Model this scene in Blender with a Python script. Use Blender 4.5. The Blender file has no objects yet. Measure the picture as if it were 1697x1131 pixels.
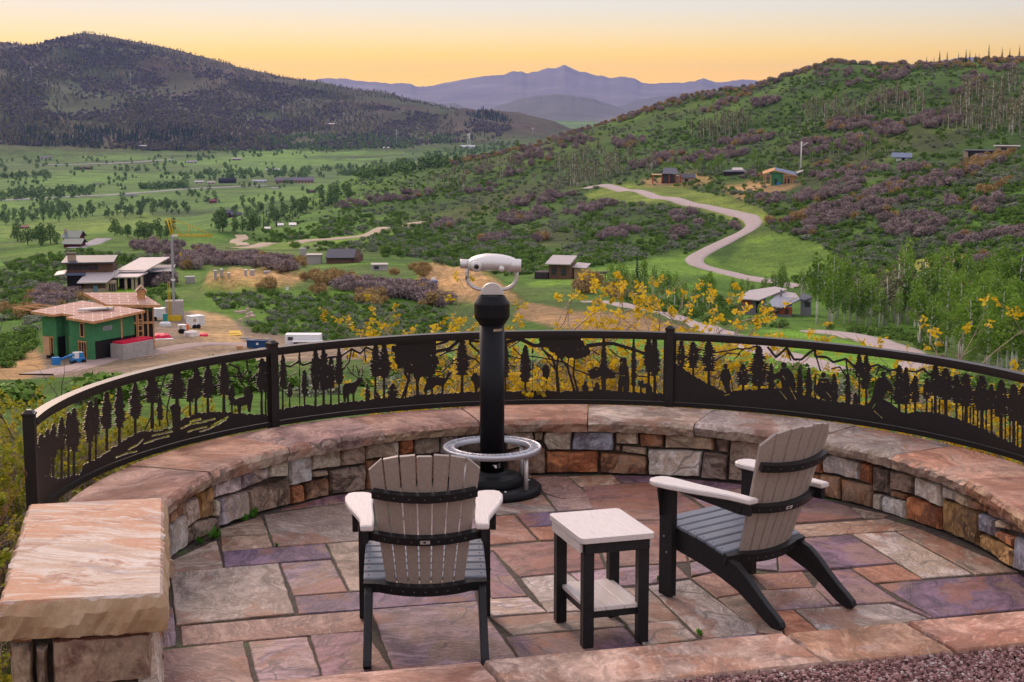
import bpy, bmesh, math, random
import numpy as np
from mathutils import Vector, Matrix

random.seed(7)
rng = np.random.default_rng(11)
scene = bpy.context.scene
col = scene.collection

# ------------------------------------------------------------------ camera
F, YH, H = 2632.0, 164.75, 2.5            # focal length in photo pixels, eye level row, eye height over the patio
PIT = math.atan((565.5 - YH) / F)
cam_data = bpy.data.cameras.new('camera')
cam_data.sensor_width = 36.0
cam_data.lens = 36.0 * F / 1697.0
cam_data.clip_start = 0.05
cam_data.clip_end = 120000.0
cam = bpy.data.objects.new('camera', cam_data)
col.objects.link(cam)
cam.location = (0, 0, H)
cam.rotation_euler = (math.radians(90) - PIT, 0, 0)
scene.camera = cam

# ------------------------------------------------------------------ sky, sun, exposure
SUN_AZ, SUN_EL = math.radians(-24), math.radians(27)     # azimuth from +Y towards +X
world = bpy.data.worlds.new('World')
scene.world = world
world.use_nodes = True
wn = world.node_tree
wn.nodes.clear()
w_out = wn.nodes.new('ShaderNodeOutputWorld')
w_bg = wn.nodes.new('ShaderNodeBackground')
w_sky = wn.nodes.new('ShaderNodeTexSky')
w_sky.sky_type = 'NISHITA'
w_sky.sun_disc = False
w_sky.sun_elevation = math.radians(2.0)
w_sky.sun_rotation = SUN_AZ
w_sky.altitude = 2000
w_tc = wn.nodes.new('ShaderNodeTexCoord')
w_sep = wn.nodes.new('ShaderNodeSeparateXYZ')
w_max = wn.nodes.new('ShaderNodeMath'); w_max.operation = 'MAXIMUM'; w_max.inputs[1].default_value = 0.0
w_pow = wn.nodes.new('ShaderNodeMath'); w_pow.operation = 'POWER'; w_pow.inputs[1].default_value = 0.5
w_ramp = wn.nodes.new('ShaderNodeValToRGB')
w_mix = wn.nodes.new('ShaderNodeMix'); w_mix.data_type = 'RGBA'; w_mix.blend_type = 'ADD'
w_mix.inputs[0].default_value = 0.015
wn.links.new(w_tc.outputs['Generated'], w_sep.inputs[0])
wn.links.new(w_sep.outputs[2], w_max.inputs[0])
wn.links.new(w_max.outputs[0], w_pow.inputs[0])
wn.links.new(w_pow.outputs[0], w_ramp.inputs[0])
stops = [(0.00, (1.02, 0.50, 0.0)), (0.09, (0.98, 0.50, 0.0)), (0.13, (0.90, 0.49, 0.0)), (0.165, (0.82, 0.50, 0.05)),
         (0.20, (0.69, 0.52, 0.25)), (0.235, (0.57, 0.52, 0.43)), (0.27, (0.51, 0.505, 0.53)), (0.50, (0.62, 0.60, 0.67)), (0.75, (0.71, 0.67, 0.74)), (1.0, (0.73, 0.685, 0.755))]
el = w_ramp.color_ramp.elements
while len(el) < len(stops): el.new(0.5)
for e, (p, c) in zip(el, stops):
    e.position = p; e.color = (*c, 1)
# afterglow: the horizon is a little brighter where the sun went down
w_dot = wn.nodes.new('ShaderNodeVectorMath'); w_dot.operation = 'DOT_PRODUCT'
w_nrm = wn.nodes.new('ShaderNodeVectorMath'); w_nrm.operation = 'NORMALIZE'
wn.links.new(w_tc.outputs['Generated'], w_nrm.inputs[0]); wn.links.new(w_nrm.outputs[0], w_dot.inputs[0])
w_dot.inputs[1].default_value = (-0.06, 0.998, 0.0)
w_gl = wn.nodes.new('ShaderNodeMapRange'); w_gl.inputs[1].default_value = 0.90; w_gl.inputs[2].default_value = 1.0; w_gl.inputs[3].default_value = 0.80; w_gl.inputs[4].default_value = 1.10
wn.links.new(w_dot.outputs['Value'], w_gl.inputs[0])
w_sc = wn.nodes.new('ShaderNodeVectorMath'); w_sc.operation = 'SCALE'
wn.links.new(w_ramp.outputs[0], w_sc.inputs[0])
w_el = wn.nodes.new('ShaderNodeMapRange'); w_el.inputs[1].default_value = 0.10; w_el.inputs[2].default_value = 0.45; w_el.inputs[3].default_value = 0.0; w_el.inputs[4].default_value = 1.0
wn.links.new(w_pow.outputs[0], w_el.inputs[0])
w_bl = wn.nodes.new('ShaderNodeMix'); w_bl.data_type = 'FLOAT'
wn.links.new(w_el.outputs[0], w_bl.inputs[0]); wn.links.new(w_gl.outputs[0], w_bl.inputs[2]); w_bl.inputs[3].default_value = 1.0
wn.links.new(w_bl.outputs[0], w_sc.inputs['Scale'])
wn.links.new(w_sc.outputs[0], w_mix.inputs[6])
wn.links.new(w_sky.outputs[0], w_mix.inputs[7])
wn.links.new(w_mix.outputs[2], w_bg.inputs[0])
w_bg.inputs[1].default_value = 1.0
wn.links.new(w_bg.outputs[0], w_out.inputs[0])

sun_data = bpy.data.lights.new('sun', 'SUN')
sun_data.energy = 1.7
sun_data.angle = math.radians(18)
sun_data.color = (1.0, 0.72, 0.55)
sun = bpy.data.objects.new('sun', sun_data)
col.objects.link(sun)
sd = Vector((math.sin(SUN_AZ) * math.cos(SUN_EL), math.cos(SUN_AZ) * math.cos(SUN_EL), math.sin(SUN_EL)))
sun.rotation_euler = (-sd).to_track_quat('-Z', 'Y').to_euler()
sun.location = (0, 0, 60)

scene.view_settings.view_transform = 'Standard'
scene.view_settings.look = 'None'
scene.view_settings.exposure = 0.56
scene.view_settings.gamma = 1.0
scene.view_settings.use_curve_mapping = False
scene.cycles.use_denoising = True
scene.cycles.max_bounces = 4
scene.cycles.diffuse_bounces = 2
scene.cycles.use_adaptive_sampling = True
scene.cycles.adaptive_threshold = 0.02
scene.cycles.glossy_bounces = 2
scene.cycles.transparent_max_bounces = 12
scene.cycles.volume_bounces = 0

# ------------------------------------------------------------------ pixel <-> place helpers
CP, SP = math.cos(PIT), math.sin(PIT)
def ray(px, py):
    x = (px - 848.5) / F; y = -(py - 565.5) / F
    return (x, CP + y * SP, -SP + y * CP)
def onz(px, py, z=0.0):
    d = ray(px, py); t = (z - H) / d[2]
    return (d[0] * t, d[1] * t)
CX, CY = 0.38625, 8.1865                   # centre of the round terrace
def oncyl(px, py, R):
    d = ray(px, py)
    a = d[0] ** 2 + d[1] ** 2; b = -2 * (d[0] * CX + d[1] * CY); c = CX * CX + CY * CY - R * R
    t = (-b + math.sqrt(max(0, b * b - 4 * a * c))) / (2 * a)
    return (math.atan2(d[0] * t - CX, d[1] * t - CY), H + d[2] * t)      # angle from +Y towards +X, height
A_T = math.radians(86)                     # past this angle the wall and railing run on straight
def cyl(ang, R, z):
    if ang > A_T: R = R / math.cos(ang - A_T)
    return (CX + R * math.sin(ang), CY + R * math.cos(ang), z)

# ------------------------------------------------------------------ object helpers
def tag(o, label=None, cat=None, group=None, kind=None):
    if label: o['label'] = label
    if cat: o['category'] = cat
    if group: o['group'] = group
    if kind: o['kind'] = kind
    return o
def empty(name, loc=(0, 0, 0), rz=0.0):
    o = bpy.data.objects.new(name, None)
    o.empty_display_size = 0.1
    col.objects.link(o)
    o.location = loc; o.rotation_euler = (0, 0, rz)
    return o
def link_mesh(name, me, parent=None):
    o = bpy.data.objects.new(name, me)
    col.objects.link(o)
    if parent: o.parent = parent
    return o
class MB:
    """collects shapes, builds one mesh object"""
    def __init__(s): s.v = []; s.f = []; s.m = []; s.sm = []
    def add(s, v, f, mi=0, smooth=False):
        n = len(s.v); s.v.extend(v)
        s.f.extend([tuple(i + n for i in q) for q in f]); s.m.extend([mi] * len(f)); s.sm.extend([smooth] * len(f))
        return s
    def mesh(s, name, mats):
        me = bpy.data.meshes.new(name)
        me.from_pydata(s.v, [], s.f)
        for m in (mats if isinstance(mats, (list, tuple)) else [mats]): me.materials.append(m)
        me.polygons.foreach_set('material_index', s.m)
        me.polygons.foreach_set('use_smooth', s.sm)
        me.update()
        return me
    def build(s, name, mats, parent=None):
        return link_mesh(name, s.mesh(name, mats), parent)
    # --- shapes
    def box(s, c, d, ch=0.0, rz=0.0, fn=None, mi=0):
        x, y = d[0] / 2, d[1] / 2
        p = [(-x, -y), (x, -y), (x, y), (-x, y)]
        cs, sn = math.cos(rz), math.sin(rz)
        def g(u, v, w):
            q = (c[0] + u * cs - v * sn, c[1] + u * sn + v * cs, c[2] + w)
            return fn(*q) if fn else q
        return s.prism(p, -d[2] / 2, d[2] / 2, ch, g, mi)
    def prism(s, poly, z0, z1, ch=0.0, fn=None, mi=0, smooth=False):
        fn = fn or (lambda u, v, w: (u, v, w))
        if area2(poly) < 0: poly = poly[::-1]
        n = len(poly)
        if ch > 0:
            ins = inset(poly, ch)
            rings = [(ins, z0), (poly, z0 + ch), (poly, z1 - ch), (ins, z1)]
        else: rings = [(poly, z0), (poly, z1)]
        v = [fn(p[0], p[1], z) for r, z in rings for p in r]
        f = [tuple(range(n - 1, -1, -1)), tuple(range((len(rings) - 1) * n, len(rings) * n))]
        for k in range(len(rings) - 1):
            for i in range(n):
                j = (i + 1) % n
                f.append((k * n + i, k * n + j, (k + 1) * n + j, (k + 1) * n + i))
        return s.add(v, f, mi, smooth)
    def lathe(s, prof, c=(0, 0, 0), n=40, axis='z', caps=True, mi=0, smooth=True):
        v = []; f = []
        m = len(prof)
        for i in range(n):
            a = 2 * math.pi * i / n
            for r, h in prof:
                if axis == 'z': q = (r * math.cos(a), r * math.sin(a), h)
                elif axis == 'x': q = (h, r * math.cos(a), r * math.sin(a))
                else: q = (r * math.sin(a), h, r * math.cos(a))
                v.append((q[0] + c[0], q[1] + c[1], q[2] + c[2]))
        for i in range(n):
            j = (i + 1) % n
            for k in range(m - 1):
                f.append((i * m + k, j * m + k, j * m + k + 1, i * m + k + 1))
        if caps:
            if prof[0][0] > 1e-6: f.append(tuple(i * m for i in range(n - 1, -1, -1)))
            if prof[-1][0] > 1e-6: f.append(tuple(i * m + m - 1 for i in range(n)))
        return s.add(v, f, mi, smooth)
    def tube(s, pts, rad, n=8, mi=0, smooth=True, caps=True):
        pts = [Vector(p) for p in pts]
        if not isinstance(rad, (list, tuple)): rad = [rad] * len(pts)
        v = []; f = []; up = None
        for i, p in enumerate(pts):
            t = (pts[min(i + 1, len(pts) - 1)] - pts[max(i - 1, 0)])
            t = t.normalized() if t.length > 1e-9 else Vector((0, 0, 1))
            if up is None: up = Vector((0, 0, 1)) if abs(t.z) < 0.9 else Vector((1, 0, 0))
            a = t.cross(up)
            a = a.normalized() if a.length > 1e-6 else t.orthogonal().normalized()
            b = a.cross(t).normalized(); up = b
            for k in range(n):
                w = 2 * math.pi * k / n
                v.append(tuple(p + a * (rad[i] * math.cos(w)) + b * (rad[i] * math.sin(w))))
        for i in range(len(pts) - 1):
            for k in range(n):
                j = (k + 1) % n
                f.append((i * n + k, i * n + j, (i + 1) * n + j, (i + 1) * n + k))
        if caps and n > 2:
            f.append(tuple(range(n - 1, -1, -1))); f.append(tuple(range((len(pts) - 1) * n, len(pts) * n)))
        return s.add(v, f, mi, smooth)
    def sweep(s, path, half_w, half_h, mi=0):
        """rectangular bar along path of (point, side vector, up vector)"""
        v = []; f = []
        for p, a, b in path:
            p, a, b = Vector(p), Vector(a).normalized(), Vector(b).normalized()
            for q, r in ((-1, -1), (1, -1), (1, 1), (-1, 1)): v.append(tuple(p + a * half_w * q + b * half_h * r))
        n = len(path)
        for i in range(n - 1):
            for k in range(4):
                j = (k + 1) % 4
                f.append((i * 4 + k, i * 4 + j, (i + 1) * 4 + j, (i + 1) * 4 + k))
        f.append((3, 2, 1, 0)); f.append(tuple(range(4 * n - 4, 4 * n)))
        return s.add(v, f, mi)
def area2(p):
    return sum(p[i][0] * p[(i + 1) % len(p)][1] - p[(i + 1) % len(p)][0] * p[i][1] for i in range(len(p)))
def inset(p, d):
    n = len(p); out = []
    for i in range(n):
        a, b, c = Vector(p[i - 1]), Vector(p[i]), Vector(p[(i + 1) % n])
        e1 = (b - a); e2 = (c - b)
        e1 = e1.normalized() if e1.length > 1e-9 else Vector((1, 0)); e2 = e2.normalized() if e2.length > 1e-9 else e1
        n1 = Vector((-e1.y, e1.x)); n2 = Vector((-e2.y, e2.x))
        m = n1 + n2
        m = m.normalized() if m.length > 1e-6 else n1
        k = d / max(0.35, m.dot(n1))
        out.append((b.x + m.x * k, b.y + m.y * k))
    return out
def copy_tree(o, parent=None):
    c = o.copy(); col.objects.link(c)
    if parent: c.parent = parent
    for ch in list(o.children): copy_tree(ch, c)
    return c

# ------------------------------------------------------------------ material helpers
class NT:
    def __init__(s, name, rough=0.8):
        s.mat = bpy.data.materials.new(name); s.mat.use_nodes = True
        s.nt = s.mat.node_tree; s.b = s.nt.nodes['Principled BSDF']; s.out = s.nt.nodes['Material Output']
        s.b.inputs['Roughness'].default_value = rough
    def n(s, t, **kw):
        nd = s.nt.nodes.new(t)
        for k, v in kw.items(): setattr(nd, k, v)
        return nd
    def l(s, a, b): s.nt.links.new(a, b)
    def val(s, sock, v):
        if hasattr(v, 'is_linked'): s.l(v, sock)
        else: sock.default_value = v
    def math(s, op, a, b=0.0, clamp=False):
        m = s.n('ShaderNodeMath', operation=op); m.use_clamp = clamp
        s.val(m.inputs[0], a); s.val(m.inputs[1], b); return m.outputs[0]
    def vmath(s, op, a, b):
        m = s.n('ShaderNodeVectorMath', operation=op)
        s.val(m.inputs[0], a); s.val(m.inputs[1], b); return m.outputs[0]
    def noise(s, vec, scale, detail=4, rough=0.6, dist=0.0):
        m = s.n('ShaderNodeTexNoise')
        if vec is not None: s.l(vec, m.inputs['Vector'])
        m.inputs['Scale'].default_value = scale; m.inputs['Detail'].default_value = detail
        m.inputs['Roughness'].default_value = rough; m.inputs['Distortion'].default_value = dist
        return m.outputs['Fac']
    def ramp(s, fac, stops):
        r = s.n('ShaderNodeValToRGB'); e = r.color_ramp.elements
        while len(e) < len(stops): e.new(0.5)
        for q, (p, c) in zip(e, stops):
            q.position = p; q.color = (*c, 1) if len(c) == 3 else c
        s.l(fac, r.inputs[0]); return r.outputs[0]
    def sramp(s, fac, a, b): # smooth step
        m = s.n('ShaderNodeMapRange', interpolation_type='SMOOTHSTEP'); s.l(fac, m.inputs[0])
        m.inputs[1].default_value = a; m.inputs[2].default_value = b; return m.outputs[0]
    def mix(s, fac, a, b, mode='MIX'):
        m = s.n('ShaderNodeMix', data_type='RGBA', blend_type=mode)
        s.val(m.inputs[0], fac)
        for k, v in ((6, a), (7, b)):
            if hasattr(v, 'is_linked'): s.l(v, m.inputs[k])
            else: m.inputs[k].default_value = (*v, 1)
        return m.outputs[2]
    def obj(s): return s.n('ShaderNodeTexCoord').outputs['Object']
    def rand(s): return s.n('ShaderNodeObjectInfo').outputs['Random']
    def bump(s, h, strength, dist=0.01):
        m = s.n('ShaderNodeBump'); m.inputs['Strength'].default_value = strength; m.inputs['Distance'].default_value = dist
        s.l(h, m.inputs['Height']); s.l(m.outputs[0], s.b.inputs['Normal'])
    def color(s, c):
        s.val(s.b.inputs['Base Color'], c if hasattr(c, 'is_linked') else (*c, 1)); return s.mat

def plain(name, c, rough=0.6, metal=0.0, vary=0.0, grain=0.0, gscale=60.0):
    t = NT(name, rough); t.b.inputs['Metallic'].default_value = metal
    if vary or grain:
        fac = t.noise(t.obj(), gscale, 4, 0.65)
        k = max(vary, 0.001)
        cc = t.ramp(fac, [(0.3, tuple(x * (1 - k) for x in c)), (0.7, tuple(min(1, x * (1 + k)) for x in c))])
        t.color(cc)
        if grain: t.bump(fac, grain, 0.004)
    else: t.color(c)
    return t.mat

def stone(name, a, b, c, streak=6.0, scale=3.0, patch=1.6, side=None, rough=0.68, bump=0.6, slope=False):
    """layered flagstone: a/b streaks, c as patches, side = colour of freshly split edges"""
    t = NT(name, rough)
    r = t.rand()
    rot = t.n('ShaderNodeVectorRotate', rotation_type='Z_AXIS')
    t.l(t.obj(), rot.inputs['Vector']); t.l(t.math('MULTIPLY', r, 40.0), rot.inputs['Angle'])
    vec = t.vmath('ADD', rot.outputs[0], None) if False else rot.outputs[0]
    off = t.n('ShaderNodeCombineXYZ'); t.l(t.math('MULTIPLY', r, 91.0), off.inputs[0]); t.l(t.math('MULTIPLY', r, 37.0), off.inputs[1]); t.l(t.math('MULTIPLY', r, 53.0), off.inputs[2])
    vec = t.vmath('ADD', vec, off.outputs[0])
    warp = t.n('ShaderNodeTexNoise'); t.l(vec, warp.inputs['Vector']); warp.inputs['Scale'].default_value = 2.5; warp.inputs['Detail'].default_value = 2
    wv = t.vmath('MULTIPLY', warp.outputs['Color'], (0.45, 0.45, 0.45))
    vec2 = t.vmath('ADD', vec, wv)
    sv = t.vmath('MULTIPLY', vec2, (1.0, streak, streak))
    f1 = t.noise(sv, scale * .6, 6, 0.6)
    f2 = t.noise(vec2, patch, 5, 0.6, 0.6)
    f3 = t.noise(vec, 55.0, 5, 0.7)
    c1 = t.ramp(f1, [(0.40, tuple(x * .72 for x in a)), (0.47, a), (0.53, b), (0.60, tuple(min(.6, x * 1.18) for x in b))])
    c2 = t.mix(t.math('MULTIPLY', t.sramp(f2, 0.49, 0.56), .85), c1, c)
    f6 = t.noise(t.vmath('MULTIPLY', vec2, (1.0, streak * 2.2, streak * 2.2)), scale * 1.7, 6, 0.7)
    c2 = t.mix(t.math('MULTIPLY', t.sramp(f6, 0.53, 0.60), 0.60), c2, tuple(min(.62, x * 1.45) for x in b))
    c2 = t.mix(t.math('MULTIPLY', t.sramp(f6, 0.46, 0.40), 0.60), c2, tuple(x * .6 for x in a))
    c3 = t.mix(t.sramp(f3, 0.30, 0.72), (0.80, 0.79, 0.78), (1.14, 1.13, 1.12))
    cc = t.mix(1.0, c2, c3, 'MULTIPLY')
    hue = t.mix(0.5, cc, t.mix(1.0, cc, t.ramp(t.math('FRACT', t.math('MULTIPLY', r, 7.31)), [(0, (0.62, 0.62, 0.70)), (0.5, (1, 1, 1)), (1, (1.35, 1.15, 1.0))]), 'MULTIPLY'))
    if side:
        g = t.n('ShaderNodeNewGeometry'); sx = t.n('ShaderNodeSeparateXYZ'); t.l(g.outputs['True Normal'], sx.inputs[0])
        sc = t.mix(t.sramp(t.noise(vec, 7.0, 5, 0.7), 0.42, 0.66), side, tuple(0.55 * x for x in c))
        sc = t.mix(1.0, sc, c3, 'MULTIPLY')
        hue = t.mix(t.sramp(sx.outputs[2], 0.45, 0.75), sc, hue)
    f8 = t.noise(t.vmath('MULTIPLY', vec2, (1.0, 2.2, 2.2)), 1.3, 6, .62)
    if not side is None: hue = t.mix(t.math('MULTIPLY', t.sramp(f8, .53, .60), .60), hue, (.23, .085, .04))
    ck = t.n('ShaderNodeTexVoronoi', feature='DISTANCE_TO_EDGE'); t.l(t.vmath('MULTIPLY', vec2, (1.0, 1.9, 1.6)), ck.inputs['Vector']); ck.inputs['Scale'].default_value = 1.15
    ckm = t.math('MULTIPLY', t.sramp(ck.outputs['Distance'], .012, .002), t.sramp(t.noise(vec, 1.9, 3, .5), .50, .58))
    hue = t.mix(t.math('MULTIPLY', ckm, .75), hue, tuple(.3 * x for x in a))
    gr = t.noise(vec, 5.5, 6, .75)
    hue = t.mix(1.0, hue, t.ramp(gr, [(.36, (.66, .63, .62)), (.50, (1, 1, 1)), (.62, (1.16, 1.14, 1.12))]), 'MULTIPLY')
    t.color(hue)
    f4 = t.noise(vec2, 9.0, 6, 0.6)
    h = t.math('ADD', t.math('MULTIPLY', f1, 0.7), t.math('ADD', t.math('MULTIPLY', f3, 0.08), f4))
    t.bump(h, bump, 0.012)
    return t.mat

# ================================================================== TERRACE: flagstones, seat wall, pier, edging, gravel
M_STONE = {
 't': stone('flag_tan', (0.243,0.174,0.130), (0.314,0.232,0.179), (0.198,0.118,0.081), side=(0.322,0.232,0.151)),
 'g': stone('flag_greytan', (0.258,0.198,0.162), (0.330,0.260,0.219), (0.229,0.157,0.123), side=(0.301,0.226,0.164)),
 'l': stone('flag_lilac', (0.199,0.125,0.159), (0.275,0.190,0.224), (0.25,0.165,0.12), side=(0.289,0.202,0.173)),
 'p': stone('flag_purple', (0.103,0.055,0.103), (0.146,0.084,0.137), (0.21,0.13,0.1), side=(0.267,0.173,0.181)),
 'm': stone('flag_mauve', (0.134,0.066,0.095), (0.193,0.104,0.137), (0.23,0.145,0.105), side=(0.267,0.173,0.181)),
 'k': stone('flag_pink', (0.243,0.128,0.103), (0.308,0.186,0.146), (0.208,0.084,0.057), side=(0.314,0.212,0.146)),
 'r': stone('flag_rust', (0.179,0.070,0.058), (0.248,0.110,0.087), (0.28,0.16,0.115), side=(0.317,0.214,0.173)),
 'o': stone('flag_orange', (0.317,0.122,0.065), (0.358,0.165,0.101), (0.3,0.11,0.05), side=(0.330,0.220,0.173)),
 'w': stone('flag_pale', (0.314,0.253,0.227), (0.393,0.328,0.295), (0.281,0.213,0.147), side=(0.330,0.260,0.192)),
 'b': stone('stone_brown', (.12,.052,.024), (.24,.11,.05), (.30,.19,.12), streak=1.8, scale=4, patch=4.0, bump=1.0),
 'd': stone('stone_dark', (.10,.065,.045), (.22,.15,.11), (.32,.24,.19), streak=1.5, scale=5, patch=5.0, bump=1.0),
 'u': stone('stone_blue', (.17,.18,.23), (.30,.31,.37), (.20,.17,.20), streak=1.5, scale=5, patch=4.0, bump=1.0),
 'y': stone('stone_ochre', (.31,.16,.045), (.44,.26,.10), (.13,.07,.035), streak=1.8, scale=4, patch=4.0, bump=1.0),
 'v': stone('stone_violet', (.30,.25,.28), (.42,.36,.37), (.36,.27,.20), streak=1.8, scale=4, patch=2.5, bump=0.9),
 'h': stone('stone_cream', (.40,.31,.22), (.52,.43,.33), (.34,.22,.13), streak=1.8, scale=4, patch=3.0, bump=0.9),
 'n': stone('stone_white', (.48,.42,.37), (.60,.55,.49), (.42,.33,.26), streak=1.8, scale=4, patch=3.0, bump=0.9),
 'e': stone('stone_redbrown', (.27,.085,.03), (.37,.15,.06), (.15,.06,.03), streak=2.0, scale=4, patch=3.5, bump=1.0),
}
t = NT('joint_soil', 0.95)
fj = t.noise(t.obj(), 25, 5, 0.7); fm = t.noise(t.obj(), 3.2, 4, 0.6)
t.color(t.mix(t.sramp(fm, 0.55, 0.68), t.ramp(fj, [(0.3, (.03, .022, .018)), (0.7, (.10, .075, .055))]), (.07, .10, .025)))
t.bump(fj, 0.8, 0.02)
M_SOIL = t.mat
M_MORTAR = plain('wall_mortar', (.06, .045, .035), 0.95, vary=0.4, grain=0.6, gscale=40)

def jitter_poly(P, step, amp, rnd):
    out = []
    n = len(P)
    for i in range(n):
        a, b = P[i], P[(i + 1) % n]
        L = math.hypot(b[0] - a[0], b[1] - a[1]); k = max(1, int(L / step))
        for j in range(k):
            u = j / k
            jj = amp if j else amp * 0.6
            out.append((a[0] + (b[0] - a[0]) * u + rnd.uniform(-jj, jj), a[1] + (b[1] - a[1]) * u + rnd.uniform(-jj, jj)))
    return out

# --- patio bed
mb = MB()
mb.prism([(CX + 2.31 * math.sin(a), CY + 2.31 * math.cos(a)) for a in np.linspace(0, 2 * math.pi, 90, endpoint=False)], -0.25, -0.009)
patio = tag(mb.build('patio', M_SOIL), kind='structure')
FLAGS = [
 ('g',[(282,929),(359,894),(370,940),(282,948)]), ('t',[(366,889),(362,878),(433,856),(444,884)]), ('t',[(365,891),(444,885),(452,906),(368,913)]),
 ('g',[(436,853),(600,829),(625,893),(454,905)]), ('m',[(464,845),(545,822),(640,812),(650,828),(600,828)]), ('p',[(368,914),(539,901),(550,925),(372,940)]),
 ('t',[(541,900),(650,892),(672,973),(580,979),(566,952)]), ('l',[(464,933),(549,927),(577,979),(486,986)]), ('g',[(282,949),(462,934),(489,1016),(291,1036)]),
 ('p',[(488,988),(577,981),(785,962),(791,994),(640,1006),(494,1017)]), ('k',[(298,1037),(613,1010),(611,1045),(302,1069)]), ('l',[(240,1000),(287,1007),(293,1069),(240,1078)]),
 ('k',[(240,1080),(404,1061),(425,1145),(240,1165)]), ('l',[(411,1062),(510,1054),(532,1117),(430,1140)]), ('m',[(514,1052),(608,1046),(650,1112),(536,1125)]),
 ('l',[(615,1010),(791,996),(809,1022),(862,1096),(652,1112)]),
 ('k',[(800,856),(853,853),(891,895),(795,903)]), ('p',[(854,852),(921,848),(928,871),(874,873)]), ('o',[(875,874),(926,872),(932,893),(894,895)]),
 ('g',[(655,833),(720,822),(900,820),(922,846),(800,854),(670,862)]), ('l',[(656,863),(798,857),(793,903),(668,915)]), ('t',[(672,918),(790,908),(815,960),(680,970)]),
 ('r',[(792,908),(894,897),(926,896),(985,897),(1003,940),(862,955),(818,912)]), ('m',[(794,912),(818,914),(875,987),(815,991)]), ('v',[(796,966),(816,992),(876,989),(907,1014),(812,1021)]),
 ('w',[(863,957),(941,949),(976,975),(1000,1010),(908,1014)]), ('g',[(812,1023),(905,1016),(1002,1011),(1036,1036),(850,1052)]), ('m',[(838,1055),(1034,1039),(1066,1071),(1000,1090),(866,1098)]),
 ('w',[(1038,1036),(1124,1027),(1156,1058),(1066,1069)]), ('t',[(1004,1008),(980,978),(1068,972),(1095,994),(1126,1026),(1040,1034)]),
 ('w',[(1073,970),(1144,959),(1188,992),(1255,1042),(1255,1048),(1163,1058)]), ('l',[(944,949),(1003,942),(1118,933),(1143,957),(1072,967),(976,973)]),
 ('r',[(988,896),(1003,864),(1130,862),(1140,930),(1008,939)]), ('r',[(964,806),(1100,798),(1170,845),(1130,860),(1003,862),(981,842)]),
 ('k',[(928,849),(981,845),(1001,863),(986,895),(934,893)]), ('t',[(941,789),(1014,786),(1030,800),(962,806)]), ('m',[(1016,788),(1080,789),(1092,797),(1032,800)]),
 ('m',[(1082,789),(1231,803),(1231,808),(1172,812),(1108,798)]), ('l',[(1112,800),(1172,813),(1300,806),(1318,832),(1235,850),(1172,843)]),
 ('k',[(880,788),(941,789),(977,822),(934,826),(900,815)]), ('l',[(903,819),(934,827),(979,823),(999,841),(924,846)]), ('t',[(640,811),(880,786),(898,818),(720,820),(652,830)]),
 ('m',[(1237,852),(1320,832),(1352,824),(1408,840),(1430,858),(1300,868)]), ('t',[(1410,840),(1472,853),(1466,858),(1432,858)]), ('t',[(1240,856),(1298,870),(1470,859),(1523,876),(1328,889),(1288,892)]),
 ('p',[(1290,895),(1409,887),(1486,933),(1368,943),(1290,948)]), ('w',[(1413,885),(1485,882),(1613,952),(1530,958)]), ('t',[(1487,881),(1524,877),(1690,948),(1617,952)]),
 ('o',[(1412,942),(1486,935),(1530,960),(1449,966)]), ('p',[(1457,968),(1530,961),(1692,950),(1790,1000),(1550,1023)]), ('m',[(1370,945),(1410,943),(1490,997),(1382,1002),(1350,973)]),
 ('k',[(1245,951),(1330,946),(1350,972),(1273,976)]), ('l',[(1248,980),(1350,974),(1380,1003),(1282,1011)]), ('w',[(1318,1009),(1474,999),(1539,1024),(1480,1035),(1360,1046)]),
 ('o',[(1283,1012),(1316,1010),(1358,1046),(1302,1052)]), ('k',[(1146,957),(1212,942),(1244,980),(1188,990)]), ('t',[(1190,992),(1246,982),(1280,1012),(1300,1052),(1258,1048)]),
 ('m',[(1142,930),(1132,863),(1172,846),(1238,856),(1286,893),(1286,906)]), ('l',[(1143,933),(1288,908),(1289,946),(1214,940),(1146,955)]),
 ('m',[(1478,997),(1493,997),(1548,1023),(1541,1024)]), ('l',[(868,1098),(1000,1091),(1066,1072),(1160,1060),(1256,1049),(1300,1060),(1100,1120),(860,1120)]),
 ('t',[(1305,1056),(1360,1048),(1480,1037),(1540,1026),(1560,1040),(1400,1090)]), ('m',[(540,1128),(650,1114),(860,1100),(850,1160),(560,1170)]), ('t',[(430,1142),(532,1128),(550,1170),(430,1180)]),
]
rnd = random.Random(3)
for i, (c, P) in enumerate(FLAGS):
    W = [onz(x, y) for x, y in P]
    if area2(W) < 0: W = W[::-1]
    W = inset(W, 0.0022)
    W = jitter_poly(W, 0.06, 0.0028, rnd)
    z1 = rnd.uniform(-0.003, 0.003) - 0.001; sx, sy = rnd.uniform(-.003, .003), rnd.uniform(-.003, .003)
    cx = sum(p[0] for p in W) / len(W); cy = sum(p[1] for p in W) / len(W)
    m = MB(); m.prism(W, -0.05, z1, 0.004, lambda u, v, w: (u, v, w + (u - cx) * sx + (v - cy) * sy))
    m.build('flagstone', M_STONE[c], patio)

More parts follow.
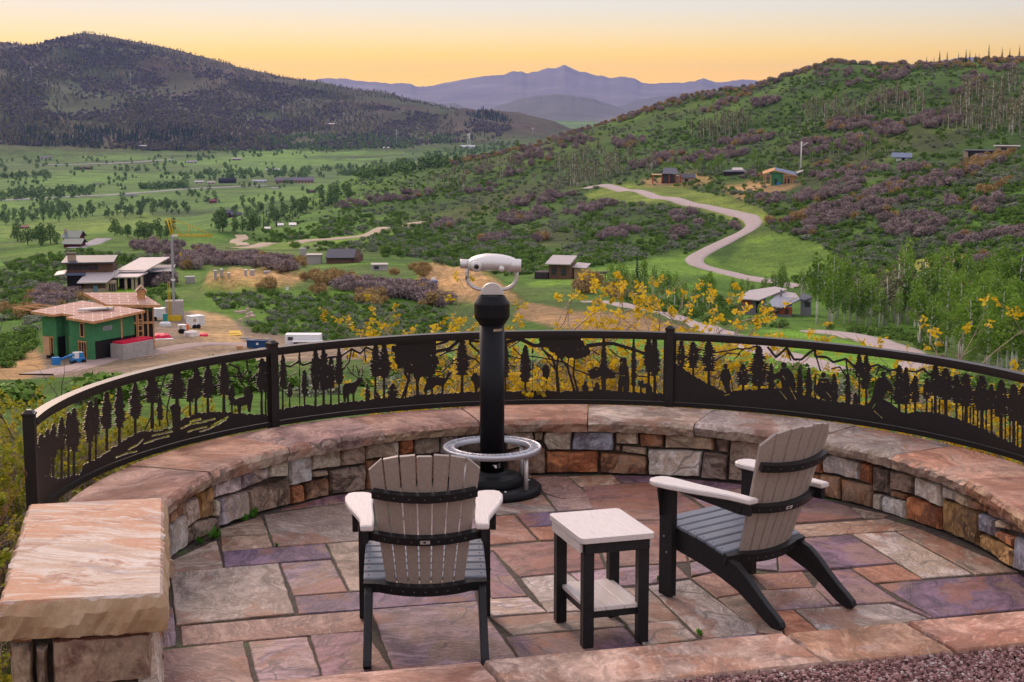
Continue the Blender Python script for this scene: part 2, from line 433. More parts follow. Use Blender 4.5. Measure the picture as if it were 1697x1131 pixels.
# --- seat wall
RW, RCAP, ROUT, ZC0, ZC1 = 2.30, 2.2145, 2.76, 0.297, 0.388
A0, A1 = math.radians(-118), math.radians(112)
wall = empty('seat_wall', (CX, CY, 0))
tag(wall, 'low curved seat wall of mixed stone blocks capped with thick sandstone slabs', 'wall')
OFFW = Matrix.Translation((-CX, -CY, 0))
def loc(p): return (p[0] - CX, p[1] - CY, p[2])
m = MB(); n = 110; v = []; f = []
for i in range(n + 1):
    a = A0 + (A1 - A0) * i / n
    for R, z in ((RW + 0.035, -0.05), (RW + 0.035, ZC0 + 0.01), (ROUT - 0.05, ZC0 + 0.01), (ROUT - 0.05, -1.0), (RW + 0.035, -1.0)): v.append(loc(cyl(a, R, z)))
for i in range(n):
    for k in range(5):
        j = (k + 1) % 5
        f.append((i * 5 + k, i * 5 + j, (i + 1) * 5 + j, (i + 1) * 5 + k))
m.add(v, f).build('wall_core', M_MORTAR, wall)

def Z(x0, y0, s): return lambda P: [(x0 + x / s, y0 + y / s) for x, y in P]
z7, z8, z9 = Z(260, 660, 3.394), Z(880, 660, 4.04), Z(1300, 690, 4.189)
WSTONES = [(c, z7(P)) for c, P in [
 ('b',[(60,615),(147,580),(150,650),(65,710)]), ('n',[(65,715),(157,655),(160,830),(70,905)]), ('v',[(150,585),(225,552),(238,680),(160,735)]), ('y',[(228,530),(308,488),(315,660),(240,685)]),
 ('d',[(165,745),(235,690),(330,670),(347,740),(165,830)]), ('v',[(312,490),(468,422),(470,520),(315,568)]), ('h',[(318,575),(346,566),(350,668),(318,668)]), ('v',[(351,565),(505,520),(515,662),(355,724)]),
 ('v',[(470,422),(622,375),(626,455),(475,517)]), ('d',[(512,520),(735,450),(747,597),(520,657)]), ('h',[(625,372),(735,342),(738,440),(628,452)]), ('n',[(740,342),(862,313),(868,465),(748,497)]),
 ('e',[(750,500),(822,485),(828,582),(752,600)]), ('h',[(865,310),(1030,283),(1032,385),(870,408)]), ('t',[(872,415),(960,405),(962,440),(875,450)]), ('b',[(830,480),(962,445),(965,547),(832,582)]),
 ('d',[(1035,280),(1170,260),(1172,370),(1037,382)]), ('d',[(975,410),(1170,375),(1172,517),(975,547)]), ('h',[(1172,258),(1360,230),(1362,330),(1175,345)]), ('e',[(1362,228),(1440,220),(1442,310),(1365,328)]),
 ('g',[(1440,220),(1595,206),(1592,312),(1445,320)]), ('b',[(1175,350),(1360,332),(1400,485),(1175,517)]), ('b',[(1365,335),(1590,315),(1600,455),(1405,482)]), ('v',[(1597,206),(1697,198),(1700,310),(1597,312)]), ('h',[(1595,318),(1700,313),(1705,440),(1605,452)])]]
WSTONES += [('g',[(762,718),(835,712),(835,748),(763,752)]), ('d',[(764,755),(836,750),(838,788),(766,791)]), ('h',[(838,712),(883,712),(886,735),(838,748)]), ('k',[(840,750),(890,735),(904,746),(904,785),(842,789)])]
WSTONES += [(c, z8(P)) for c, P in [
 ('t',[(15,213),(90,213),(75,285),(18,290)]), ('h',[(95,213),(277,213),(265,350),(110,352),(80,290)]), ('u',[(283,213),(557,222),(550,355),(268,350)]), ('h',[(565,218),(715,222),(720,315),(568,310)]),
 ('t',[(568,314),(602,318),(600,357),(565,357)]), ('t',[(608,320),(776,335),(774,387),(608,362)]), ('b',[(722,222),(890,232),(886,336),(728,330)]), ('e',[(100,358),(450,354),(455,503),(95,503)]),
 ('b',[(460,360),(772,390),(778,518),(458,503)]), ('h',[(895,236),(1222,258),(1222,354),(895,336)]), ('n',[(782,340),(1150,357),(1125,533),(785,518)]), ('d',[(1155,362),(1225,367),(1318,385),(1312,553),(1130,537)]),
 ('t',[(1227,262),(1328,268),(1322,370),(1258,362)]), ('d',[(1332,268),(1540,290),(1535,420),(1425,562),(1318,553)])]]
WSTONES += [('h',[(1258,732),(1300,738),(1300,776),(1240,770)]), ('b',[(1238,772),(1300,778),(1305,815),(1232,803)]), ('e',[(1302,738),(1362,752),(1362,786),(1302,778)]), ('b',[(1303,780),(1358,788),(1365,826),(1307,815)])]
WSTONES += [(c, z9(P)) for c, P in [
 ('n',[(270,275),(350,262),(530,315),(520,450),(272,390)]), ('e',[(535,316),(608,340),(605,477),(525,455)]), ('d',[(615,340),(738,367),(735,545),(620,520)]), ('d',[(742,367),(905,410),(897,548),(742,510)]),
 ('b',[(250,400),(390,425),(387,583),(240,550)]), ('b',[(395,430),(620,485),(612,640),(398,588)]), ('h',[(622,535),(680,548),(677,660),(614,643)]), ('n',[(685,552),(844,590),(840,716),(682,664)]),
 ('b',[(742,515),(850,542),(847,587),(742,560)]), ('n',[(910,412),(1082,475),(1087,632),(905,552)]), ('e',[(852,552),(1087,640),(1094,795),(852,718)]), ('n',[(1100,480),(1190,510),(1186,590),(1105,572)]),
 ('h',[(1195,520),(1292,562),(1292,645),(1190,600)]), ('y',[(1105,580),(1350,665),(1350,905),(1110,795)]), ('b',[(1297,565),(1417,618),(1417,677),(1297,645)]), ('u',[(1355,670),(1470,710),(1462,842),(1353,797)]),
 ('k',[(1422,622),(1588,700),(1586,765),(1425,690)]), ('h',[(1472,715),(1557,755),(1554,797),(1475,777)]), ('e',[(1470,795),(1605,838),(1592,917),(1465,847)]), ('y',[(1355,815),(1592,922),(1590,1053),(1352,912)]),
 ('b',[(1592,700),(1690,745),(1690,840),(1597,800)]), ('u',[(1610,830),(1720,880),(1720,1120),(1600,1060)])]]
rnd = random.Random(5)
def wall_stone(poly, mat, parent, place, bulge=0.014, rnd=rnd, name='wall_stone'):
    """poly in (s,z) of a wall face; place(s,z,depth) -> local point; depth positive outwards of the face"""
    if area2(poly) < 0: poly = poly[::-1]
    P = jitter_poly(inset(poly, 0.004), 0.035, 0.004, rnd)
    cx = sum(p[0] for p in P) / len(P); cz = sum(p[1] for p in P) / len(P)
    tx, tz = rnd.uniform(-.05, .05), rnd.uniform(-.05, .05)
    v = []; f = []; n = len(P)
    Q = inset(P, 0.007)
    for ring, d in ((P, -.05), (P, -.006), (Q, bulge)):
        for (x, y) in ring: v.append(place(x, y, d + ((x - cx) * tx + (y - cz) * tz + rnd.uniform(-.0012, .0012) if d > -.01 else 0)))
    for k in range(2):
        for i in range(n):
            j = (i + 1) % n
            f.append((k * n + i, k * n + j, (k + 1) * n + j, (k + 1) * n + i))
    # rugged face: grid points inside the outline, joined to the rim
    bm = bmesh.new()
    bv = [bm.verts.new(q) for q in v]
    for q in f: bm.faces.new([bv[i] for i in q])
    cap = bm.faces.new([bv[2 * n + i] for i in range(n)])
    r = bmesh.ops.triangulate(bm, faces=[cap], ngon_method='BEAUTY')
    for _ in range(2):
        tri = [fc for fc in bm.faces if len(fc.verts) == 3]
        ed_ = list({e_ for fc in tri for e_ in fc.edges if all(len(g_.verts) == 3 for g_ in e_.link_faces) and e_.calc_length() > .045})
        if not ed_: break
        bmesh.ops.subdivide_edges(bm, edges=ed_, cuts=1); bmesh.ops.triangulate(bm, faces=[fc for fc in bm.faces if len(fc.verts) > 4])
    new = [q for q in bm.verts if q.index == -1 or q.index >= 3 * n]
    bm.verts.ensure_lookup_table(); bm.verts.index_update()
    ctr = Vector(place(cx, cz, 0)); nrm = (Vector(place(cx, cz, .1)) - ctr).normalized()
    for q in bm.verts[3 * n:]: q.co += nrm * rnd.uniform(-.003, .009)
    me = bpy.data.meshes.new(name); bm.to_mesh(me); bm.free(); me.materials.append(mat)
    return link_mesh(name, me, parent)
def place_wall(s, z, d): return loc(cyl(s / RW, RW - d, z))
smin, smax = 9, -9
for c, P in WSTONES:
    Q = []
    for x, y in P:
        a, z = oncyl(x, y, RW)
        Q.append((a * RW, min(ZC0 - 0.002, max(-0.03, z))))
    smin = min(smin, min(q[0] for q in Q)); smax = max(smax, max(q[0] for q in Q))
    wall_stone(Q, M_STONE[c], wall, place_wall)
def fill_course(s0, s1, z0, z1, place, parent, name='wall_stone'):
    s = s0
    while s < s1 - 0.05:
        w = min(rnd.uniform(0.14, 0.34), s1 - s)
        zm = z0 + (z1 - z0) * rnd.choice((0.45, 0.55, 0.5))
        pick = lambda: M_STONE[rnd.choice('bdhnveyhbg')]
        if rnd.random() < 0.25: wall_stone([(s, z0), (s + w, z0), (s + w, z1), (s, z1)], pick(), parent, place, name=name)
        else:
            wall_stone([(s, z0), (s + w, z0), (s + w, zm), (s, zm)], pick(), parent, place, name=name)
            wall_stone([(s, zm), (s + w, zm), (s + w, z1), (s, z1)], pick(), parent, place, name=name)
        s += w
fill_course(A0 * RW + .05, smin - .005, -0.02, ZC0 - .002, place_wall, wall)
fill_course(smax + .005, A1 * RW - .02, -0.02, ZC0 - .002, place_wall, wall)

# cap slabs
def hashn(*k): return random.Random(hash(k)).uniform(-1, 1)
CAPC = {
 'r1': stone('cap_rust', (0.228,0.106,0.084), (0.304,0.176,0.144), (0.274,0.141,0.099), streak=5, side=(0.380,0.275,0.198), bump=.45),
 'o1': stone('cap_orange', (0.319,0.141,0.084), (0.350,0.190,0.129), (0.350,0.232,0.182), streak=3, side=(0.380,0.282,0.213), bump=.45),
 'm1': stone('cap_mauve', (0.251,0.141,0.122), (0.304,0.197,0.175), (0.228,0.120,0.114), streak=4, side=(0.380,0.282,0.220), bump=.45),
 'b1': stone('cap_brown', (0.281,0.155,0.122), (0.319,0.190,0.152), (0.251,0.127,0.099), streak=4, side=(0.350,0.239,0.152), bump=.45),
 'g1': stone('cap_grey', (0.319,0.255,0.217), (0.375,0.318,0.279), (0.303,0.209,0.163), streak=2, side=(0.367,0.286,0.209), bump=.45),
 'l1': stone('cap_lilac', (0.328,0.255,0.233), (0.375,0.310,0.287), (0.335,0.271,0.241), streak=5, side=(0.367,0.295,0.217), bump=.45),
 'd1': stone('cap_red', (0.251,0.106,0.076), (0.289,0.141,0.106), (0.304,0.169,0.122), streak=4, side=(0.418,0.268,0.152), bump=.45),
}
CUTS = [(None, 'r1'), (351, 'o1'), (478, 'm1'), (637, 'b1'), (795, 'o1'), (974, 'g1'), (1150, 'l1'), (1345, 'g1'), (1477, 'o1'), (1600, 'd1'), (1790, 'g1')]
INNER = {351: 781, 478: 742.5, 637: 713, 795: 699, 974: 695, 1150: 703, 1345: 727, 1477: 752, 1600: 799, 1790: 870}
ang = [A0] + [oncyl(x, INNER[x], RCAP)[0] for x, _ in CUTS[1:-1]] + [math.radians(97), A1]
rnd = random.Random(9)
for i in range(len(ang) - 1):
    a0, a1 = ang[i] + .0015, ang[i + 1] - .0015
    m = MB(); n = max(3, int((a1 - a0) * RCAP / 0.028))
    off = rnd.uniform(-.008, .008); zt = ZC1 + rnd.uniform(-.006, .006)
    prof = []
    v = []; f = []
    for k in range(n + 1):
        a = a0 + (a1 - a0) * k / n
        q = k // 3
        e = lambda s, amp: amp * (0.6 * hashn(i, q, s) + 0.5 * hashn(i, k, s))
        j = RCAP + off
        sec = [(RW + .06, ZC0), (j + .014 + e(1, .010), ZC0 + .003 + e(2, .006)), (j + .004 + e(3, .011), ZC0 + .032 + e(4, .006)), (j - .004 + e(5, .010), ZC0 + .060 + e(6, .006)),
               (j + .010 + e(7, .006), zt - .010 + e(8, .003)), (j + .024 + e(9, .005), zt), (j + .12, zt + .001 * hashn(i, k, 10)), (ROUT - .15, zt + .002 * hashn(i, k, 11)), (ROUT - .012, zt - .002), (ROUT + e(12, .006), zt - .02), (ROUT + e(13, .008), ZC0)]
        for R, z in sec: v.append(loc(cyl(a, R, z)))
    L = len(sec)
    for k in range(n):
        for s in range(L - 1): f.append((k * L + s, (k + 1) * L + s, (k + 1) * L + s + 1, k * L + s + 1))
    f.append(tuple(range(L - 1, -1, -1))); f.append(tuple(n * L + s for s in range(L)))
    o = m.add(v, f).build('cap_stone', CAPC[CUTS[i][1]], wall)

# --- stone pier at the left
PZ1, PZ0 = 0.85, 0.715
pc = [(-1.71, 5.06), (-1.165, 5.165), (-1.452, 6.50), (-2.005, 6.385)]
pier = empty('stone_pier', (-1.58, 5.78, 0))
tag(pier, 'square stone pier with thick cream and rust streaked slab at the left', 'pier')
pl = lambda p: (p[0] + 1.58, p[1] - 5.78, p[2])
M_PCAP = None
t = NT('pier_cap', 0.7)
vec = t.obj()
rt = t.n('ShaderNodeVectorRotate', rotation_type='Z_AXIS'); t.l(vec, rt.inputs['Vector']); rt.inputs['Angle'].default_value = 0.15
wp = t.n('ShaderNodeTexNoise'); t.l(rt.outputs[0], wp.inputs['Vector']); wp.inputs['Scale'].default_value = 1.6; wp.inputs['Detail'].default_value = 3
v2 = t.vmath('ADD', rt.outputs[0], t.vmath('MULTIPLY', wp.outputs['Color'], (.35, .35, .35)))
sv = t.vmath('MULTIPLY', v2, (0.8, 5.0, 5.0))
f1 = t.noise(sv, 1.7, 7, 0.58); f2 = t.noise(t.vmath('MULTIPLY', v2, (1.2, 3.6, 1)), 1.5, 5, 0.6); f3 = t.noise(vec, 60, 5, .7); f5 = t.noise(t.vmath('MULTIPLY', v2, (1.6, 2.6, 2)), 2.6, 5, .6); f7 = t.noise(t.vmath('MULTIPLY', v2, (1.0, 14, 14)), 3.0, 6, .7)
cc = t.ramp(f1, [(0.38, (.25, .19, .19)), (0.46, (.38, .265, .20)), (0.52, (.44, .335, .27)), (0.60, (.50, .42, .38))])
cc = t.mix(t.math('MULTIPLY', t.sramp(f2, 0.46, 0.58), 0.9), cc, (.38, .15, .062))
cc = t.mix(t.math('MULTIPLY', t.sramp(f5, 0.545, 0.62), .9), cc, (.24, .095, .05))
cc = t.mix(t.math('MULTIPLY', t.sramp(f7, 0.53, 0.60), .65), cc, (.50, .44, .40))
cc = t.mix(t.math('MULTIPLY', t.sramp(f7, 0.47, 0.40), .5), cc, (.32, .20, .13))
cc = t.mix(1.0, cc, t.mix(t.sramp(f3, .3, .7), (.86, .86, .86), (1.08, 1.08, 1.08)), 'MULTIPLY')
g = t.n('ShaderNodeNewGeometry'); sx = t.n('ShaderNodeSeparateXYZ'); t.l(g.outputs['True Normal'], sx.inputs[0])
sidec = t.mix(t.sramp(t.noise(vec, 6, 6, .7), .35, .7), (.33, .20, .10), (.46, .32, .20))
t.color(t.mix(t.sramp(sx.outputs[2], .45, .75), sidec, cc)); t.bump(t.math('ADD', f1, t.math('MULTIPLY', f3, .3)), .5, .015)
M_PCAP = t.mat
def rough_slab(poly, z0, z1, amp, step, seed, tf):
    P = []
    n0 = len(poly)
    for i in range(n0):
        a, b = poly[i], poly[(i + 1) % n0]; L = math.hypot(b[0] - a[0], b[1] - a[1]); k = max(2, int(L / step))
        for j in range(k): P.append((a[0] + (b[0] - a[0]) * j / k, a[1] + (b[1] - a[1]) * j / k))
    n = len(P); rows = [(0.6, 0), (0.0, .05), (-.3, .35), (-.1, .65), (.35, .93), (0.9, 1.0)]
    v = []; f = []
    for r, (ins, h) in enumerate(rows):
        q = inset(P, max(0.001, 0.004 + amp * max(ins, 0))) if ins >= 0 else inset(P, -amp * -ins)
        for i, p in enumerate(q):
            hh = 0.5 * hashn(seed, i // 3, r) + 0.6 * hashn(seed, i, r)
            k = 0 if r == len(rows) - 1 else amp * 0.55 * hh
            nx, ny = p[0] - sum(x[0] for x in poly) / n0, p[1] - sum(x[1] for x in poly) / n0; L = math.hypot(nx, ny)
            v.append(tf((p[0] + nx / L * k, p[1] + ny / L * k, z0 + (z1 - z0) * h + (0.3 * amp * hashn(seed, i, r, 5) if 0 < r < len(rows) - 1 else 0))))
    for r in range(len(rows) - 1):
        for i in range(n):
            j = (i + 1) % n
            f.append((r * n + i, r * n + j, (r + 1) * n + j, (r + 1) * n + i))
    f.append(tuple(range(n - 1, -1, -1))); f.append(tuple((len(rows) - 1) * n + i for i in range(n)))
    return MB().add(v, f)
rough_slab(pc, PZ0, PZ1, 0.020, 0.024, 31, pl).build('cap_stone', M_PCAP, pier)
body = inset(pc, 0.055)
MB().prism(inset(pc, 0.10), -0.6, PZ0 - .002, 0, lambda u, v, w: pl((u, v, w))).build('pier_core', M_MORTAR, pier)
def face_place(a, b):
    L = math.hypot(b[0] - a[0], b[1] - a[1]); ux, uy = (b[0] - a[0]) / L, (b[1] - a[1]) / L; nx, ny = uy, -ux
    return L, (lambda s, z, d: pl((a[0] + ux * s + nx * d, a[1] + uy * s + ny * d, z)))
rnd = random.Random(21)
L, pf = face_place(body[0], body[1])
for c, s0, s1, z0, z1 in [('t', -.02, .055, .33, .70), ('t', .06, .105, .35, .68), ('k', .115, L, .535, .708), ('b', .115, .26, .36, .53), ('t', .265, L, .40, .53), ('h', .265, L, .2, .395), ('d', -.02, .255, .12, .33)]:
    wall_stone([(s0, z0), (s1, z0), (s1, z1), (s0, z1)], M_STONE[c], pier, pf, 0.022, rnd)
fill_course(-.02, L, -.3, .1, pf, pier)
L, pf = face_place(body[1], body[2])
fill_course(0, L, .38, .708, pf, pier); fill_course(0, L, .05, .375, pf, pier); fill_course(0, L, -.28, .045, pf, pier)
for k in (2, 3):
    L, pf = face_place(body[k], body[(k + 1) % 4])
    fill_course(0, L, .38, .708, pf, pier); fill_course(0, L, .05, .375, pf, pier); fill_course(0, L, -.3, .045, pf, pier)

# --- edging slabs and the gravel above them
EZ = 0.15
e0, e1 = Vector(onz(400, 1131, EZ)), Vector(onz(1697, 1012, EZ))
ed = (e1 - e0).normalized(); en = Vector((ed.y, -ed.x))          # en: towards the camera
g0, g1 = Vector(onz(1257, 1110, EZ)), Vector(onz(1697, 1066, EZ))
ew0, ew1 = (g0 - e0).dot(en), (g1 - e0).dot(en)
EW = (ew0 + ew1) / 2
edging = empty('stone_edging', (e0.x + ed.x * 2, e0.y + ed.y * 2, 0))
tag(edging, 'straight row of flat orange sandstone edging slabs between patio and gravel', 'edging')
eo = edging.location
M_EDGE = [stone('edge_a', (0.396,0.200,0.139), (0.447,0.267,0.204), (0.310,0.126,0.082), streak=4, side=(0.378,0.251,0.204), bump=.4),
          stone('edge_b', (0.413,0.267,0.204), (0.464,0.310,0.245), (0.396,0.185,0.106), streak=3, side=(0.378,0.251,0.204), bump=.4),
          stone('edge_c', (0.396,0.193,0.098), (0.447,0.251,0.155), (0.413,0.281,0.220), streak=3, side=(0.378,0.251,0.204), bump=.4)]
cuts = [-0.55]
for px, py in ((800, 1096), (1300, 1049), (1500, 1030)):
    cuts.append((Vector(onz(px, py, EZ)) - e0).dot(ed))
cuts += [3.9, 4.9, 6.0]
for i in range(len(cuts) - 1):
    s0, s1 = cuts[i] + .004, cuts[i + 1] - .004
    sk = 0.02
    P = [e0 + ed * s0, e0 + ed * s1, e0 + ed * (s1 + sk) + en * (EW + .01), e0 + ed * (s0 + sk) + en * (EW + .01)]
    rough_slab([(p.x, p.y) for p in P][::-1], 0.055, EZ + (i % 2) * .003, 0.012, 0.06, 60 + i, lambda p: (p[0] - eo.x, p[1] - eo.y, p[2])).build('edging_slab', M_EDGE[i % 3], edging)
P = [e0 - ed * .6 + en * .03, e0 + ed * 6 + en * .03, e0 + ed * 6 + en * EW * .9, e0 - ed * .6 + en * EW * .9]
MB().prism([(p.x - eo.x, p.y - eo.y) for p in P], -0.3, 0.06).build('edging_footing', M_MORTAR, edging)
t = NT('gravel_bed', 0.95)
fg = t.noise(t.obj(), 70, 4, .7)
t.color(t.ramp(fg, [(.3, (.10, .045, .045)), (.7, (.26, .14, .13))])); t.bump(fg, 1.0, .02)
gp = [e0 - ed * 1.2 + en * EW, e0 + ed * 9 + en * EW, e0 + ed * 9 + en * 14, e0 - ed * 5 + en * 14, e0 - ed * 5 + en * (EW + 1.6), e0 - ed * 1.2 + en * (EW + 1.2)]
tag(MB().prism([(p.x, p.y) for p in gp], -.4, EZ - .028).build('gravel_path', t.mat), kind='structure')
# loose red chips, as far as the photograph shows them and a bit beyond
t = NT('gravel_chip', 0.85)
at = t.n('ShaderNodeAttribute', attribute_name='tone')
t.color(t.ramp(at.outputs['Fac'], [(0, (.09, .035, .035)), (.35, (.22, .10, .095)), (.7, (.33, .18, .17)), (.93, (.42, .28, .26)), (1, (.50, .43, .40))]))
nchip = 21000
ss = rng.uniform(0.6, 5.2, nchip); tt = EW + rng.uniform(-0.012, 0.75, nchip) ** 1.0
v = []; f = []; tone = []
bm_chip = [(-1, -1, -1), (1, -1, -1), (1.1, .9, -1), (-.9, 1, -1), (-.6, -.5, 1), (.7, -.6, .7), (.5, .7, 1), (-.7, .5, .8)]
fc = [(4, 5, 6, 7), (0, 1, 5, 4), (1, 2, 6, 5), (2, 3, 7, 6), (3, 0, 4, 7)]
bmv = np.array(bm_chip)
rz = rng.uniform(0, 6.28, nchip); tx = rng.normal(0, .5, nchip); sc = rng.uniform(.0035, .0085, nchip); asp = rng.uniform(.6, 1.6, nchip)
lift = rng.uniform(0, .02, nchip)
allv = np.zeros((nchip, 8, 3))
X = bmv[None, :, 0] * (sc * asp)[:, None]; Y = bmv[None, :, 1] * sc[:, None]; Zz = bmv[None, :, 2] * (sc * .6)[:, None]
Y2 = Y * np.cos(tx)[:, None] - Zz * np.sin(tx)[:, None]; Z2 = Y * np.sin(tx)[:, None] + Zz * np.cos(tx)[:, None]
X3 = X * np.cos(rz)[:, None] - Y2 * np.sin(rz)[:, None]; Y3 = X * np.sin(rz)[:, None] + Y2 * np.cos(rz)[:, None]
bx = e0.x + ed.x * ss + en.x * tt; by = e0.y + ed.y * ss + en.y * tt
allv[:, :, 0] = X3 + bx[:, None]; allv[:, :, 1] = Y3 + by[:, None]; allv[:, :, 2] = Z2 + (EZ - .026 + lift)[:, None]
faces = (np.arange(nchip)[:, None, None] * 8 + np.array(fc)[None]).reshape(-1, 4)
me = bpy.data.meshes.new('gravel'); me.from_pydata(allv.reshape(-1, 3).tolist(), [], faces.tolist()); me.materials.append(t.mat)
a = me.attributes.new('tone', 'FLOAT', 'POINT'); a.data.foreach_set('value', np.repeat(rng.uniform(0, 1, nchip), 8).astype(np.float32))
tag(link_mesh('gravel', me), 'crushed dark red gravel beyond the edging slabs', 'gravel', kind='stuff')

# ================================================================== FENCE with cut steel panels
RF = 2.85
M_STEEL = plain('bronze_steel', (.019, .0145, .0135), 0.42, 0.0, vary=0.15, grain=0.08, gscale=30)
M_STEEL.node_tree.nodes['Principled BSDF'].inputs['Specular IOR Level'].default_value = 0.28
fence = empty('railing', (CX, CY, 0))
tag(fence, 'dark bronze curved steel railing with cut-out panels of elk, bears, skiers and pines', 'railing')
PB, PT = 0.405, 0.855                                         # panel from / to
posts = [oncyl(52, 770, RF)[0], oncyl(452, 640, RF)[0], oncyl(1110, 610, RF)[0]]
posts.append(posts[2] + (posts[2] - posts[1]) * 1.02)
posts.append(math.radians(112))
for i, a in enumerate(posts):
    m = MB(); w = .029
    fn = lambda u, vv, ww: loc((CX + RF * math.sin(a) + u * math.cos(a) + vv * math.sin(a), CY + RF * math.cos(a) - u * math.sin(a) + vv * math.cos(a), ww))
    m.prism([(-w, -w), (w, -w), (w, w), (-w, w)], -0.55, 0.915, 0.002, fn)
    po = m.build('post', M_STEEL, fence)
    cp = MB(); w2 = .033
    cp.prism([(-w2, -w2), (w2, -w2), (w2, w2), (-w2, w2)], 0.915, 0.928, 0.002, fn)
    b4 = [fn(u, vv, 0.928) for u, vv in ((-.029, -.029), (.029, -.029), (.029, .029), (-.029, .029))]; t4 = [fn(u, vv, 0.944) for u, vv in ((-.012, -.012), (.012, -.012), (.012, .012), (-.012, .012))]
    cp.add(b4 + t4, [(4, 5, 6, 7)] + [(k, (k + 1) % 4, (k + 1) % 4 + 4, k + 4) for k in range(4)])
    cp.build('post_cap', M_STEEL, po)
def rail(a0, a1, z0, z1, w, name):
    n = max(4, int((a1 - a0) * RF / 0.06)); path = []
    for k in range(n + 1):
        a = a0 + (a1 - a0) * k / n
        path.append((loc(cyl(a, RF, (z0 + z1) / 2)), (math.sin(a), math.cos(a), 0), (0, 0, 1)))
    MB().sweep(path, w / 2, (z1 - z0) / 2).build(name, M_STEEL, fence)
gap = .031 / RF
for a0, a1 in zip(posts[:-1], posts[1:]):
    rail(a0 + gap, a1 - gap, .862, .895, .062, 'top_rail')
    rail(a0 + gap, a1 - gap, .842, .8615, .040, 'rail_lip')
    rail(a0 + gap, a1 - gap, .372, .402, .034, 'bottom_rail')

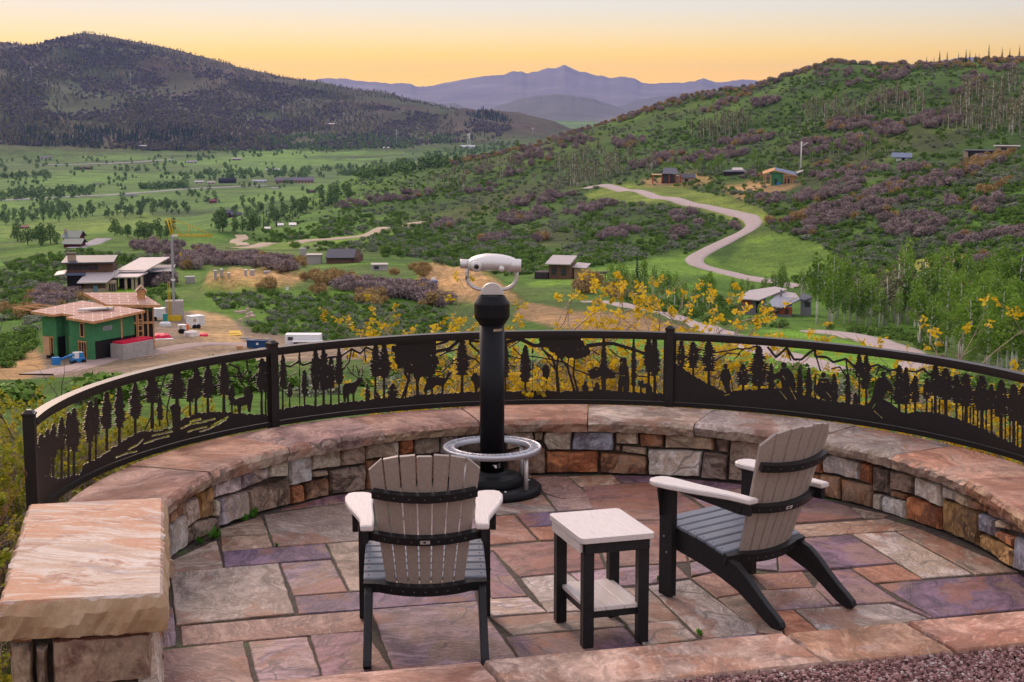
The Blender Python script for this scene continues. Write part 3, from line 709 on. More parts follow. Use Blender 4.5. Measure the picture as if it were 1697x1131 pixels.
CELL = 0.0035
class Sheet:
    """draws silhouettes into a raster of the unrolled panel, then cuts the steel plate from it"""
    def __init__(s, a0, a1):
        s.s0, s.s1 = a0 * RF, a1 * RF
        s.w = int((s.s1 - s.s0) / CELL) + 1; s.h = int((PT - PB) / CELL) + 1
        s.g = np.zeros((s.h, s.w), bool); s.T = None
    def uv(s, p):
        x0, y0, k = s.T
        a, z = oncyl(x0 + p[0] / k, y0 + p[1] / k, RF)
        return ((a * RF - s.s0) / CELL, (z - PB) / CELL)
    def fill(s, P, val=True):
        P = np.array(P); y0 = max(0, int(P[:, 1].min())); y1 = min(s.h - 1, int(P[:, 1].max()) + 1)
        n = len(P)
        for yy in range(y0, y1 + 1):
            xs = []
            for i in range(n):
                a, b = P[i], P[(i + 1) % n]
                if (a[1] <= yy + .5) != (b[1] <= yy + .5): xs.append(a[0] + (yy + .5 - a[1]) / (b[1] - a[1]) * (b[0] - a[0]))
            xs.sort()
            for q in range(0, len(xs) - 1, 2):
                i0, i1 = max(0, int(round(xs[q]))), min(s.w, int(round(xs[q + 1])))
                if i1 > i0: s.g[yy, i0:i1] = val
    def poly(s, P, val=True): s.fill([s.uv(p) for p in P], val)
    def stroke(s, P, w, val=True, w2=None):
        Q = [s.uv(p) for p in P]; w = w / s.T[2] * 3.9e-3 / CELL      # width in zoomed pixels -> cells
        w2 = w if w2 is None else w2 / s.T[2] * 3.9e-3 / CELL
        for i in range(len(Q) - 1):
            a, b = np.array(Q[i]), np.array(Q[i + 1]); d = b - a; L = np.hypot(*d)
            if L < 1e-6: continue
            nn = np.array([-d[1], d[0]]) / L
            u0 = w + (w2 - w) * i / (len(Q) - 1); u1 = w + (w2 - w) * (i + 1) / (len(Q) - 1)
            s.fill([a + nn * u0 / 2, b + nn * u1 / 2, b - nn * u1 / 2, a - nn * u0 / 2], val)
            k = max(1.0, u1 / 2)
            s.fill([b + k * np.array([math.cos(t), math.sin(t)]) for t in np.linspace(0, 6.28, 9)[:-1]], val)
    def ground(s, P):
        Q = [s.uv(p) for p in P]
        R2 = []
        for a, b in zip(Q[:-1], Q[1:]):
            k = max(1, int((b[0] - a[0]) / 4))
            for j in range(k):
                u = j / k; R2.append((a[0] + (b[0] - a[0]) * u, a[1] + (b[1] - a[1]) * u + s.r.uniform(-1.5, 2.5)))
        R2.append(Q[-1])
        s.fill([(R2[0][0], -5)] + R2 + [(R2[-1][0], -5)])
    def blob(s, c, rx, ry, n=46, rough=.22, holes=0):
        P = []
        for k in range(n):
            t = 2 * math.pi * k / n; q = 1 + s.r.uniform(-rough, rough)
            P.append((c[0] + rx * q * math.cos(t), c[1] + ry * q * math.sin(t)))
        s.poly(P)
        for _ in range(holes):
            t = s.r.uniform(0, 6.28); q = s.r.uniform(.35, .95); h = s.r.uniform(3, 7)
            x, y = c[0] + rx * q * math.cos(t), c[1] + ry * q * math.sin(t)
            s.poly([(x - h, y), (x, y - h), (x + h * .8, y + h * .3), (x, y + h)], False)
    def pine(s, x, top, base, w, crown=None, trunk=None):
        w *= 1.35
        crown = base if crown is None else crown
        trunk = trunk or max(6, w * .14)
        s.poly([(x - trunk / 2, base + 6), (x + trunk / 2, base + 6), (x + trunk / 4, top), (x - trunk / 4, top)])
        n = max(7, int((crown - top) / 11)); Lp = []; Rp = []
        for k in range(n):
            u = (k + .5) / n; y = top + (crown - top) * u
            hw = w / 2 * min(1, .25 + 1.25 * u ** .75) * (1 if u < .86 else .75)
            for sd, A in ((-1, Lp), (1, Rp)):
                q = hw * s.r.uniform(.62, 1.12)
                A.append((x + sd * q, y + (crown - top) / n * .30)); A.append((x + sd * q * s.r.uniform(.35, .6), y + (crown - top) / n * .55))
        s.poly([(x, top)] + Rp + Lp[::-1])
        for _ in range(int(w / 9)):
            u = s.r.uniform(.25, .95); hw = w / 2 * min(1, .25 + 1.1 * u); xx = x + s.r.uniform(-.75, .75) * hw; yy = top + (crown - top) * u; h = s.r.uniform(1.5, 4)
            s.poly([(xx - h, yy), (xx, yy - h), (xx + h, yy + h * .4), (xx, yy + h * 1.6)], False)
    def build(s, name):
        g = np.zeros((s.h + 2, s.w + 2), np.float32); g[1:-1, 1:-1] = s.g
        # frame strips so that the plate meets rails and posts
        g[1:5, 1:-1] = 1; g[-3:-1, 1:-1] = 1; g[1:-1, 1:5] = 1; g[1:-1, -5:-1] = 1
        for _ in range(1):
            p = np.pad(g, 1); g2 = (p[:-2, 1:-1] + p[2:, 1:-1] + p[1:-1, :-2] + p[1:-1, 2:] + 2 * p[1:-1, 1:-1]) / 6.0
            g2[0] = g2[-1] = 0; g2[:, 0] = g2[:, -1] = 0; g = g2
        thr = .5; H2, W2 = g.shape; V = []; idx = {}; faces = []; edges = []
        def vid(key, u, v_):
            if key not in idx: idx[key] = len(V); V.append((u, v_))
            return idx[key]
        def corner(i, j): return vid(('c', i, j), j, i)
        def cut(i, j, k, l):
            key = ('e', min((i, j), (k, l)), max((i, j), (k, l)))
            a, b = g[i, j], g[k, l]; q = (thr - a) / (b - a)
            return vid(key, j + (l - j) * q, i + (k - i) * q)
        ins = g > thr
        for i in range(H2 - 1):
            j = 0
            while j < W2 - 1:
                full = ins[i, j] and ins[i, j + 1] and ins[i + 1, j] and ins[i + 1, j + 1]
                if full:
                    k = j
                    while k < W2 - 1 and ins[i, k] and ins[i, k + 1] and ins[i + 1, k] and ins[i + 1, k + 1] and k - j < 14: k += 1
                    faces.append((corner(i, j), corner(i, k), corner(i + 1, k), corner(i + 1, j)))
                    j = k; continue
                cs = [(i, j), (i, j + 1), (i + 1, j + 1), (i + 1, j)]
                if any(ins[c] for c in cs):
                    P = []
                    for q in range(4):
                        a, b = cs[q], cs[(q + 1) % 4]
                        if ins[a]: P.append((corner(*a), False))
                        if ins[a] != ins[b]: P.append((cut(*a, *b), True))
                    if len(P) >= 3:
                        faces.append(tuple(p[0] for p in P))
                        for q in range(len(P)):
                            if P[q][1] and P[(q + 1) % len(P)][1]: edges.append((P[q][0], P[(q + 1) % len(P)][0]))
                j += 1
        th = .0025; out = []
        for sgn in (-1, 1):
            for u, v_ in V:
                sarc = s.s0 + (u - 1) * CELL; z = PB + (v_ - 1) * CELL
                out.append(loc(cyl(sarc / RF, RF + sgn * th, z)))
        N = len(V)
        fs = [tuple(q) for q in faces] + [tuple(x + N for x in q[::-1]) for q in faces] + [(b, a, a + N, b + N) for a, b in edges]
        return MB().add(out, fs).build(name, M_STEEL, fence)

# left panel
S = Sheet(posts[0] + gap, posts[1] - gap); S.r = random.Random(1); S.T = (0, 560, 3.03)
S.ground([(178, 690), (240, 690), (300, 705), (400, 690), (420, 640), (500, 600), (600, 530), (680, 480), (760, 465), (850, 455), (930, 400), (1000, 375), (1100, 370), (1180, 375), (1250, 385), (1345, 385)])
for a in [(205, 480, 720, 60, 690), (238, 455, 700, 55, 680), (268, 430, 700, 50, 600), (310, 395, 700, 45, 560), (345, 370, 700, 40, 540), (372, 350, 690, 60, 570), (452, 315, 620, 60, 520), (482, 295, 610, 40, 480), (537, 270, 560, 62, 455), (600, 240, 520, 62, 450),
          (680, 220, 470, 62, 405), (765, 190, 450, 88, 325), (803, 290, 440, 36, 410), (890, 160, 400, 100, 305), (955, 200, 385, 40, 320), (985, 150, 380, 72, 300), (1045, 140, 370, 64, 300), (1125, 120, 370, 74, 285), (1165, 230, 370, 36, 335), (1315, 100, 382, 64, 270), (1335, 120, 382, 40, 260)]: S.pine(*a)
S.stroke([(1150, 130), (1195, 150), (1215, 195), (1245, 160), (1240, 110)], 9); S.stroke([(1180, 190), (1215, 195), (1255, 215), (1290, 180)], 8); S.stroke([(800, 290), (830, 190), (850, 170)], 6); S.stroke([(730, 460), (765, 380)], 6)
S.poly([(862, 335), (880, 330), (884, 308), (898, 312), (898, 330), (908, 350), (905, 420), (897, 440), (896, 505), (866, 505), (868, 410), (862, 370), (852, 345)])
S.stroke([(862, 255), (842, 340), (838, 390), (846, 440)], 6)
S.poly([(1180, 310), (1200, 300), (1228, 292), (1226, 258), (1240, 245), (1262, 262), (1272, 290), (1264, 325), (1258, 372), (1247, 372), (1243, 335), (1212, 342), (1209, 378), (1197, 378), (1192, 335), (1176, 345)])
for P in ([(1235, 252), (1205, 215), (1190, 175)], [(1205, 215), (1215, 185)], [(1242, 248), (1262, 205), (1258, 165)], [(1262, 205), (1275, 195)], [(1225, 235), (1200, 232)]): S.stroke(P, 6)
for P in ([(760, 490), (830, 475), (868, 465)], [(940, 470), (990, 455), (1040, 445)], [(905, 455), (960, 430), (1000, 425), (1080, 405)], [(1060, 440), (1110, 415), (1145, 395)], [(640, 560), (690, 535), (720, 505)], [(720, 530), (790, 505), (850, 490)], [(580, 600), (640, 575), (690, 570)], [(950, 420), (1010, 405)], [(1000, 470), (1050, 455), (1090, 432)], [(770, 465), (820, 458)]): S.stroke(P, 9, False)
S.poly([(1075, 430), (1145, 392), (1140, 410), (1090, 440)], False)
S.build('cut_panel')
# middle panel
S = Sheet(posts[1] + gap, posts[2] - gap); S.r = random.Random(2); S.T = (440, 520, 4.139)
S.ground([(90, 660), (230, 632), (400, 626), (520, 612), (650, 602), (760, 582), (950, 577), (1060, 556), (1250, 546), (1480, 532), (1640, 530)])
for a in [(120, 275, 660, 58, 510), (167, 470, 640, 42, 570), (235, 262, 630, 20, 330), (268, 380, 625, 52, 555), (345, 245, 625, 84, 520), (400, 245, 625, 95, 520), (450, 290, 620, 62, 510), (505, 235, 610, 62, 480), (700, 475, 590, 38), (755, 200, 585, 84, 430), (815, 200, 585, 90, 440), (873, 475, 580, 80), (1350, 175, 540, 105, 420), (765, 540, 585, 60)]: S.pine(*a)
S.blob((1035, 300), 140, 135, holes=16); S.blob((930, 250), 60, 60); S.blob((1130, 330), 55, 60, holes=4); S.blob((1090, 400), 70, 35); S.poly([(905, 185), (1170, 185), (1170, 260), (905, 260)])
for P, w in ([((960, 410), (985, 450), (960, 520), (940, 575)), 20], [((985, 430), (970, 520), (960, 570)), 12], [((1045, 420), (1042, 480), (1045, 560)), 22], [((1060, 430), (1045, 480)), 10],
             [((105, 350), (170, 362), (220, 330), (260, 352), (320, 330), (420, 302), (520, 290), (590, 240), (650, 272), (690, 230), (730, 245)), 14], [((590, 250), (575, 330), (525, 390)), 9], [((610, 250), (600, 290)), 8], [((560, 280), (565, 310)), 7], [((680, 250), (690, 325)), 7], [((150, 440), (215, 400)), 6],
             [((1150, 215), (1230, 195), (1250, 185)), 18], [((1150, 262), (1260, 240), (1330, 180)), 26], [((1190, 290), (1250, 260), (1330, 240)), 12], [((1150, 390), (1210, 400), (1280, 330), (1330, 300)), 10], [((1395, 185), (1470, 190)), 18], [((1400, 200), (1440, 240), (1475, 270)), 16], [((1380, 300), (1440, 310), (1480, 350)), 12], [((1440, 300), (1475, 260)), 8]): S.stroke(P, w)
S.poly([(530, 505), (545, 478), (610, 468), (638, 440), (660, 438), (674, 462), (650, 476), (628, 510), (612, 548), (612, 606), (601, 606), (597, 550), (575, 545), (573, 606), (562, 606), (556, 552), (550, 606), (539, 606), (532, 545)])
for P in ([(640, 440), (612, 425), (585, 400), (562, 365)], [(600, 415), (560, 400)], [(600, 412), (605, 352)], [(645, 438), (636, 390), (622, 350)], [(640, 415), (650, 380)], [(655, 438), (672, 405), (662, 372)], [(662, 428), (675, 420)]): S.stroke(P, 6)
S.poly([(1088, 515), (1105, 470), (1105, 440), (1140, 430), (1235, 438), (1252, 405), (1290, 392), (1268, 420), (1250, 455), (1225, 490), (1222, 548), (1210, 548), (1208, 495), (1170, 490), (1150, 510), (1150, 555), (1140, 555), (1135, 520), (1110, 525), (1105, 555), (1095, 555)])
S.stroke([(1250, 405), (1280, 350), (1285, 310)], 6)
S.poly([(1405, 430), (1420, 425), (1432, 405), (1450, 405), (1462, 425), (1480, 420), (1490, 500), (1460, 510), (1450, 540), (1438, 540), (1432, 480), (1412, 455)])
for P in ([(1425, 420), (1400, 390)], [(1430, 412), (1425, 365)], [(1445, 410), (1460, 385)]): S.stroke(P, 5)
S.T = (830, 520, 5.852)
S.ground([(0, 760), (250, 748), (480, 748), (560, 755), (800, 755), (1000, 745), (1250, 765), (1610, 772)])
for a in [(45, 230, 765, 90, 620), (240, 300, 760, 120, 660), (310, 330, 755, 26, 380), (820, 650, 765, 75), (935, 660, 765, 75), (1000, 230, 755, 70, 700, 44), (1290, 240, 765, 60, 700, 24), (1435, 230, 775, 110, 560, 30), (1495, 230, 775, 110, 600, 30)]: S.pine(*a)
S.blob((620, 300), 160, 130, holes=10); S.blob((450, 260), 75, 60); S.blob((810, 360), 60, 60, holes=3); S.blob((740, 400), 80, 40); S.blob((440, 570), 35, 80); S.blob((960, 560), 120, 50, holes=3); S.blob((900, 590), 50, 40); S.blob((1060, 590), 60, 40); S.poly([(380, 225), (780, 225), (780, 290), (380, 290)])
for P, w, w2 in ([((60, 275), (180, 240), (330, 310), (450, 305), (520, 320)), 40, 40], [((830, 312), (990, 290), (1100, 290), (1300, 350), (1440, 400)), 44, 28], [((400, 330), (480, 440), (620, 470), (720, 540), (860, 590)), 18, 12], [((290, 410), (420, 430), (640, 480)), 14, 10], [((330, 490), (420, 545)), 12, 8], [((120, 330), (210, 420)), 16, 10], [((70, 400), (200, 440)), 14, 10], [((85, 500), (160, 510)), 14, 8], [((80, 330), (190, 260)), 14, 12],
                 [((560, 765), (545, 560), (500, 420), (400, 340)), 38, 16], [((545, 560), (560, 380)), 22, 14], [((530, 540), (440, 440)), 16, 10], [((720, 760), (650, 520), (560, 400)), 28, 14], [((750, 760), (705, 590), (720, 420)), 26, 16], [((650, 520), (660, 420)), 14, 10], [((445, 760), (440, 560)), 10, 8], [((1050, 340), (1150, 420), (1220, 430)), 14, 8], [((1200, 340), (1270, 400)), 10, 6], [((1080, 580), (1150, 575)), 12, 12], [((880, 350), (960, 400)), 16, 10], [((1300, 600), (1420, 610)), 16, 12]): S.stroke(P, w, True, w2)
S.poly([(1155, 430), (1178, 432), (1200, 424), (1222, 432), (1222, 480), (1240, 530), (1250, 640), (1247, 740), (1225, 775), (1195, 768), (1185, 690), (1172, 768), (1137, 762), (1140, 660), (1152, 600), (1145, 540), (1160, 490)])
S.poly([(1332, 640), (1355, 652), (1386, 640), (1386, 680), (1440, 668), (1470, 710), (1474, 775), (1455, 775), (1440, 712), (1422, 775), (1408, 775), (1408, 712), (1372, 722), (1364, 775), (1350, 775), (1350, 705), (1332, 690)])
S.stroke([(1160, 600), (1205, 600)], 5, False); S.stroke([(1185, 520), (1175, 470)], 4, False)
S.build('cut_panel')
# right panel
S = Sheet(posts[2] + gap, posts[3] - gap); S.r = random.Random(3); S.T = (1100, 520, 2.8425)
S.ground([(50, 232), (100, 260), (150, 300), (210, 330), (290, 370), (400, 360), (500, 350), (560, 355), (640, 380), (720, 400), (840, 420), (940, 430), (1000, 415), (1040, 405), (1080, 430), (1130, 470), (1200, 460), (1300, 470), (1400, 500), (1500, 540), (1600, 590), (1697, 640), (1760, 675), (1900, 760)])
for a in [(85, 125, 250, 48), (140, 130, 300, 62, 255), (213, 130, 330, 75, 270), (375, 235, 370, 64, 335), (450, 150, 390, 90, 340), (508, 230, 360, 44), (643, 250, 385, 38), (685, 250, 395, 38), (715, 275, 400, 14), (805, 280, 420, 46), (868, 280, 425, 36), (905, 370, 430, 32), (922, 190, 430, 44, 300), (955, 195, 430, 54, 350),
          (1110, 240, 470, 64, 425), (1142, 250, 460, 54, 425), (1185, 290, 462, 54, 415), (1240, 300, 470, 40, 400), (1280, 240, 470, 74, 385), (1330, 255, 480, 84, 405), (1380, 285, 500, 50, 420), (1425, 280, 505, 84, 435), (1500, 290, 540, 84, 455), (1545, 330, 560, 50, 450), (1590, 310, 590, 84, 485), (1650, 330, 620, 74, 505), (1692, 340, 645, 64, 525), (1740, 360, 670, 70, 550), (1790, 380, 700, 70, 570)]: S.pine(*a)
for x, y0, y1 in ((1265, 400, 470), (1300, 400, 475), (1410, 430, 505), (1445, 440, 510), (1460, 430, 520), (1480, 440, 530), (1520, 450, 545), (1610, 480, 600), (1632, 480, 610), (1668, 500, 630)): S.stroke([(x, y0), (x, y1)], 7)
for P, w in ([((150, 165), (250, 182), (300, 175), (345, 165), (400, 165), (440, 150)), 7], [((245, 220), (300, 185), (350, 190), (380, 165)), 6], [((330, 215), (360, 190)), 5], [((490, 155), (530, 205), (580, 160), (615, 215), (650, 215), (690, 182), (715, 165), (715, 200), (770, 205), (800, 228), (860, 212), (900, 250)), 11], [((580, 165), (600, 220)), 6], [((720, 205), (740, 270)), 7], [((790, 260), (830, 250), (870, 310)), 7], [((860, 220), (870, 290)), 7],
             [((960, 252), (1010, 240), (1060, 268), (1100, 262)), 10], [((1060, 268), (1080, 310)), 6], [((1150, 268), (1190, 275), (1225, 258), (1255, 290)), 9], [((1020, 245), (1000, 290)), 6], [((215, 290), (255, 305), (300, 250)), 6]): S.stroke(P, w)
S.blob((292, 246), 10, 12, 12, .05); S.poly([(275, 262), (308, 258), (318, 295), (310, 335), (322, 378), (300, 385), (284, 340), (268, 300)]); S.stroke([(272, 295), (258, 355)], 4); S.stroke([(316, 290), (330, 375)], 4)
S.blob((566, 240), 12, 14, 12, .05); S.poly([(550, 258), (590, 255), (612, 285), (625, 335), (610, 395), (575, 395), (560, 350), (548, 305), (492, 312), (488, 300), (545, 275)]); S.stroke([(492, 310), (585, 400)], 4)
S.blob((753, 288), 12, 14, 12, .05); S.poly([(735, 305), (775, 303), (795, 345), (805, 385), (785, 410), (740, 400), (715, 360), (725, 330)])
S.blob((1036, 284), 13, 14, 12, .05); S.poly([(1010, 300), (1050, 298), (1075, 335), (1085, 375), (1052, 362), (1030, 410), (985, 450), (955, 440), (980, 400), (995, 340)]); S.stroke([(1075, 340), (1073, 470)], 4)
for P in ([(545, 358), (580, 402)], [(592, 340), (625, 405)], [(990, 455), (1030, 490)], [(1000, 420), (985, 445)], [(285, 385), (312, 378)], [(765, 365), (790, 395)], [(560, 290), (575, 310)], [(740, 320), (770, 322)]): S.stroke(P, 4, False)
S.build('cut_panel')
# panel on the far right, outside the frame
S = Sheet(posts[3] + gap, posts[4] - gap); S.r = random.Random(4)
S.T = (0, 0, 1); S.g[:int(.12 / CELL), :] = True
for k in range(14):
    u = S.w * (k + .5) / 14; hh = S.h * S.r.uniform(.7, .98)
    for q in range(9):
        zz = hh * (.3 + .7 * q / 9); ww = 18 * (1.1 - q / 9); S.fill([(u - ww, zz), (u + ww, zz), (u, zz + hh * .16)])
    S.fill([(u - 3, 0), (u + 3, 0), (u + 2, hh * .5), (u - 2, hh * .5)])
S.build('cut_panel')

# ================================================================== FURNITURE
def poly_lumber(name, a, b, rough=0.5, axis=(1, 14, 14), scale=9):
    t = NT(name, rough)
    v = t.vmath('MULTIPLY', t.obj(), axis)
    f1 = t.noise(v, scale, 5, .65); f2 = t.noise(t.obj(), 3, 3, .5)
    c = t.ramp(f1, [(.32, a), (.68, b)])
    t.color(t.mix(t.math('MULTIPLY', f2, .35), c, tuple(x * .75 for x in a)))
    t.bump(f1, .35, .004)
    return t.mat
M_BLACK = poly_lumber('black_lumber', (.012, .011, .012), (.022, .021, .023), .42, (6, 6, 2), 12)
M_BLACK.node_tree.nodes['Principled BSDF'].inputs['Specular IOR Level'].default_value = .22
M_BACK = poly_lumber('driftwood_back_shaded', (.27, .215, .185), (.41, .335, .29), .5, (22, 22, 1.5), 9)  # same lumber as the armrests, with the shade on the backs painted into the colour
M_ARM = poly_lumber('driftwood_arm', (.56, .49, .46), (.70, .63, .60), .45, (26, 2, 20), 7)
M_TOP = poly_lumber('driftwood_top', (.54, .47, .44), (.70, .63, .60), .45, (26, 1.6, 20), 7)
M_SEAT = poly_lumber('slate_seat', (.11, .12, .15), (.18, .195, .235), .4, (1.5, 20, 20), 10)
M_SCREW = plain('screw_steel', (.22, .21, .20), .35, 0.8)
M_LABEL = plain('maker_tag', (.62, .60, .56), .4, 0.5, vary=.2, gscale=90)

BAX = Vector((0, -.335, .942)); BN = Vector((0, .942, .335)); B0 = Vector((0, -.055, .235))
def backpt(x, t, n=0.0):
    o = 0.9 * x * x
    return B0 + BAX * t + BN * (o + n) + Vector((x, 0, 0))
def make_chair(loc3, rz, label, nm='adirondack_chair'):
    ch = empty(nm, loc3, rz)
    tag(ch, label, 'chair', 'adirondack chairs on the patio')
    side = [(.375, .362), (.1, .315), (-.06, .275), (-.12, .255), (-.18, .215), (-.25, .155), (-.32, .10), (-.37, .066), (-.405, .04), (-.415, .018), (-.40, .0), (-.35, .0), (-.30, .022), (-.22, .072), (-.12, .13), (0, .172), (.12, .205), (.375, .255)]
    for s in (-1, 1):
        MB().prism(side, s * .262 - .018, s * .262 + .018, .004, lambda u, v, w: (w, u, v)).build('rear_leg', M_BLACK, ch)
        MB().box((s * .30, .335, .287), (.036, .088, .573), .004).build('front_leg', M_BLACK, ch)
        MB().prism([(.385, .572), (.40, .572), (.40, .545), (.385, .47), (.38, .42)], s * .335 - .014, s * .335 + .014, .002, lambda u, v, w: (w, u - .03, v)).build('arm_bracket', M_BLACK, ch)
        MB().prism([(.29, .572), (-.19, .572), (-.19, .515), (-.12, .512), (.29, .545)], s * .268 - .013, s * .268 + .013, .003, lambda u, v, w: (w, u, v)).build('arm_support', M_BLACK, ch)
        arm = [(.245, .33), (.25, .385), (.268, .415), (.30, .428), (.345, .425), (.372, .40), (.382, .35), (.378, .27), (.355, .15), (.322, .03), (.298, -.07), (.29, -.205), (.232, -.205), (.232, -.05), (.238, .06), (.245, .18)]
        A = MB(); A.prism([(s * x, y) for x, y in arm], .574, .602, .006); A.build('armrest', M_ARM, ch)
        for yy, zz in ((.345, .31), (.325, .23)):
            MB().lathe([(0, -.002), (.006, -.002), (.006, .003), (.003, .0045)], (s * .3195, yy, zz), 10, 'x').build('screw', M_SCREW, ch)
    # seat slats, one by one
    for k in range(7):
        y = .372 - k * .0625; z = .3155 + .0475 * (y - .1) / .275 if y > .1 else .3155 - .0425 * (.1 - y) / .16
        sl = -.17 if y > .1 else -.26
        o = MB().prism([(-.285, -.0275), (.285, -.0275), (.285, .0275), (-.285, .0275)], 0, .02, .005, lambda u, v, w: (u, y + v, z + .004 + w - sl * v * -1 * -1)).build('seat_slat', M_SEAT, ch)
        for s in (-1, 1): MB().lathe([(.0035, 0), (.0035, .0015)], (s * .262, y, z + .0242), 8).build('screw', M_BLACK, o)
    MB().box((0, .385, .30), (.49, .022, .10), .004).build('front_apron', M_BLACK, ch)
    # back slats, fanned
    tops = [.760, .754, .736, .704]
    for i in range(-3, 4):
        b0, b1 = i * .0505, i * .0765
        wb, wt = .0445, .0685
        T = tops[abs(i)]; nx = tops[min(3, abs(i) + 1)] if abs(i) < 3 else .65
        pv = tops[abs(i) - 1] if abs(i) > 0 else T
        inn, out_ = ((pv + T) / 2 if i else T - .001), ((T + nx) / 2 if abs(i) < 3 else .655)
        def xc(t, u): return (b0 + (b1 - b0) * t / .78) + u * (wb + (wt - wb) * t / .78) / 2
        v = []; f = []
        N = 7; cols = [-1, -.86, .86, 1]
        rows = []
        for n_ in (-.010, .010):
            for r in range(N + 1):
                for u in cols:
                    if i > 0: tt = inn + (out_ - inn) * (u + 1) / 2
                    elif i < 0: tt = out_ + (inn - out_) * (u + 1) / 2
                    else: tt = T - .014 * u * u
                    if abs(i) == 3 and u * (1 if i > 0 else -1) > .8: tt -= .006
                    t = -.005 + (tt + .005) * r / N
                    e = .003 if abs(u) == 1 or r == N else 0
                    x = xc(t, u)
                    o = 0.9 * (b0 + (b1 - b0) * t / .78) ** 2; sl = 1.8 * (b0 + (b1 - b0) * t / .78) * (x - (b0 + (b1 - b0) * t / .78))
                    p = B0 + BAX * t + BN * (o + sl + n_ - math.copysign(e, n_)) + Vector((x, 0, 0))
                    v.append(tuple(p))
        C4 = len(cols); S_ = (N + 1) * C4
        for r in range(N):
            for c in range(C4 - 1):
                q = (r * C4 + c, r * C4 + c + 1, (r + 1) * C4 + c + 1, (r + 1) * C4 + c)
                f.append(q); f.append(tuple(x + S_ for x in q[::-1]))
        bd = [c for c in range(C4)] + [r * C4 + C4 - 1 for r in range(1, N + 1)] + [N * C4 + c for c in range(C4 - 2, -1, -1)] + [r * C4 for r in range(N - 1, 0, -1)]
        for a, b in zip(bd, bd[1:] + bd[:1]): f.append((b, a, a + S_, b + S_))
        MB().add(v, f).build('back_slat', M_BACK, ch)
    # curved cross bands
    def band(t, hw, hh, nm_, tabs=False, ext=0.0):
        path = []
        n_ = 18
        for k in range(n_ + 1):
            x = -hw + 2 * hw * k / n_
            p = backpt(x, t, -.026)
            tx = Vector((1, 0, 0)) + BN * (1.8 * x); sd = tx.normalized().cross(BAX)
            path.append((p, sd, BAX))
        if tabs:
            for sgn, at in ((-1, 0), (1, len(path))):
                x = sgn * (hw + tabs); e = backpt(sgn * hw, t, -.026) + Vector((sgn * tabs, .012, 0))
                path.insert(0 if sgn < 0 else len(path), (e, path[at - 1 if at else 0][1], BAX))
        o = MB().sweep(path, .0155, hh).build(nm_, M_BLACK, ch)
        for k in range(-3, 4):
            x = k * (.0505 + (.026) * t / .78)
            for dx in (0.0,):
                c = backpt(x + dx, t, -.0425)
                m_ = MB().lathe([(.0028, -.0012), (.0028, .0005), (.0, .0012)], (0, 0, 0), 8, 'y')
                s_ = m_.build('screw', M_SCREW, o); s_.location = c; s_.rotation_euler = (math.radians(199), 0, 0)
        return o
    band(.545, .232, .020, 'back_band')
    b_ = band(.315, .235, .020, 'back_band', .045)
    band(.035, .205, .025, 'back_band', .078)
    lb = MB().box((0, 0, 0), (.045, .0015, .018)).build('maker_tag', M_LABEL, b_)
    lb.location = backpt(0, .315, -.0425); lb.rotation_euler = (math.radians(19.6), 0, 0)
    mk = MB().box((0, 0, 0), (.012, .001, .009)).build('tag_mark', M_BLACK, b_)
    mk.location = backpt(-.002, .316, -.0437); mk.rotation_euler = (math.radians(19.6), 0, 0)
    return ch
make_chair((-.405, 7.155, .002), math.radians(3.5), 'grey and black slatted adirondack chair seen from behind, left of the small table')
make_chair((1.235, 7.74, .002), math.radians(39), 'grey and black slatted adirondack chair turned sideways, right of the small table')

def make_table():
    rz = math.radians(17.2)
    tb = empty('side_table', (.418, 7.255, .002), rz)
    tag(tb, 'small grey topped side table with black legs and lower shelf between the chairs', 'table')
    W, D, HT = .36, .475, .528
    r = .022
    def rounded(w, d, r, n=4):
        P = []
        for cx, cy, a0 in ((w / 2 - r, d / 2 - r, 0), (-w / 2 + r, d / 2 - r, 90), (-w / 2 + r, -d / 2 + r, 180), (w / 2 - r, -d / 2 + r, 270)):
            for k in range(n + 1):
                a = math.radians(a0 + 90 * k / n); P.append((cx + r * math.cos(a), cy + r * math.sin(a)))
        return P
    # tabletop of boards
    xs = [-W / 2, -.06, .06, W / 2]
    full = rounded(W, D, r)
    nb = 4
    for k in range(nb):
        x0, x1 = -W / 2 + W * k / nb + (.0004 if k else 0), -W / 2 + W * (k + 1) / nb - (.0004 if k < nb - 1 else 0)
        P = []
        for i in range(len(full)):
            a, b = full[i], full[(i + 1) % len(full)]
            ia, ib = x0 <= a[0] <= x1, x0 <= b[0] <= x1
            if ia: P.append(a)
            for xc in sorted((x0, x1), key=lambda q: abs(q - a[0])):
                if (a[0] - xc) * (b[0] - xc) < 0:
                    u = (xc - a[0]) / (b[0] - a[0]); P.append((xc, a[1] + (b[1] - a[1]) * u))
        MB().prism(P, HT - .026, HT, .0012).build('top_board', M_TOP, tb)
    lx, ly = .135, .19
    for sx in (-1, 1):
        for sy in (-1, 1):
            MB().box((sx * lx, sy * ly, (HT - .027) / 2), (.052, .042, HT - .027), .003).build('leg', M_BLACK, tb)
    for sy in (-1, 1): MB().box((0, sy * (ly + .030), HT - .052), (W - .05, .018, .048), .002).build('apron', M_BLACK, tb)
    for sx in (-1, 1):
        MB().box((sx * (lx + .034), 0, HT - .052), (.014, D - .08, .048), .002).build('apron', M_TOP, tb)
    for k in range(3):
        w = .265 / 3
        MB().box((-.265 / 2 + w * (k + .5), 0, .178), (w - .002, .40, .022), .003).build('shelf_board', M_TOP, tb)
    for sy in (-1, 1): MB().box((0, sy * .185, .150), (.27 - .052 - .002, .018, .032), .002).build('shelf_rail', M_BLACK, tb)
    for sx in (-1, 1): MB().box((sx * .118, 0, .150), (.018, .336, .032), .002).build('shelf_rail', M_BLACK, tb)
make_table()

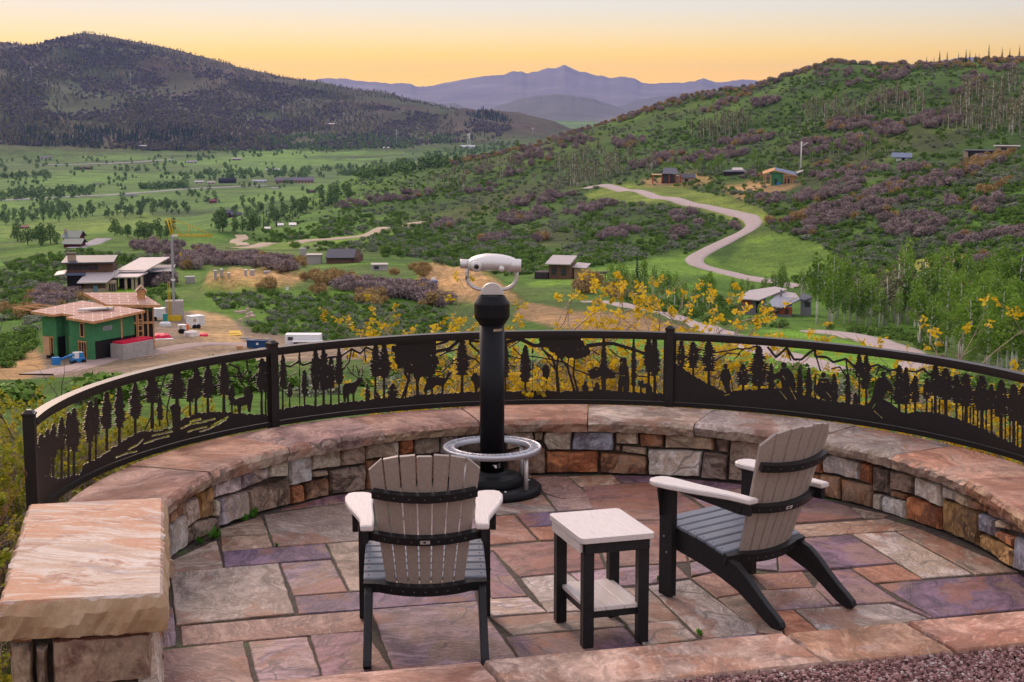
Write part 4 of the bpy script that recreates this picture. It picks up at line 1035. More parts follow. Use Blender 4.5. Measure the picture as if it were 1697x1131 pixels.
# ================================================================== TOWER VIEWER
M_VBLK = plain('viewer_black', (.008, .008, .010), .45, 0.0, vary=.2, gscale=40)
M_VBLK.node_tree.nodes['Principled BSDF'].inputs['Specular IOR Level'].default_value = .16
t = NT('viewer_silver', .42); t.b.inputs['Metallic'].default_value = .55
fs = t.noise(t.obj(), 220, 3, .6)
t.color(t.ramp(fs, [(.3, (.58, .55, .53)), (.7, (.70, .67, .65))])); t.bump(fs, .15, .002)
M_SILV = t.mat
t = NT('viewer_cast', .38); t.b.inputs['Metallic'].default_value = .7
fs = t.noise(t.obj(), 160, 4, .7)
t.color(t.ramp(fs, [(.3, (.40, .40, .43)), (.7, (.60, .60, .64))])); t.bump(fs, .35, .003)
M_CAST = t.mat
VX, VY = -.127, 9.98
vw = empty('tower_viewer', (VX, VY, 0))
tag(vw, 'silver sightseeing binocular viewer on a black pedestal with a round silver step', 'viewer')
MB().lathe([(.318, .0), (.32, .012), (.318, .034), (.30, .047), (.19, .052), (0, .052)], (0, 0, .002), 64).build('base_plate', M_VBLK, vw)
MB().lathe([(.20, 0), (.202, .012), (.198, .045), (.178, .062), (.14, .066), (.112, .072), (.108, .085), (.085, .09), (.0, .09)], (0, 0, .05), 56).build('base_flange', M_VBLK, vw)
MB().lathe([(.0785, .13), (.0785, 1.115), (0, 1.115)], (0, 0, 0), 44).build('pole', M_VBLK, vw)
MB().lathe([(.079, 1.085), (.082, 1.09), (.105, 1.125), (.113, 1.14), (.113, 1.222), (.108, 1.232), (.080, 1.275), (.0, 1.277)], (0, 0, 0), 44, smooth=False).build('collar', M_VBLK, vw)
def arcband(r0, a0, a1, z0, z1, name, mat):
    n_ = 14; v = []; f = []
    for k in range(n_ + 1):
        a = a0 + (a1 - a0) * k / n_
        for R, z in ((r0, z0), (r0 + .0012, z0), (r0 + .0012, z1), (r0, z1)): v.append((R * math.sin(a), -R * math.cos(a), z))
    for k in range(n_):
        for q in range(4): f.append((k * 4 + q, (k + 1) * 4 + q, (k + 1) * 4 + (q + 1) % 4, k * 4 + (q + 1) % 4))
    return MB().add(v, f).build(name, mat, vw)
arcband(.0786, .12, .95, 1.052, 1.068, 'number_plate', plain('plate_gilt', (.45, .36, .27), .35, .6, vary=.4, gscale=160))
M_INK = plain('white_ink', (.75, .74, .72), .6)
# maker's mark low on the pole: a small round emblem followed by an S
mk = MB()
for (u, z, r_) in ((.022, .183, .009), (.008, .190, .0035), (.026, .175, .006)):
    P = [(u + r_ * math.cos(a), z + r_ * math.sin(a)) for a in np.linspace(0, 2 * math.pi, 12, endpoint=False)]
    mk.prism(P, 0, .0008, 0, lambda a, b, w: (.079 * math.sin(a / .079), -(.079 + w) * math.cos(a / .079), b))
mk.build('emblem', M_INK, vw)
sm = MB()
pts = [(.008, .010), (.004, .013), (-.004, .013), (-.007, .009), (-.004, .004), (.004, -.001), (.007, -.006), (.004, -.011), (-.004, -.011), (-.008, -.008)]
for (x0, y0), (x1, y1) in zip(pts[:-1], pts[1:]):
    d = Vector((x1 - x0, y1 - y0)).normalized(); nn = Vector((-d.y, d.x)) * .0016
    sm.prism([(.050 + x0 + nn.x, .183 + y0 + nn.y), (.050 + x0 - nn.x, .183 + y0 - nn.y), (.050 + x1 - nn.x, .183 + y1 - nn.y), (.050 + x1 + nn.x, .183 + y1 + nn.y)], 0, .0008, 0, lambda a, b, w: (.079 * math.sin(a / .079), -(.079 + w) * math.cos(a / .079), b))
sm.build('lettering', plain('grey_ink', (.28, .28, .28), .6), vw)
# round step with cast lettering
RS0, RS1, ZS = .243, .316, .302
ring = MB().lathe([(RS0, ZS - .034), (RS0, ZS - .004), (RS0 + .006, ZS), (RS0 + .009, ZS - .003), (RS1 - .009, ZS - .003), (RS1 - .006, ZS), (RS1, ZS - .005), (RS1, ZS - .034), (RS0, ZS - .034)], (0, 0, 0), 80, caps=False).build('step_ring', M_CAST, vw)
mk = MB(); r2 = random.Random(4)
for k in range(64):
    a = 2 * math.pi * k / 64
    if k % 16 in (0,): continue
    for q in range(3):
        aa = a + r2.uniform(-.022, .022); rr = .2795 + r2.uniform(-.012, .012); tilt = r2.choice((0, 0, 1.57, .5, -.5))
        L_ = .011; w_ = .0022
        mk.box((rr * math.cos(aa), rr * math.sin(aa), ZS - .001), (L_ * 2 if tilt == 0 else L_ * 1.2, w_ * 2, .005), 0, aa + tilt)
tag(mk.build('cast_marks', M_CAST, ring), kind='stuff')
for a in (-38, 47, 160, 232):
    a = math.radians(a)
    MB().lathe([(.0125, .048), (.0125, ZS - .033)], (.276 * math.cos(a), .276 * math.sin(a), 0), 14).build('step_post', M_SILV, vw)
for a in (-70, 20, 110, 200):
    a = math.radians(a); MB().lathe([(.008, .05), (.008, .056), (.004, .059)], (.25 * math.cos(a), .25 * math.sin(a), 0), 10).build('bolt', M_SILV, vw)
# yoke, bracket and head
yk = [(-.156, 0, 1.44)] + [(-.156 + 0.0 * k, 0, 1.44 - .02 * k) for k in range(1, 4)]
for k in range(9):
    a = math.pi + (math.pi / 2) * k / 8; yk.append((-.056 + .10 * math.cos(a) if True else 0, 0, 1.385 + .075 * math.sin(a)))
for k in range(9):
    a = 1.5 * math.pi + (math.pi / 2) * k / 8; yk.append((.056 + .10 * math.cos(a), 0, 1.385 + .075 * math.sin(a)))
yk += [(.156, 0, 1.40), (.156, 0, 1.44)]
MB().tube(yk, .0125, 12).build('yoke', M_SILV, vw)
P = [(-.072, 0)] + [(.072 * math.cos(a), .075 * math.sin(a)) for a in np.linspace(math.pi, 0, 22)[1:-1]] + [(.072, 0)]
MB().prism(P, -.028, .028, .004, lambda u, v, w: (u, w, 1.277 + v)).build('bracket', M_SILV, vw)
hd = empty('head', (0, 0, 0)); hd.parent = vw
secs = [(-.150, .022, .030, 1.462), (-.146, .036, .05, 1.464), (-.125, .045, .072, 1.470), (-.09, .052, .088, 1.476), (-.04, .058, .096, 1.4795), (.02, .056, .096, 1.480), (.07, .052, .09, 1.478), (.115, .046, .078, 1.474), (.145, .038, .062, 1.470), (.160, .026, .042, 1.468)]
v = []; f = []; n_ = 28
for x, hh, hw, zc in secs:
    for k in range(n_):
        a = 2 * math.pi * k / n_; ca, sa = math.cos(a), math.sin(a); e = .82
        v.append((x, hw * math.copysign(abs(ca) ** e, ca), zc + hh * math.copysign(abs(sa) ** e, sa) * (1 if sa > 0 else .9)))
for i in range(len(secs) - 1):
    for k in range(n_): f.append((i * n_ + k, i * n_ + (k + 1) % n_, (i + 1) * n_ + (k + 1) % n_, (i + 1) * n_ + k))
f.append(tuple(range(n_ - 1, -1, -1))); f.append(tuple((len(secs) - 1) * n_ + k for k in range(n_)))
head = MB().add(v, f, 0, True).build('housing', M_SILV, vw)
bpy.data.objects.remove(hd)
MB().lathe([(.0, -.2), (.027, -.2), (.029, -.196), (.029, -.13), (0, -.13)], (0, .01, 1.472), 24, 'x').build('side_barrel', M_SILV, head)
MB().lathe([(.034, -.09), (.034, -.097), (.030, -.101), (.0, -.101)], (-.095, 0, 1.4655), 28, 'y').build('lens_ring', M_SILV, head)
MB().lathe([(.0125, -.1015), (.0125, -.103), (.0, -.103)], (-.095, 0, 1.4655), 20, 'y').build('lens', plain('lens_glass', (.01, .008, .008), .08), head)
MB().lathe([(.0165, -.1012), (.0165, -.1022), (.0126, -.1024)], (-.095, 0, 1.4655), 20, 'y', caps=False).build('lens_bezel', plain('lens_bezel', (.16, .13, .12), .35, .5), head)
MB().lathe([(0, .088), (.041, .088), (.044, .092), (.044, .100), (.041, .103), (.044, .107), (.044, .114), (.041, .118), (.041, .180), (.038, .185), (.0, .185)], (0, -.032, 1.466), 28, 'x').build('coin_barrel', M_SILV, head)
MB().lathe([(0, -.125), (.016, -.125), (.018, -.12), (.018, -.07)], (.062, 0, 1.452), 16, 'y').build('focus_knob', M_SILV, head)

# ================================================================== TERRAIN
def lat(ix, iy, seed):
    h = (ix.astype(np.int64) * 374761393 + iy.astype(np.int64) * 668265263 + seed * 982451653) & 0xFFFFFFFF
    h = ((h ^ (h >> 13)) * 1274126177) & 0xFFFFFFFF
    return ((h ^ (h >> 16)) & 0xFFFF) / 32767.5 - 1.0
def vnoise(x, y, seed=0):
    ix, iy = np.floor(x), np.floor(y); fx, fy = x - ix, y - iy
    fx = fx * fx * (3 - 2 * fx); fy = fy * fy * (3 - 2 * fy)
    a = lat(ix, iy, seed); b = lat(ix + 1, iy, seed); c = lat(ix, iy + 1, seed); d = lat(ix + 1, iy + 1, seed)
    return (a * (1 - fx) + b * fx) * (1 - fy) + (c * (1 - fx) + d * fx) * fy
def fbm(x, y, seed=0, oct=4, gain=.5):
    s = 0; a = 1
    for k in range(oct):
        s = s + a * vnoise(x * 2 ** k, y * 2 ** k, seed + k * 17); a *= gain
    return s
ZV = -126.0                                                  # valley floor
def te_of(x, y):
    d = ray(x, y); return d[2] / math.hypot(d[0], d[1])
def az_of(x, y=330): d = ray(x, y); return math.atan2(d[0], d[1])
NEAR = [(3, -.45), (12.2, -.40), (16, -.75), (24, -2.0), (45, -5.2)]
LEFTM = lambda foot, crest_r, crest_y, mids=(): [(1500, 'v'), (2300, 'v'), (3300, 'v'), (3700, foot)] + list(mids) + [(crest_r, crest_y), (crest_r * 1.12, crest_y + 16), (crest_r * 1.35, crest_y + 60), (crest_r * 1.6, 'v')]
# per photo column: (distance, row of the photo where that ground would appear) - 'v' = valley floor height
COLS = {
 -700: [(100, 650), (170, 640), (205, 620), (280, 560), (420, 500), (600, 450), (850, 420), (1000, 412)] + LEFTM(238, 6500, 95, [(4200, 205), (5000, 160)]),
 0: [(100, 640), (170, 628), (205, 609), (240, 580), (300, 545), (360, 515), (420, 490), (500, 468), (600, 440), (700, 425), (850, 412), (1000, 406)] + LEFTM(240, 6500, 74, [(4200, 205), (4700, 150), (5000, 128), (5300, 128), (5900, 95)]),
 150: [(100, 640), (170, 630), (205, 608), (252, 541), (262, 535), (300, 520), (350, 500), (405, 476), (430, 464), (500, 446), (600, 420), (700, 410), (850, 403), (1000, 400)] + LEFTM(246, 6500, 65, [(4200, 215), (4700, 178), (5100, 158), (5400, 150), (5900, 95)]),
 300: [(100, 630), (170, 615), (205, 598), (250, 544), (270, 535), (300, 515), (350, 490), (400, 470), (450, 452), (550, 428), (650, 410), (750, 398), (900, 394)] + LEFTM(250, 6500, 97, [(4200, 222), (4800, 190), (5400, 160), (5900, 120)]),
 450: [(100, 615), (170, 602), (205, 588), (250, 553), (275, 540), (320, 505), (350, 480), (380, 462), (450, 445), (550, 427), (640, 414), (720, 405), (850, 394), (1000, 384), (1300, 366), (1600, 352)] + LEFTM(254, 6300, 132, [(4200, 230), (4800, 205), (5400, 172)])[1:],
 600: [(100, 610), (170, 592), (205, 582), (250, 560), (300, 525), (340, 488), (365, 470), (420, 452), (480, 438), (560, 426), (650, 410), (720, 400), (850, 383), (1000, 358), (1150, 330), (1300, 305), (1450, 296), (1700, 310), (2100, 'v')] + LEFTM(252, 6000, 160, [(4600, 222), (5300, 190)])[1:],
 750: [(100, 610), (170, 596), (205, 588), (260, 562), (300, 542), (360, 492), (400, 466), (450, 452), (520, 436), (600, 420), (700, 398), (850, 364), (1000, 325), (1200, 290), (1400, 270), (1700, 290), (2300, 'v')] + LEFTM(248, 5500, 188, [(4500, 226)])[1:],
 900: [(100, 612), (150, 598), (200, 562), (250, 527), (300, 505), (350, 482), (400, 466), (480, 440), (600, 400), (750, 355), (900, 315), (1050, 285), (1200, 252), (1350, 235), (1650, 260), (2400, 'v'), (3700, 'v'), (4600, 228), (5200, 209), (5900, 215), (7500, 'v'), (9000, 'v')],
 1050: [(100, 625), (150, 605), (200, 565), (250, 534), (320, 500), (400, 470), (480, 445), (560, 415), (650, 375), (720, 338), (790, 312), (850, 304), (950, 290), (1050, 262), (1150, 220), (1300, 190), (1600, 215), (2600, 'v'), (9000, 'v')],
 1200: [(100, 640), (150, 608), (200, 577), (260, 553), (330, 535), (400, 514), (450, 490), (500, 462), (560, 420), (620, 385), (680, 350), (740, 322), (800, 303), (860, 298), (950, 275), (1050, 225), (1150, 180), (1300, 150), (1600, 180), (2800, 'v'), (9000, 'v')],
 1350: [(100, 660), (150, 622), (200, 590), (260, 562), (330, 540), (400, 517), (450, 495), (480, 470), (520, 440), (560, 400), (620, 350), (680, 310), (730, 293), (800, 292), (900, 262), (1000, 205), (1100, 150), (1250, 112), (1600, 150), (2800, 'v'), (9000, 'v')],
 1500: [(100, 690), (150, 636), (200, 600), (260, 568), (330, 548), (400, 522), (440, 490), (470, 460), (510, 415), (560, 360), (600, 312), (640, 277), (720, 280), (850, 235), (950, 185), (1050, 140), (1200, 110), (1600, 145), (2800, 'v'), (9000, 'v')],
 1697: [(100, 735), (150, 680), (200, 632), (260, 592), (330, 557), (400, 527), (440, 480), (480, 420), (520, 350), (560, 290), (600, 249), (700, 262), (850, 215), (950, 165), (1050, 128), (1200, 105), (1600, 140), (2800, 'v'), (9000, 'v')],
 2400: [(100, 760), (150, 700), (200, 650), (260, 600), (330, 560), (400, 530), (440, 480), (480, 410), (520, 340), (560, 270), (600, 230), (700, 235), (850, 200), (950, 150), (1050, 110), (1200, 85), (1600, 120), (2800, 'v'), (9000, 'v')],
}
RG = np.concatenate([np.geomspace(3, 60, 40)[:-1], np.geomspace(60, 1700, 270)[:-1], np.geomspace(1700, 9500, 150)])
xs_col = sorted(COLS)
azc = np.array([az_of(x) for x in xs_col])
prof = []
for x in xs_col:
    rr = [math.log(r) for r, _ in NEAR]; zz = [z for _, z in NEAR]
    for r, y in COLS[x]:
        rr.append(math.log(r)); zz.append(ZV if y == 'v' else H + r * te_of(min(max(x, -60), 1760), y))
    rr.append(math.log(9600)); zz.append(ZV)
    # smooth monotone-free cubic through the keys (in tan-elevation, so that silhouettes keep their rows)
    te = (np.array(zz) - H) / np.exp(rr)
    prof.append(np.interp(np.log(RG), rr, te))
prof = np.array(prof)
AZ = np.concatenate([np.linspace(-.80, -.335, 60)[:-1], np.linspace(-.335, .335, 620), np.linspace(.335, .80, 60)[1:]])
TE = np.empty((len(AZ), len(RG)))
for k in range(len(RG)): TE[:, k] = np.interp(AZ, azc, prof[:, k])
def smooth(A, axis, n):
    w = np.hanning(2 * n + 3)[1:-1]; w /= w.sum()
    P = np.pad(A, [(n, n) if ax == axis else (0, 0) for ax in (0, 1)], mode='edge')
    out = 0
    for i, ww in enumerate(w): out = out + ww * np.take(P, range(i, i + A.shape[axis]), axis=axis)
    return out
TE = smooth(TE, 0, 24); TE = smooth(TE, 1, 2)
GX = np.sin(AZ)[:, None] * RG[None]; GY = np.cos(AZ)[:, None] * RG[None]
GZ = H + TE * RG[None]
RR = np.broadcast_to(RG[None], GX.shape)
# relief: gullies on the hills, small bumps nearby, flat valley
valley = np.clip((GZ - ZV - 4) / 25.0, 0, 1)
amp = np.interp(RG, [3, 20, 60, 150, 260, 300, 700, 1200, 3500, 5000, 9500], [.02, .05, .25, .5, .5, 1.2, 2.2, 4.5, 10, 26, 22])[None]
lam = np.interp(RG, [3, 60, 200, 600, 1200, 5000, 9500], [4, 14, 30, 60, 110, 520, 700])[None]
rot = .5
u_ = GX * math.cos(rot) + GY * math.sin(rot); w_ = -GX * math.sin(rot) + GY * math.cos(rot)
# constant wavelength bands instead of a varying one, blended by distance
NZ = np.zeros_like(GZ)
for L0, r0, r1, a0, sd in ((9, 14, 500, .16, 1), (28, 40, 900, .5, 2), (75, 250, 2500, 1.6, 3), (210, 500, 6000, 4.0, 4), (620, 2800, 12000, 22, 5), (1500, 3500, 14000, 26, 6)):
    wgt = np.clip((np.log(RR) - math.log(r0)) / .5, 0, 1) * np.clip((math.log(r1) - np.log(RR)) / .5, 0, 1)
    nn = fbm(u_ / L0, w_ / L0, sd, 3)
    if L0 >= 200: nn = 1 - 2.0 * np.abs(nn)                    # ridged
    NZ += wgt * a0 * nn
PXG = 848.5 + F * np.tan(AZ)[:, None] / CP                      # approximate column of each ray
flat = np.ones_like(GZ)
def in_poly(PX, PY, P):
    inside = np.zeros(PX.shape, bool); n = len(P)
    for i in range(n):
        (x0, y0), (x1, y1) = P[i], P[(i + 1) % n]
        if y0 == y1: continue
        c = ((y0 > PY) != (y1 > PY)) & (PX < (x1 - x0) * (PY - y0) / (y1 - y0) + x0)
        inside ^= c
    return inside
def project(X, Y, Zw):
    zc = Y * CP - (Zw - H) * SP; yc = Y * SP + (Zw - H) * CP
    return 848.5 + F * X / zc, 565.5 - F * yc / zc
GPX, GPY = project(GX, GY, GZ)
PAD = [(-40, 640), (60, 590), (150, 545), (240, 520), (330, 515), (390, 530), (480, 560), (560, 570), (700, 580), (560, 620), (300, 650), (0, 660)]
m_pad = in_poly(GPX, GPY, PAD) & (RR > 170) & (RR < 300)
flat[m_pad] = .15
GZ = GZ + NZ * np.where(valley > 0, .15 + .85 * valley, .15) * smooth(flat, 0, 3)
HEAPS = [([(335, 480), (345, 456), (400, 449), (480, 451), (512, 464), (470, 476), (380, 486)], 290, 440, 3.2), ([(690, 472), (700, 444), (780, 442), (830, 470), (868, 500), (800, 504), (740, 490)], 290, 470, 3.0)]
for P, r0, r1, hh in HEAPS:
    m_ = (in_poly(GPX, GPY, P) & (RR > r0) & (RR < r1)).astype(float); m_ = smooth(smooth(m_, 0, 5), 1, 3)
    GZ = GZ + hh * m_ * (.55 + .55 * fbm(GX / 7, GY / 7, 91, 3))
GZ[:, RG < 12.3] = np.minimum(GZ[:, RG < 12.3], -.33)
TE = (GZ - H) / RG[None]
GPX, GPY = project(GX, GY, GZ)
ENV = np.maximum.accumulate(TE, axis=1)
def height(x, y):
    r = np.hypot(x, y); a = np.arctan2(x, y)
    fi = np.interp(a, AZ, np.arange(len(AZ))); fj = np.interp(np.log(r), np.log(RG), np.arange(len(RG)))
    i = np.clip(np.floor(fi).astype(int), 0, len(AZ) - 2); j = np.clip(np.floor(fj).astype(int), 0, len(RG) - 2); p = fi - i; q = fj - j
    return (GZ[i, j] * (1 - p) + GZ[i + 1, j] * p) * (1 - q) + (GZ[i, j + 1] * (1 - p) + GZ[i + 1, j + 1] * p) * q
def hit(px, py, rmin=0.0):
    """first ground met by the sight line through a photo pixel -> (x, y, z) or None"""
    d = ray(px, py); a = math.atan2(d[0], d[1]); te = d[2] / math.hypot(d[0], d[1])
    fi = np.interp(a, AZ, np.arange(len(AZ))); i = min(int(fi), len(AZ) - 2); p = fi - i
    prof_ = TE[i] * (1 - p) + TE[i + 1] * p
    j0 = np.searchsorted(RG, max(rmin, 12.5))
    idx = np.nonzero(prof_[j0:] >= te)[0]
    if len(idx) == 0: return None
    j = j0 + idx[0]
    if j <= j0: r = RG[j]
    else:
        q = (te - prof_[j - 1]) / max(1e-9, prof_[j] - prof_[j - 1]); r = RG[j - 1] + (RG[j] - RG[j - 1]) * q
    return (math.sin(a) * r, math.cos(a) * r, H + te * r)

# --- ground colours (what grows or lies there)
COLR = np.zeros(GZ.shape + (3,))
def setc(mask, c, k=1.0):
    m_ = (mask * k)[..., None]; COLR[:] = COLR * (1 - m_) + np.array(c) * m_
n1 = fbm(GX / 23, GY / 23, 40, 4); n2 = fbm(GX / 90, GY / 90, 50, 4); n3 = fbm(GX / 420, GY / 420, 60, 4); n4 = fbm(GX / 6, GY / 6, 70, 3)
setc(np.ones_like(GZ), (.050, .105, .022))
setc(np.clip(n1 * .9 + .15, 0, 1), (.085, .165, .030), .8)
setc(np.clip(n2 * 1.5 - .3, 0, 1), (.075, .105, .045), .8)
setc(np.clip(-n4 - .2, 0, 1), (.035, .070, .020), .6)
far = np.clip((RR - 1400) / 400, 0, 1)
# valley meadows
vm = far * (GZ < ZV + 10)
setc(vm, (.115, .195, .050)); setc(vm * np.clip(n3 * 2 + .1, 0, 1), (.075, .115, .045), .8); setc(vm * np.clip(fbm(GX / 200, GY / 120, 61, 3) * 2 - .6, 0, 1), (.055, .085, .035))
# mountain on the left
mt = np.clip((RR - 3200) / 500, 0, 1) * np.clip((GZ - ZV - 8) / 30, 0, 1)
setc(mt, (.092, .076, .058)); setc(mt * np.clip(fbm(GX / 300, GY / 700, 62, 4) * 1.6, 0, 1), (.062, .088, .042), .9); setc(mt * np.clip(fbm(GX / 260, GY / 260, 64, 4) * 1.8 - .2, 0, 1), (.105, .068, .060), .9)
# right hill: darker green with brush
rh = np.clip((GPX - 560) / 160, 0, 1) * np.clip((RR - 480) / 120, 0, 1) * np.clip((1750 - RR) / 200, 0, 1)
setc(rh * .8, (.048, .095, .026)); setc(rh * np.clip(n2 * 1.6, 0, 1), (.075, .078, .048), .6); setc(rh * np.clip(fbm(GX / 45, GY / 45, 66, 3) * 1.8 - .5, 0, 1), (.085, .150, .032), .8)
COLR = COLR * (1 - .36 * rh[..., None]) * (1 - .30 * mt[..., None])
def zone(P, c, r0, r1, k=1.0, soft=2, nz=None):
    m_ = (in_poly(GPX, GPY, P) & (RR > r0) & (RR < r1)).astype(float)
    m_ = smooth(smooth(m_, 0, soft), 1, 1)
    if nz is not None: m_ = m_ * np.clip(nz, 0, 1)
    setc(m_, c, k)
DIRT, PILE = (.175, .128, .140), (.34, .205, .145)
zone(PAD, DIRT, 165, 300, 1.0, 3)
zone([(-20, 612), (60, 575), (75, 610), (30, 640), (-20, 640)], PILE, 165, 300)
zone([(318, 560), (318, 515), (380, 525), (405, 555), (395, 575)], (.30, .20, .16), 165, 300)
zone([(200, 618), (420, 590), (520, 588), (420, 612), (240, 640)], (.30, .245, .225), 165, 300, .6, 2, n4 + .4)
zone([(335, 478), (345, 455), (400, 447), (480, 450), (510, 462), (470, 474), (380, 484)], PILE, 290, 440)
zone([(690, 470), (700, 440), (780, 440), (830, 470), (870, 500), (800, 505), (740, 490)], PILE, 290, 470)
zone([(870, 500), (950, 515), (1060, 520), (1140, 545), (1120, 556), (960, 552), (850, 525)], (.27, .165, .125), 150, 320)
zone([(1160, 418), (1010, 440), (870, 470), (890, 478), (1100, 455), (1230, 462), (1180, 430)], (.095, .170, .034), 380, 640)
zone([(960, 330), (1010, 305), (1090, 305), (1200, 325), (1262, 345), (1280, 365), (1240, 375), (1130, 340)], (.115, .150, .040), 600, 900)
zone([(1060, 300), (1100, 293), (1160, 290), (1190, 300), (1150, 308), (1070, 308)], (.24, .15, .10), 640, 1000)
zone([(1190, 312), (1260, 300), (1330, 302), (1300, 318), (1230, 330)], (.25, .155, .105), 560, 1000)
zone([(1200, 440), (1240, 395), (1300, 385), (1420, 420), (1430, 470), (1300, 465)], (.085, .142, .032), 420, 640)
zone([(1420, 465), (1500, 430), (1600, 418), (1590, 450), (1560, 480), (1450, 490)], (.150, .175, .045), 400, 640)
zone([(1530, 448), (1560, 428), (1598, 422), (1585, 442)], (.30, .19, .11), 400, 640, .9)
zone([(1455, 455), (1530, 432), (1540, 440), (1470, 466)], (.26, .18, .09), 400, 640, .5)
zone([(1130, 560), (1300, 545), (1450, 575), (1560, 625), (1697, 720), (1697, 780), (1300, 680), (1000, 640), (1000, 580)], (.105, .215, .030), 60, 420)
zone([(850, 560), (1130, 560), (1130, 650), (850, 650)], (.085, .180, .030), 60, 420)
zone([(330, 470), (470, 478), (620, 480), (730, 500), (730, 570), (560, 565), (420, 550), (345, 505)], (.062, .125, .022), 240, 420, .8)
zone([(170, 485), (185, 473), (240, 472), (245, 484), (200, 492)], (.11, .22, .03), 330, 460)
for P, c in (([(0, 335), (0, 310), (220, 305), (420, 320), (330, 345), (100, 350)], (.10, .165, .05)), ([(0, 372), (240, 352), (300, 368), (120, 392), (0, 400)], (.135, .19, .045)), ([(0, 300), (120, 285), (330, 290), (430, 262), (560, 262), (500, 280), (200, 305)], (.115, .20, .055)), ([(250, 275), (430, 252), (540, 258), (380, 272)], (.13, .22, .055)), ([(0, 262), (140, 268), (270, 272), (120, 285), (0, 285)], (.085, .13, .05))): zone(P, c, 1200, 4200, .85)
zone([(400, 412), (480, 402), (600, 390), (700, 372), (720, 368), (690, 384), (600, 402), (480, 412)], (.12, .185, .045), 560, 1100, .7)
# bare reddish scars on the mountain
zone([(172, 116), (230, 122), (285, 132), (280, 141), (215, 135), (175, 122)], (.36, .17, .10), 4500, 6600, .5, 2, fbm(GX / 60, GY / 60, 81, 3) * 2)
COLR = COLR * (np.array([1.60, 1.62, 1.05]) * (1 - far[..., None]) + np.array([1.04, 1.14, .80]) * far[..., None])
me = bpy.data.meshes.new('hillside')
na, nr = GX.shape
V = np.stack([GX, GY, GZ], -1).reshape(-1, 3)
ii, jj = np.meshgrid(np.arange(na - 1), np.arange(nr - 1), indexing='ij')
b = (ii * nr + jj).ravel()
FQ = np.stack([b, b + 1, b + nr + 1, b + nr], 1)
def fast_mesh(me, V, FQ):
    me.vertices.add(len(V)); me.vertices.foreach_set('co', V.astype(np.float32).ravel())
    k = FQ.shape[1]
    me.loops.add(FQ.size); me.loops.foreach_set('vertex_index', FQ.astype(np.int32).ravel())
    me.polygons.add(len(FQ)); me.polygons.foreach_set('loop_start', np.arange(0, FQ.size, k, dtype=np.int32)); me.polygons.foreach_set('loop_total', np.full(len(FQ), k, np.int32))
    me.update(calc_edges=True)
fast_mesh(me, V, FQ[:, ::-1])
me.polygons.foreach_set('use_smooth', np.ones(len(FQ), bool))
ca = me.attributes.new('ground', 'FLOAT_COLOR', 'POINT')
ca.data.foreach_set('color', np.concatenate([np.clip(COLR, 0, 1), np.ones(COLR.shape[:2] + (1,))], -1).reshape(-1).astype(np.float32))
t = NT('ground_cover', .95)
at = t.n('ShaderNodeAttribute', attribute_name='ground')
geo = t.n('ShaderNodeNewGeometry').outputs['Position']
fa = t.noise(geo, .9, 6, .75); fb = t.noise(geo, .12, 4, .7)
mul = t.mix(1.0, t.ramp(fa, [(.30, (.45, .45, .45)), (.52, (.95, .95, .95)), (.72, (1.6, 1.6, 1.5))]), t.ramp(fb, [(.32, (.72, .75, .75)), (.68, (1.25, 1.22, 1.2))]), 'MULTIPLY')
mul = t.mix(1.0, mul, t.ramp(t.noise(geo, .018, 6, .72), [(.38, (.66, .70, .72)), (.5, (1, 1, 1)), (.62, (1.28, 1.24, 1.12))]), 'MULTIPLY')
t.color(t.mix(1.0, at.outputs['Color'], mul, 'MULTIPLY'))
t.b.inputs['Specular IOR Level'].default_value = .1
t.bump(fa, .9, .6)
M_GROUND = t.mat
me.materials.append(M_GROUND)
tag(link_mesh('hillside', me), kind='structure')

# far valley floor and mountain ranges
t = NT('valley_ground', .95)
geo = t.n('ShaderNodeNewGeometry').outputs['Position']
t.color(t.ramp(t.noise(geo, .0016, 6, .7), [(.35, (.075, .105, .05)), (.55, (.12, .165, .065)), (.7, (.10, .10, .06))]))
angs = np.linspace(-.85, .85, 60)
v = [(math.sin(a) * 9300, math.cos(a) * 9300, ZV - 1) for a in angs] + [(math.sin(a) * 24500, math.cos(a) * 24500, ZV - 1) for a in angs]
n = len(angs)
tag(MB().add(v, [(i, i + n, i + n + 1, i + 1) for i in range(n - 1)]).build('valley_floor', t.mat), kind='structure')
v = [(math.sin(a) * 2.0, math.cos(a) * 2.0, -.6) for a in np.linspace(.8, 2 * math.pi - .8, 60)] + [(math.sin(a) * 3000, math.cos(a) * 3000, -12.) for a in np.linspace(.8, 2 * math.pi - .8, 60)]
tag(MB().add(v, [(i, i + 60, i + 61, i + 1) for i in range(59)]).build('hill_behind', M_GROUND), kind='structure')
M_FAR = plain('far_slope', (.085, .088, .070), .95)
def mat_range(name, a, b, c, sc):
    t = NT(name, .95); geo = t.n('ShaderNodeNewGeometry').outputs['Position']
    f = t.noise(geo, sc, 7, .7)
    t.color(t.ramp(f, [(.36, a), (.54, b), (.70, c)])); return t.mat
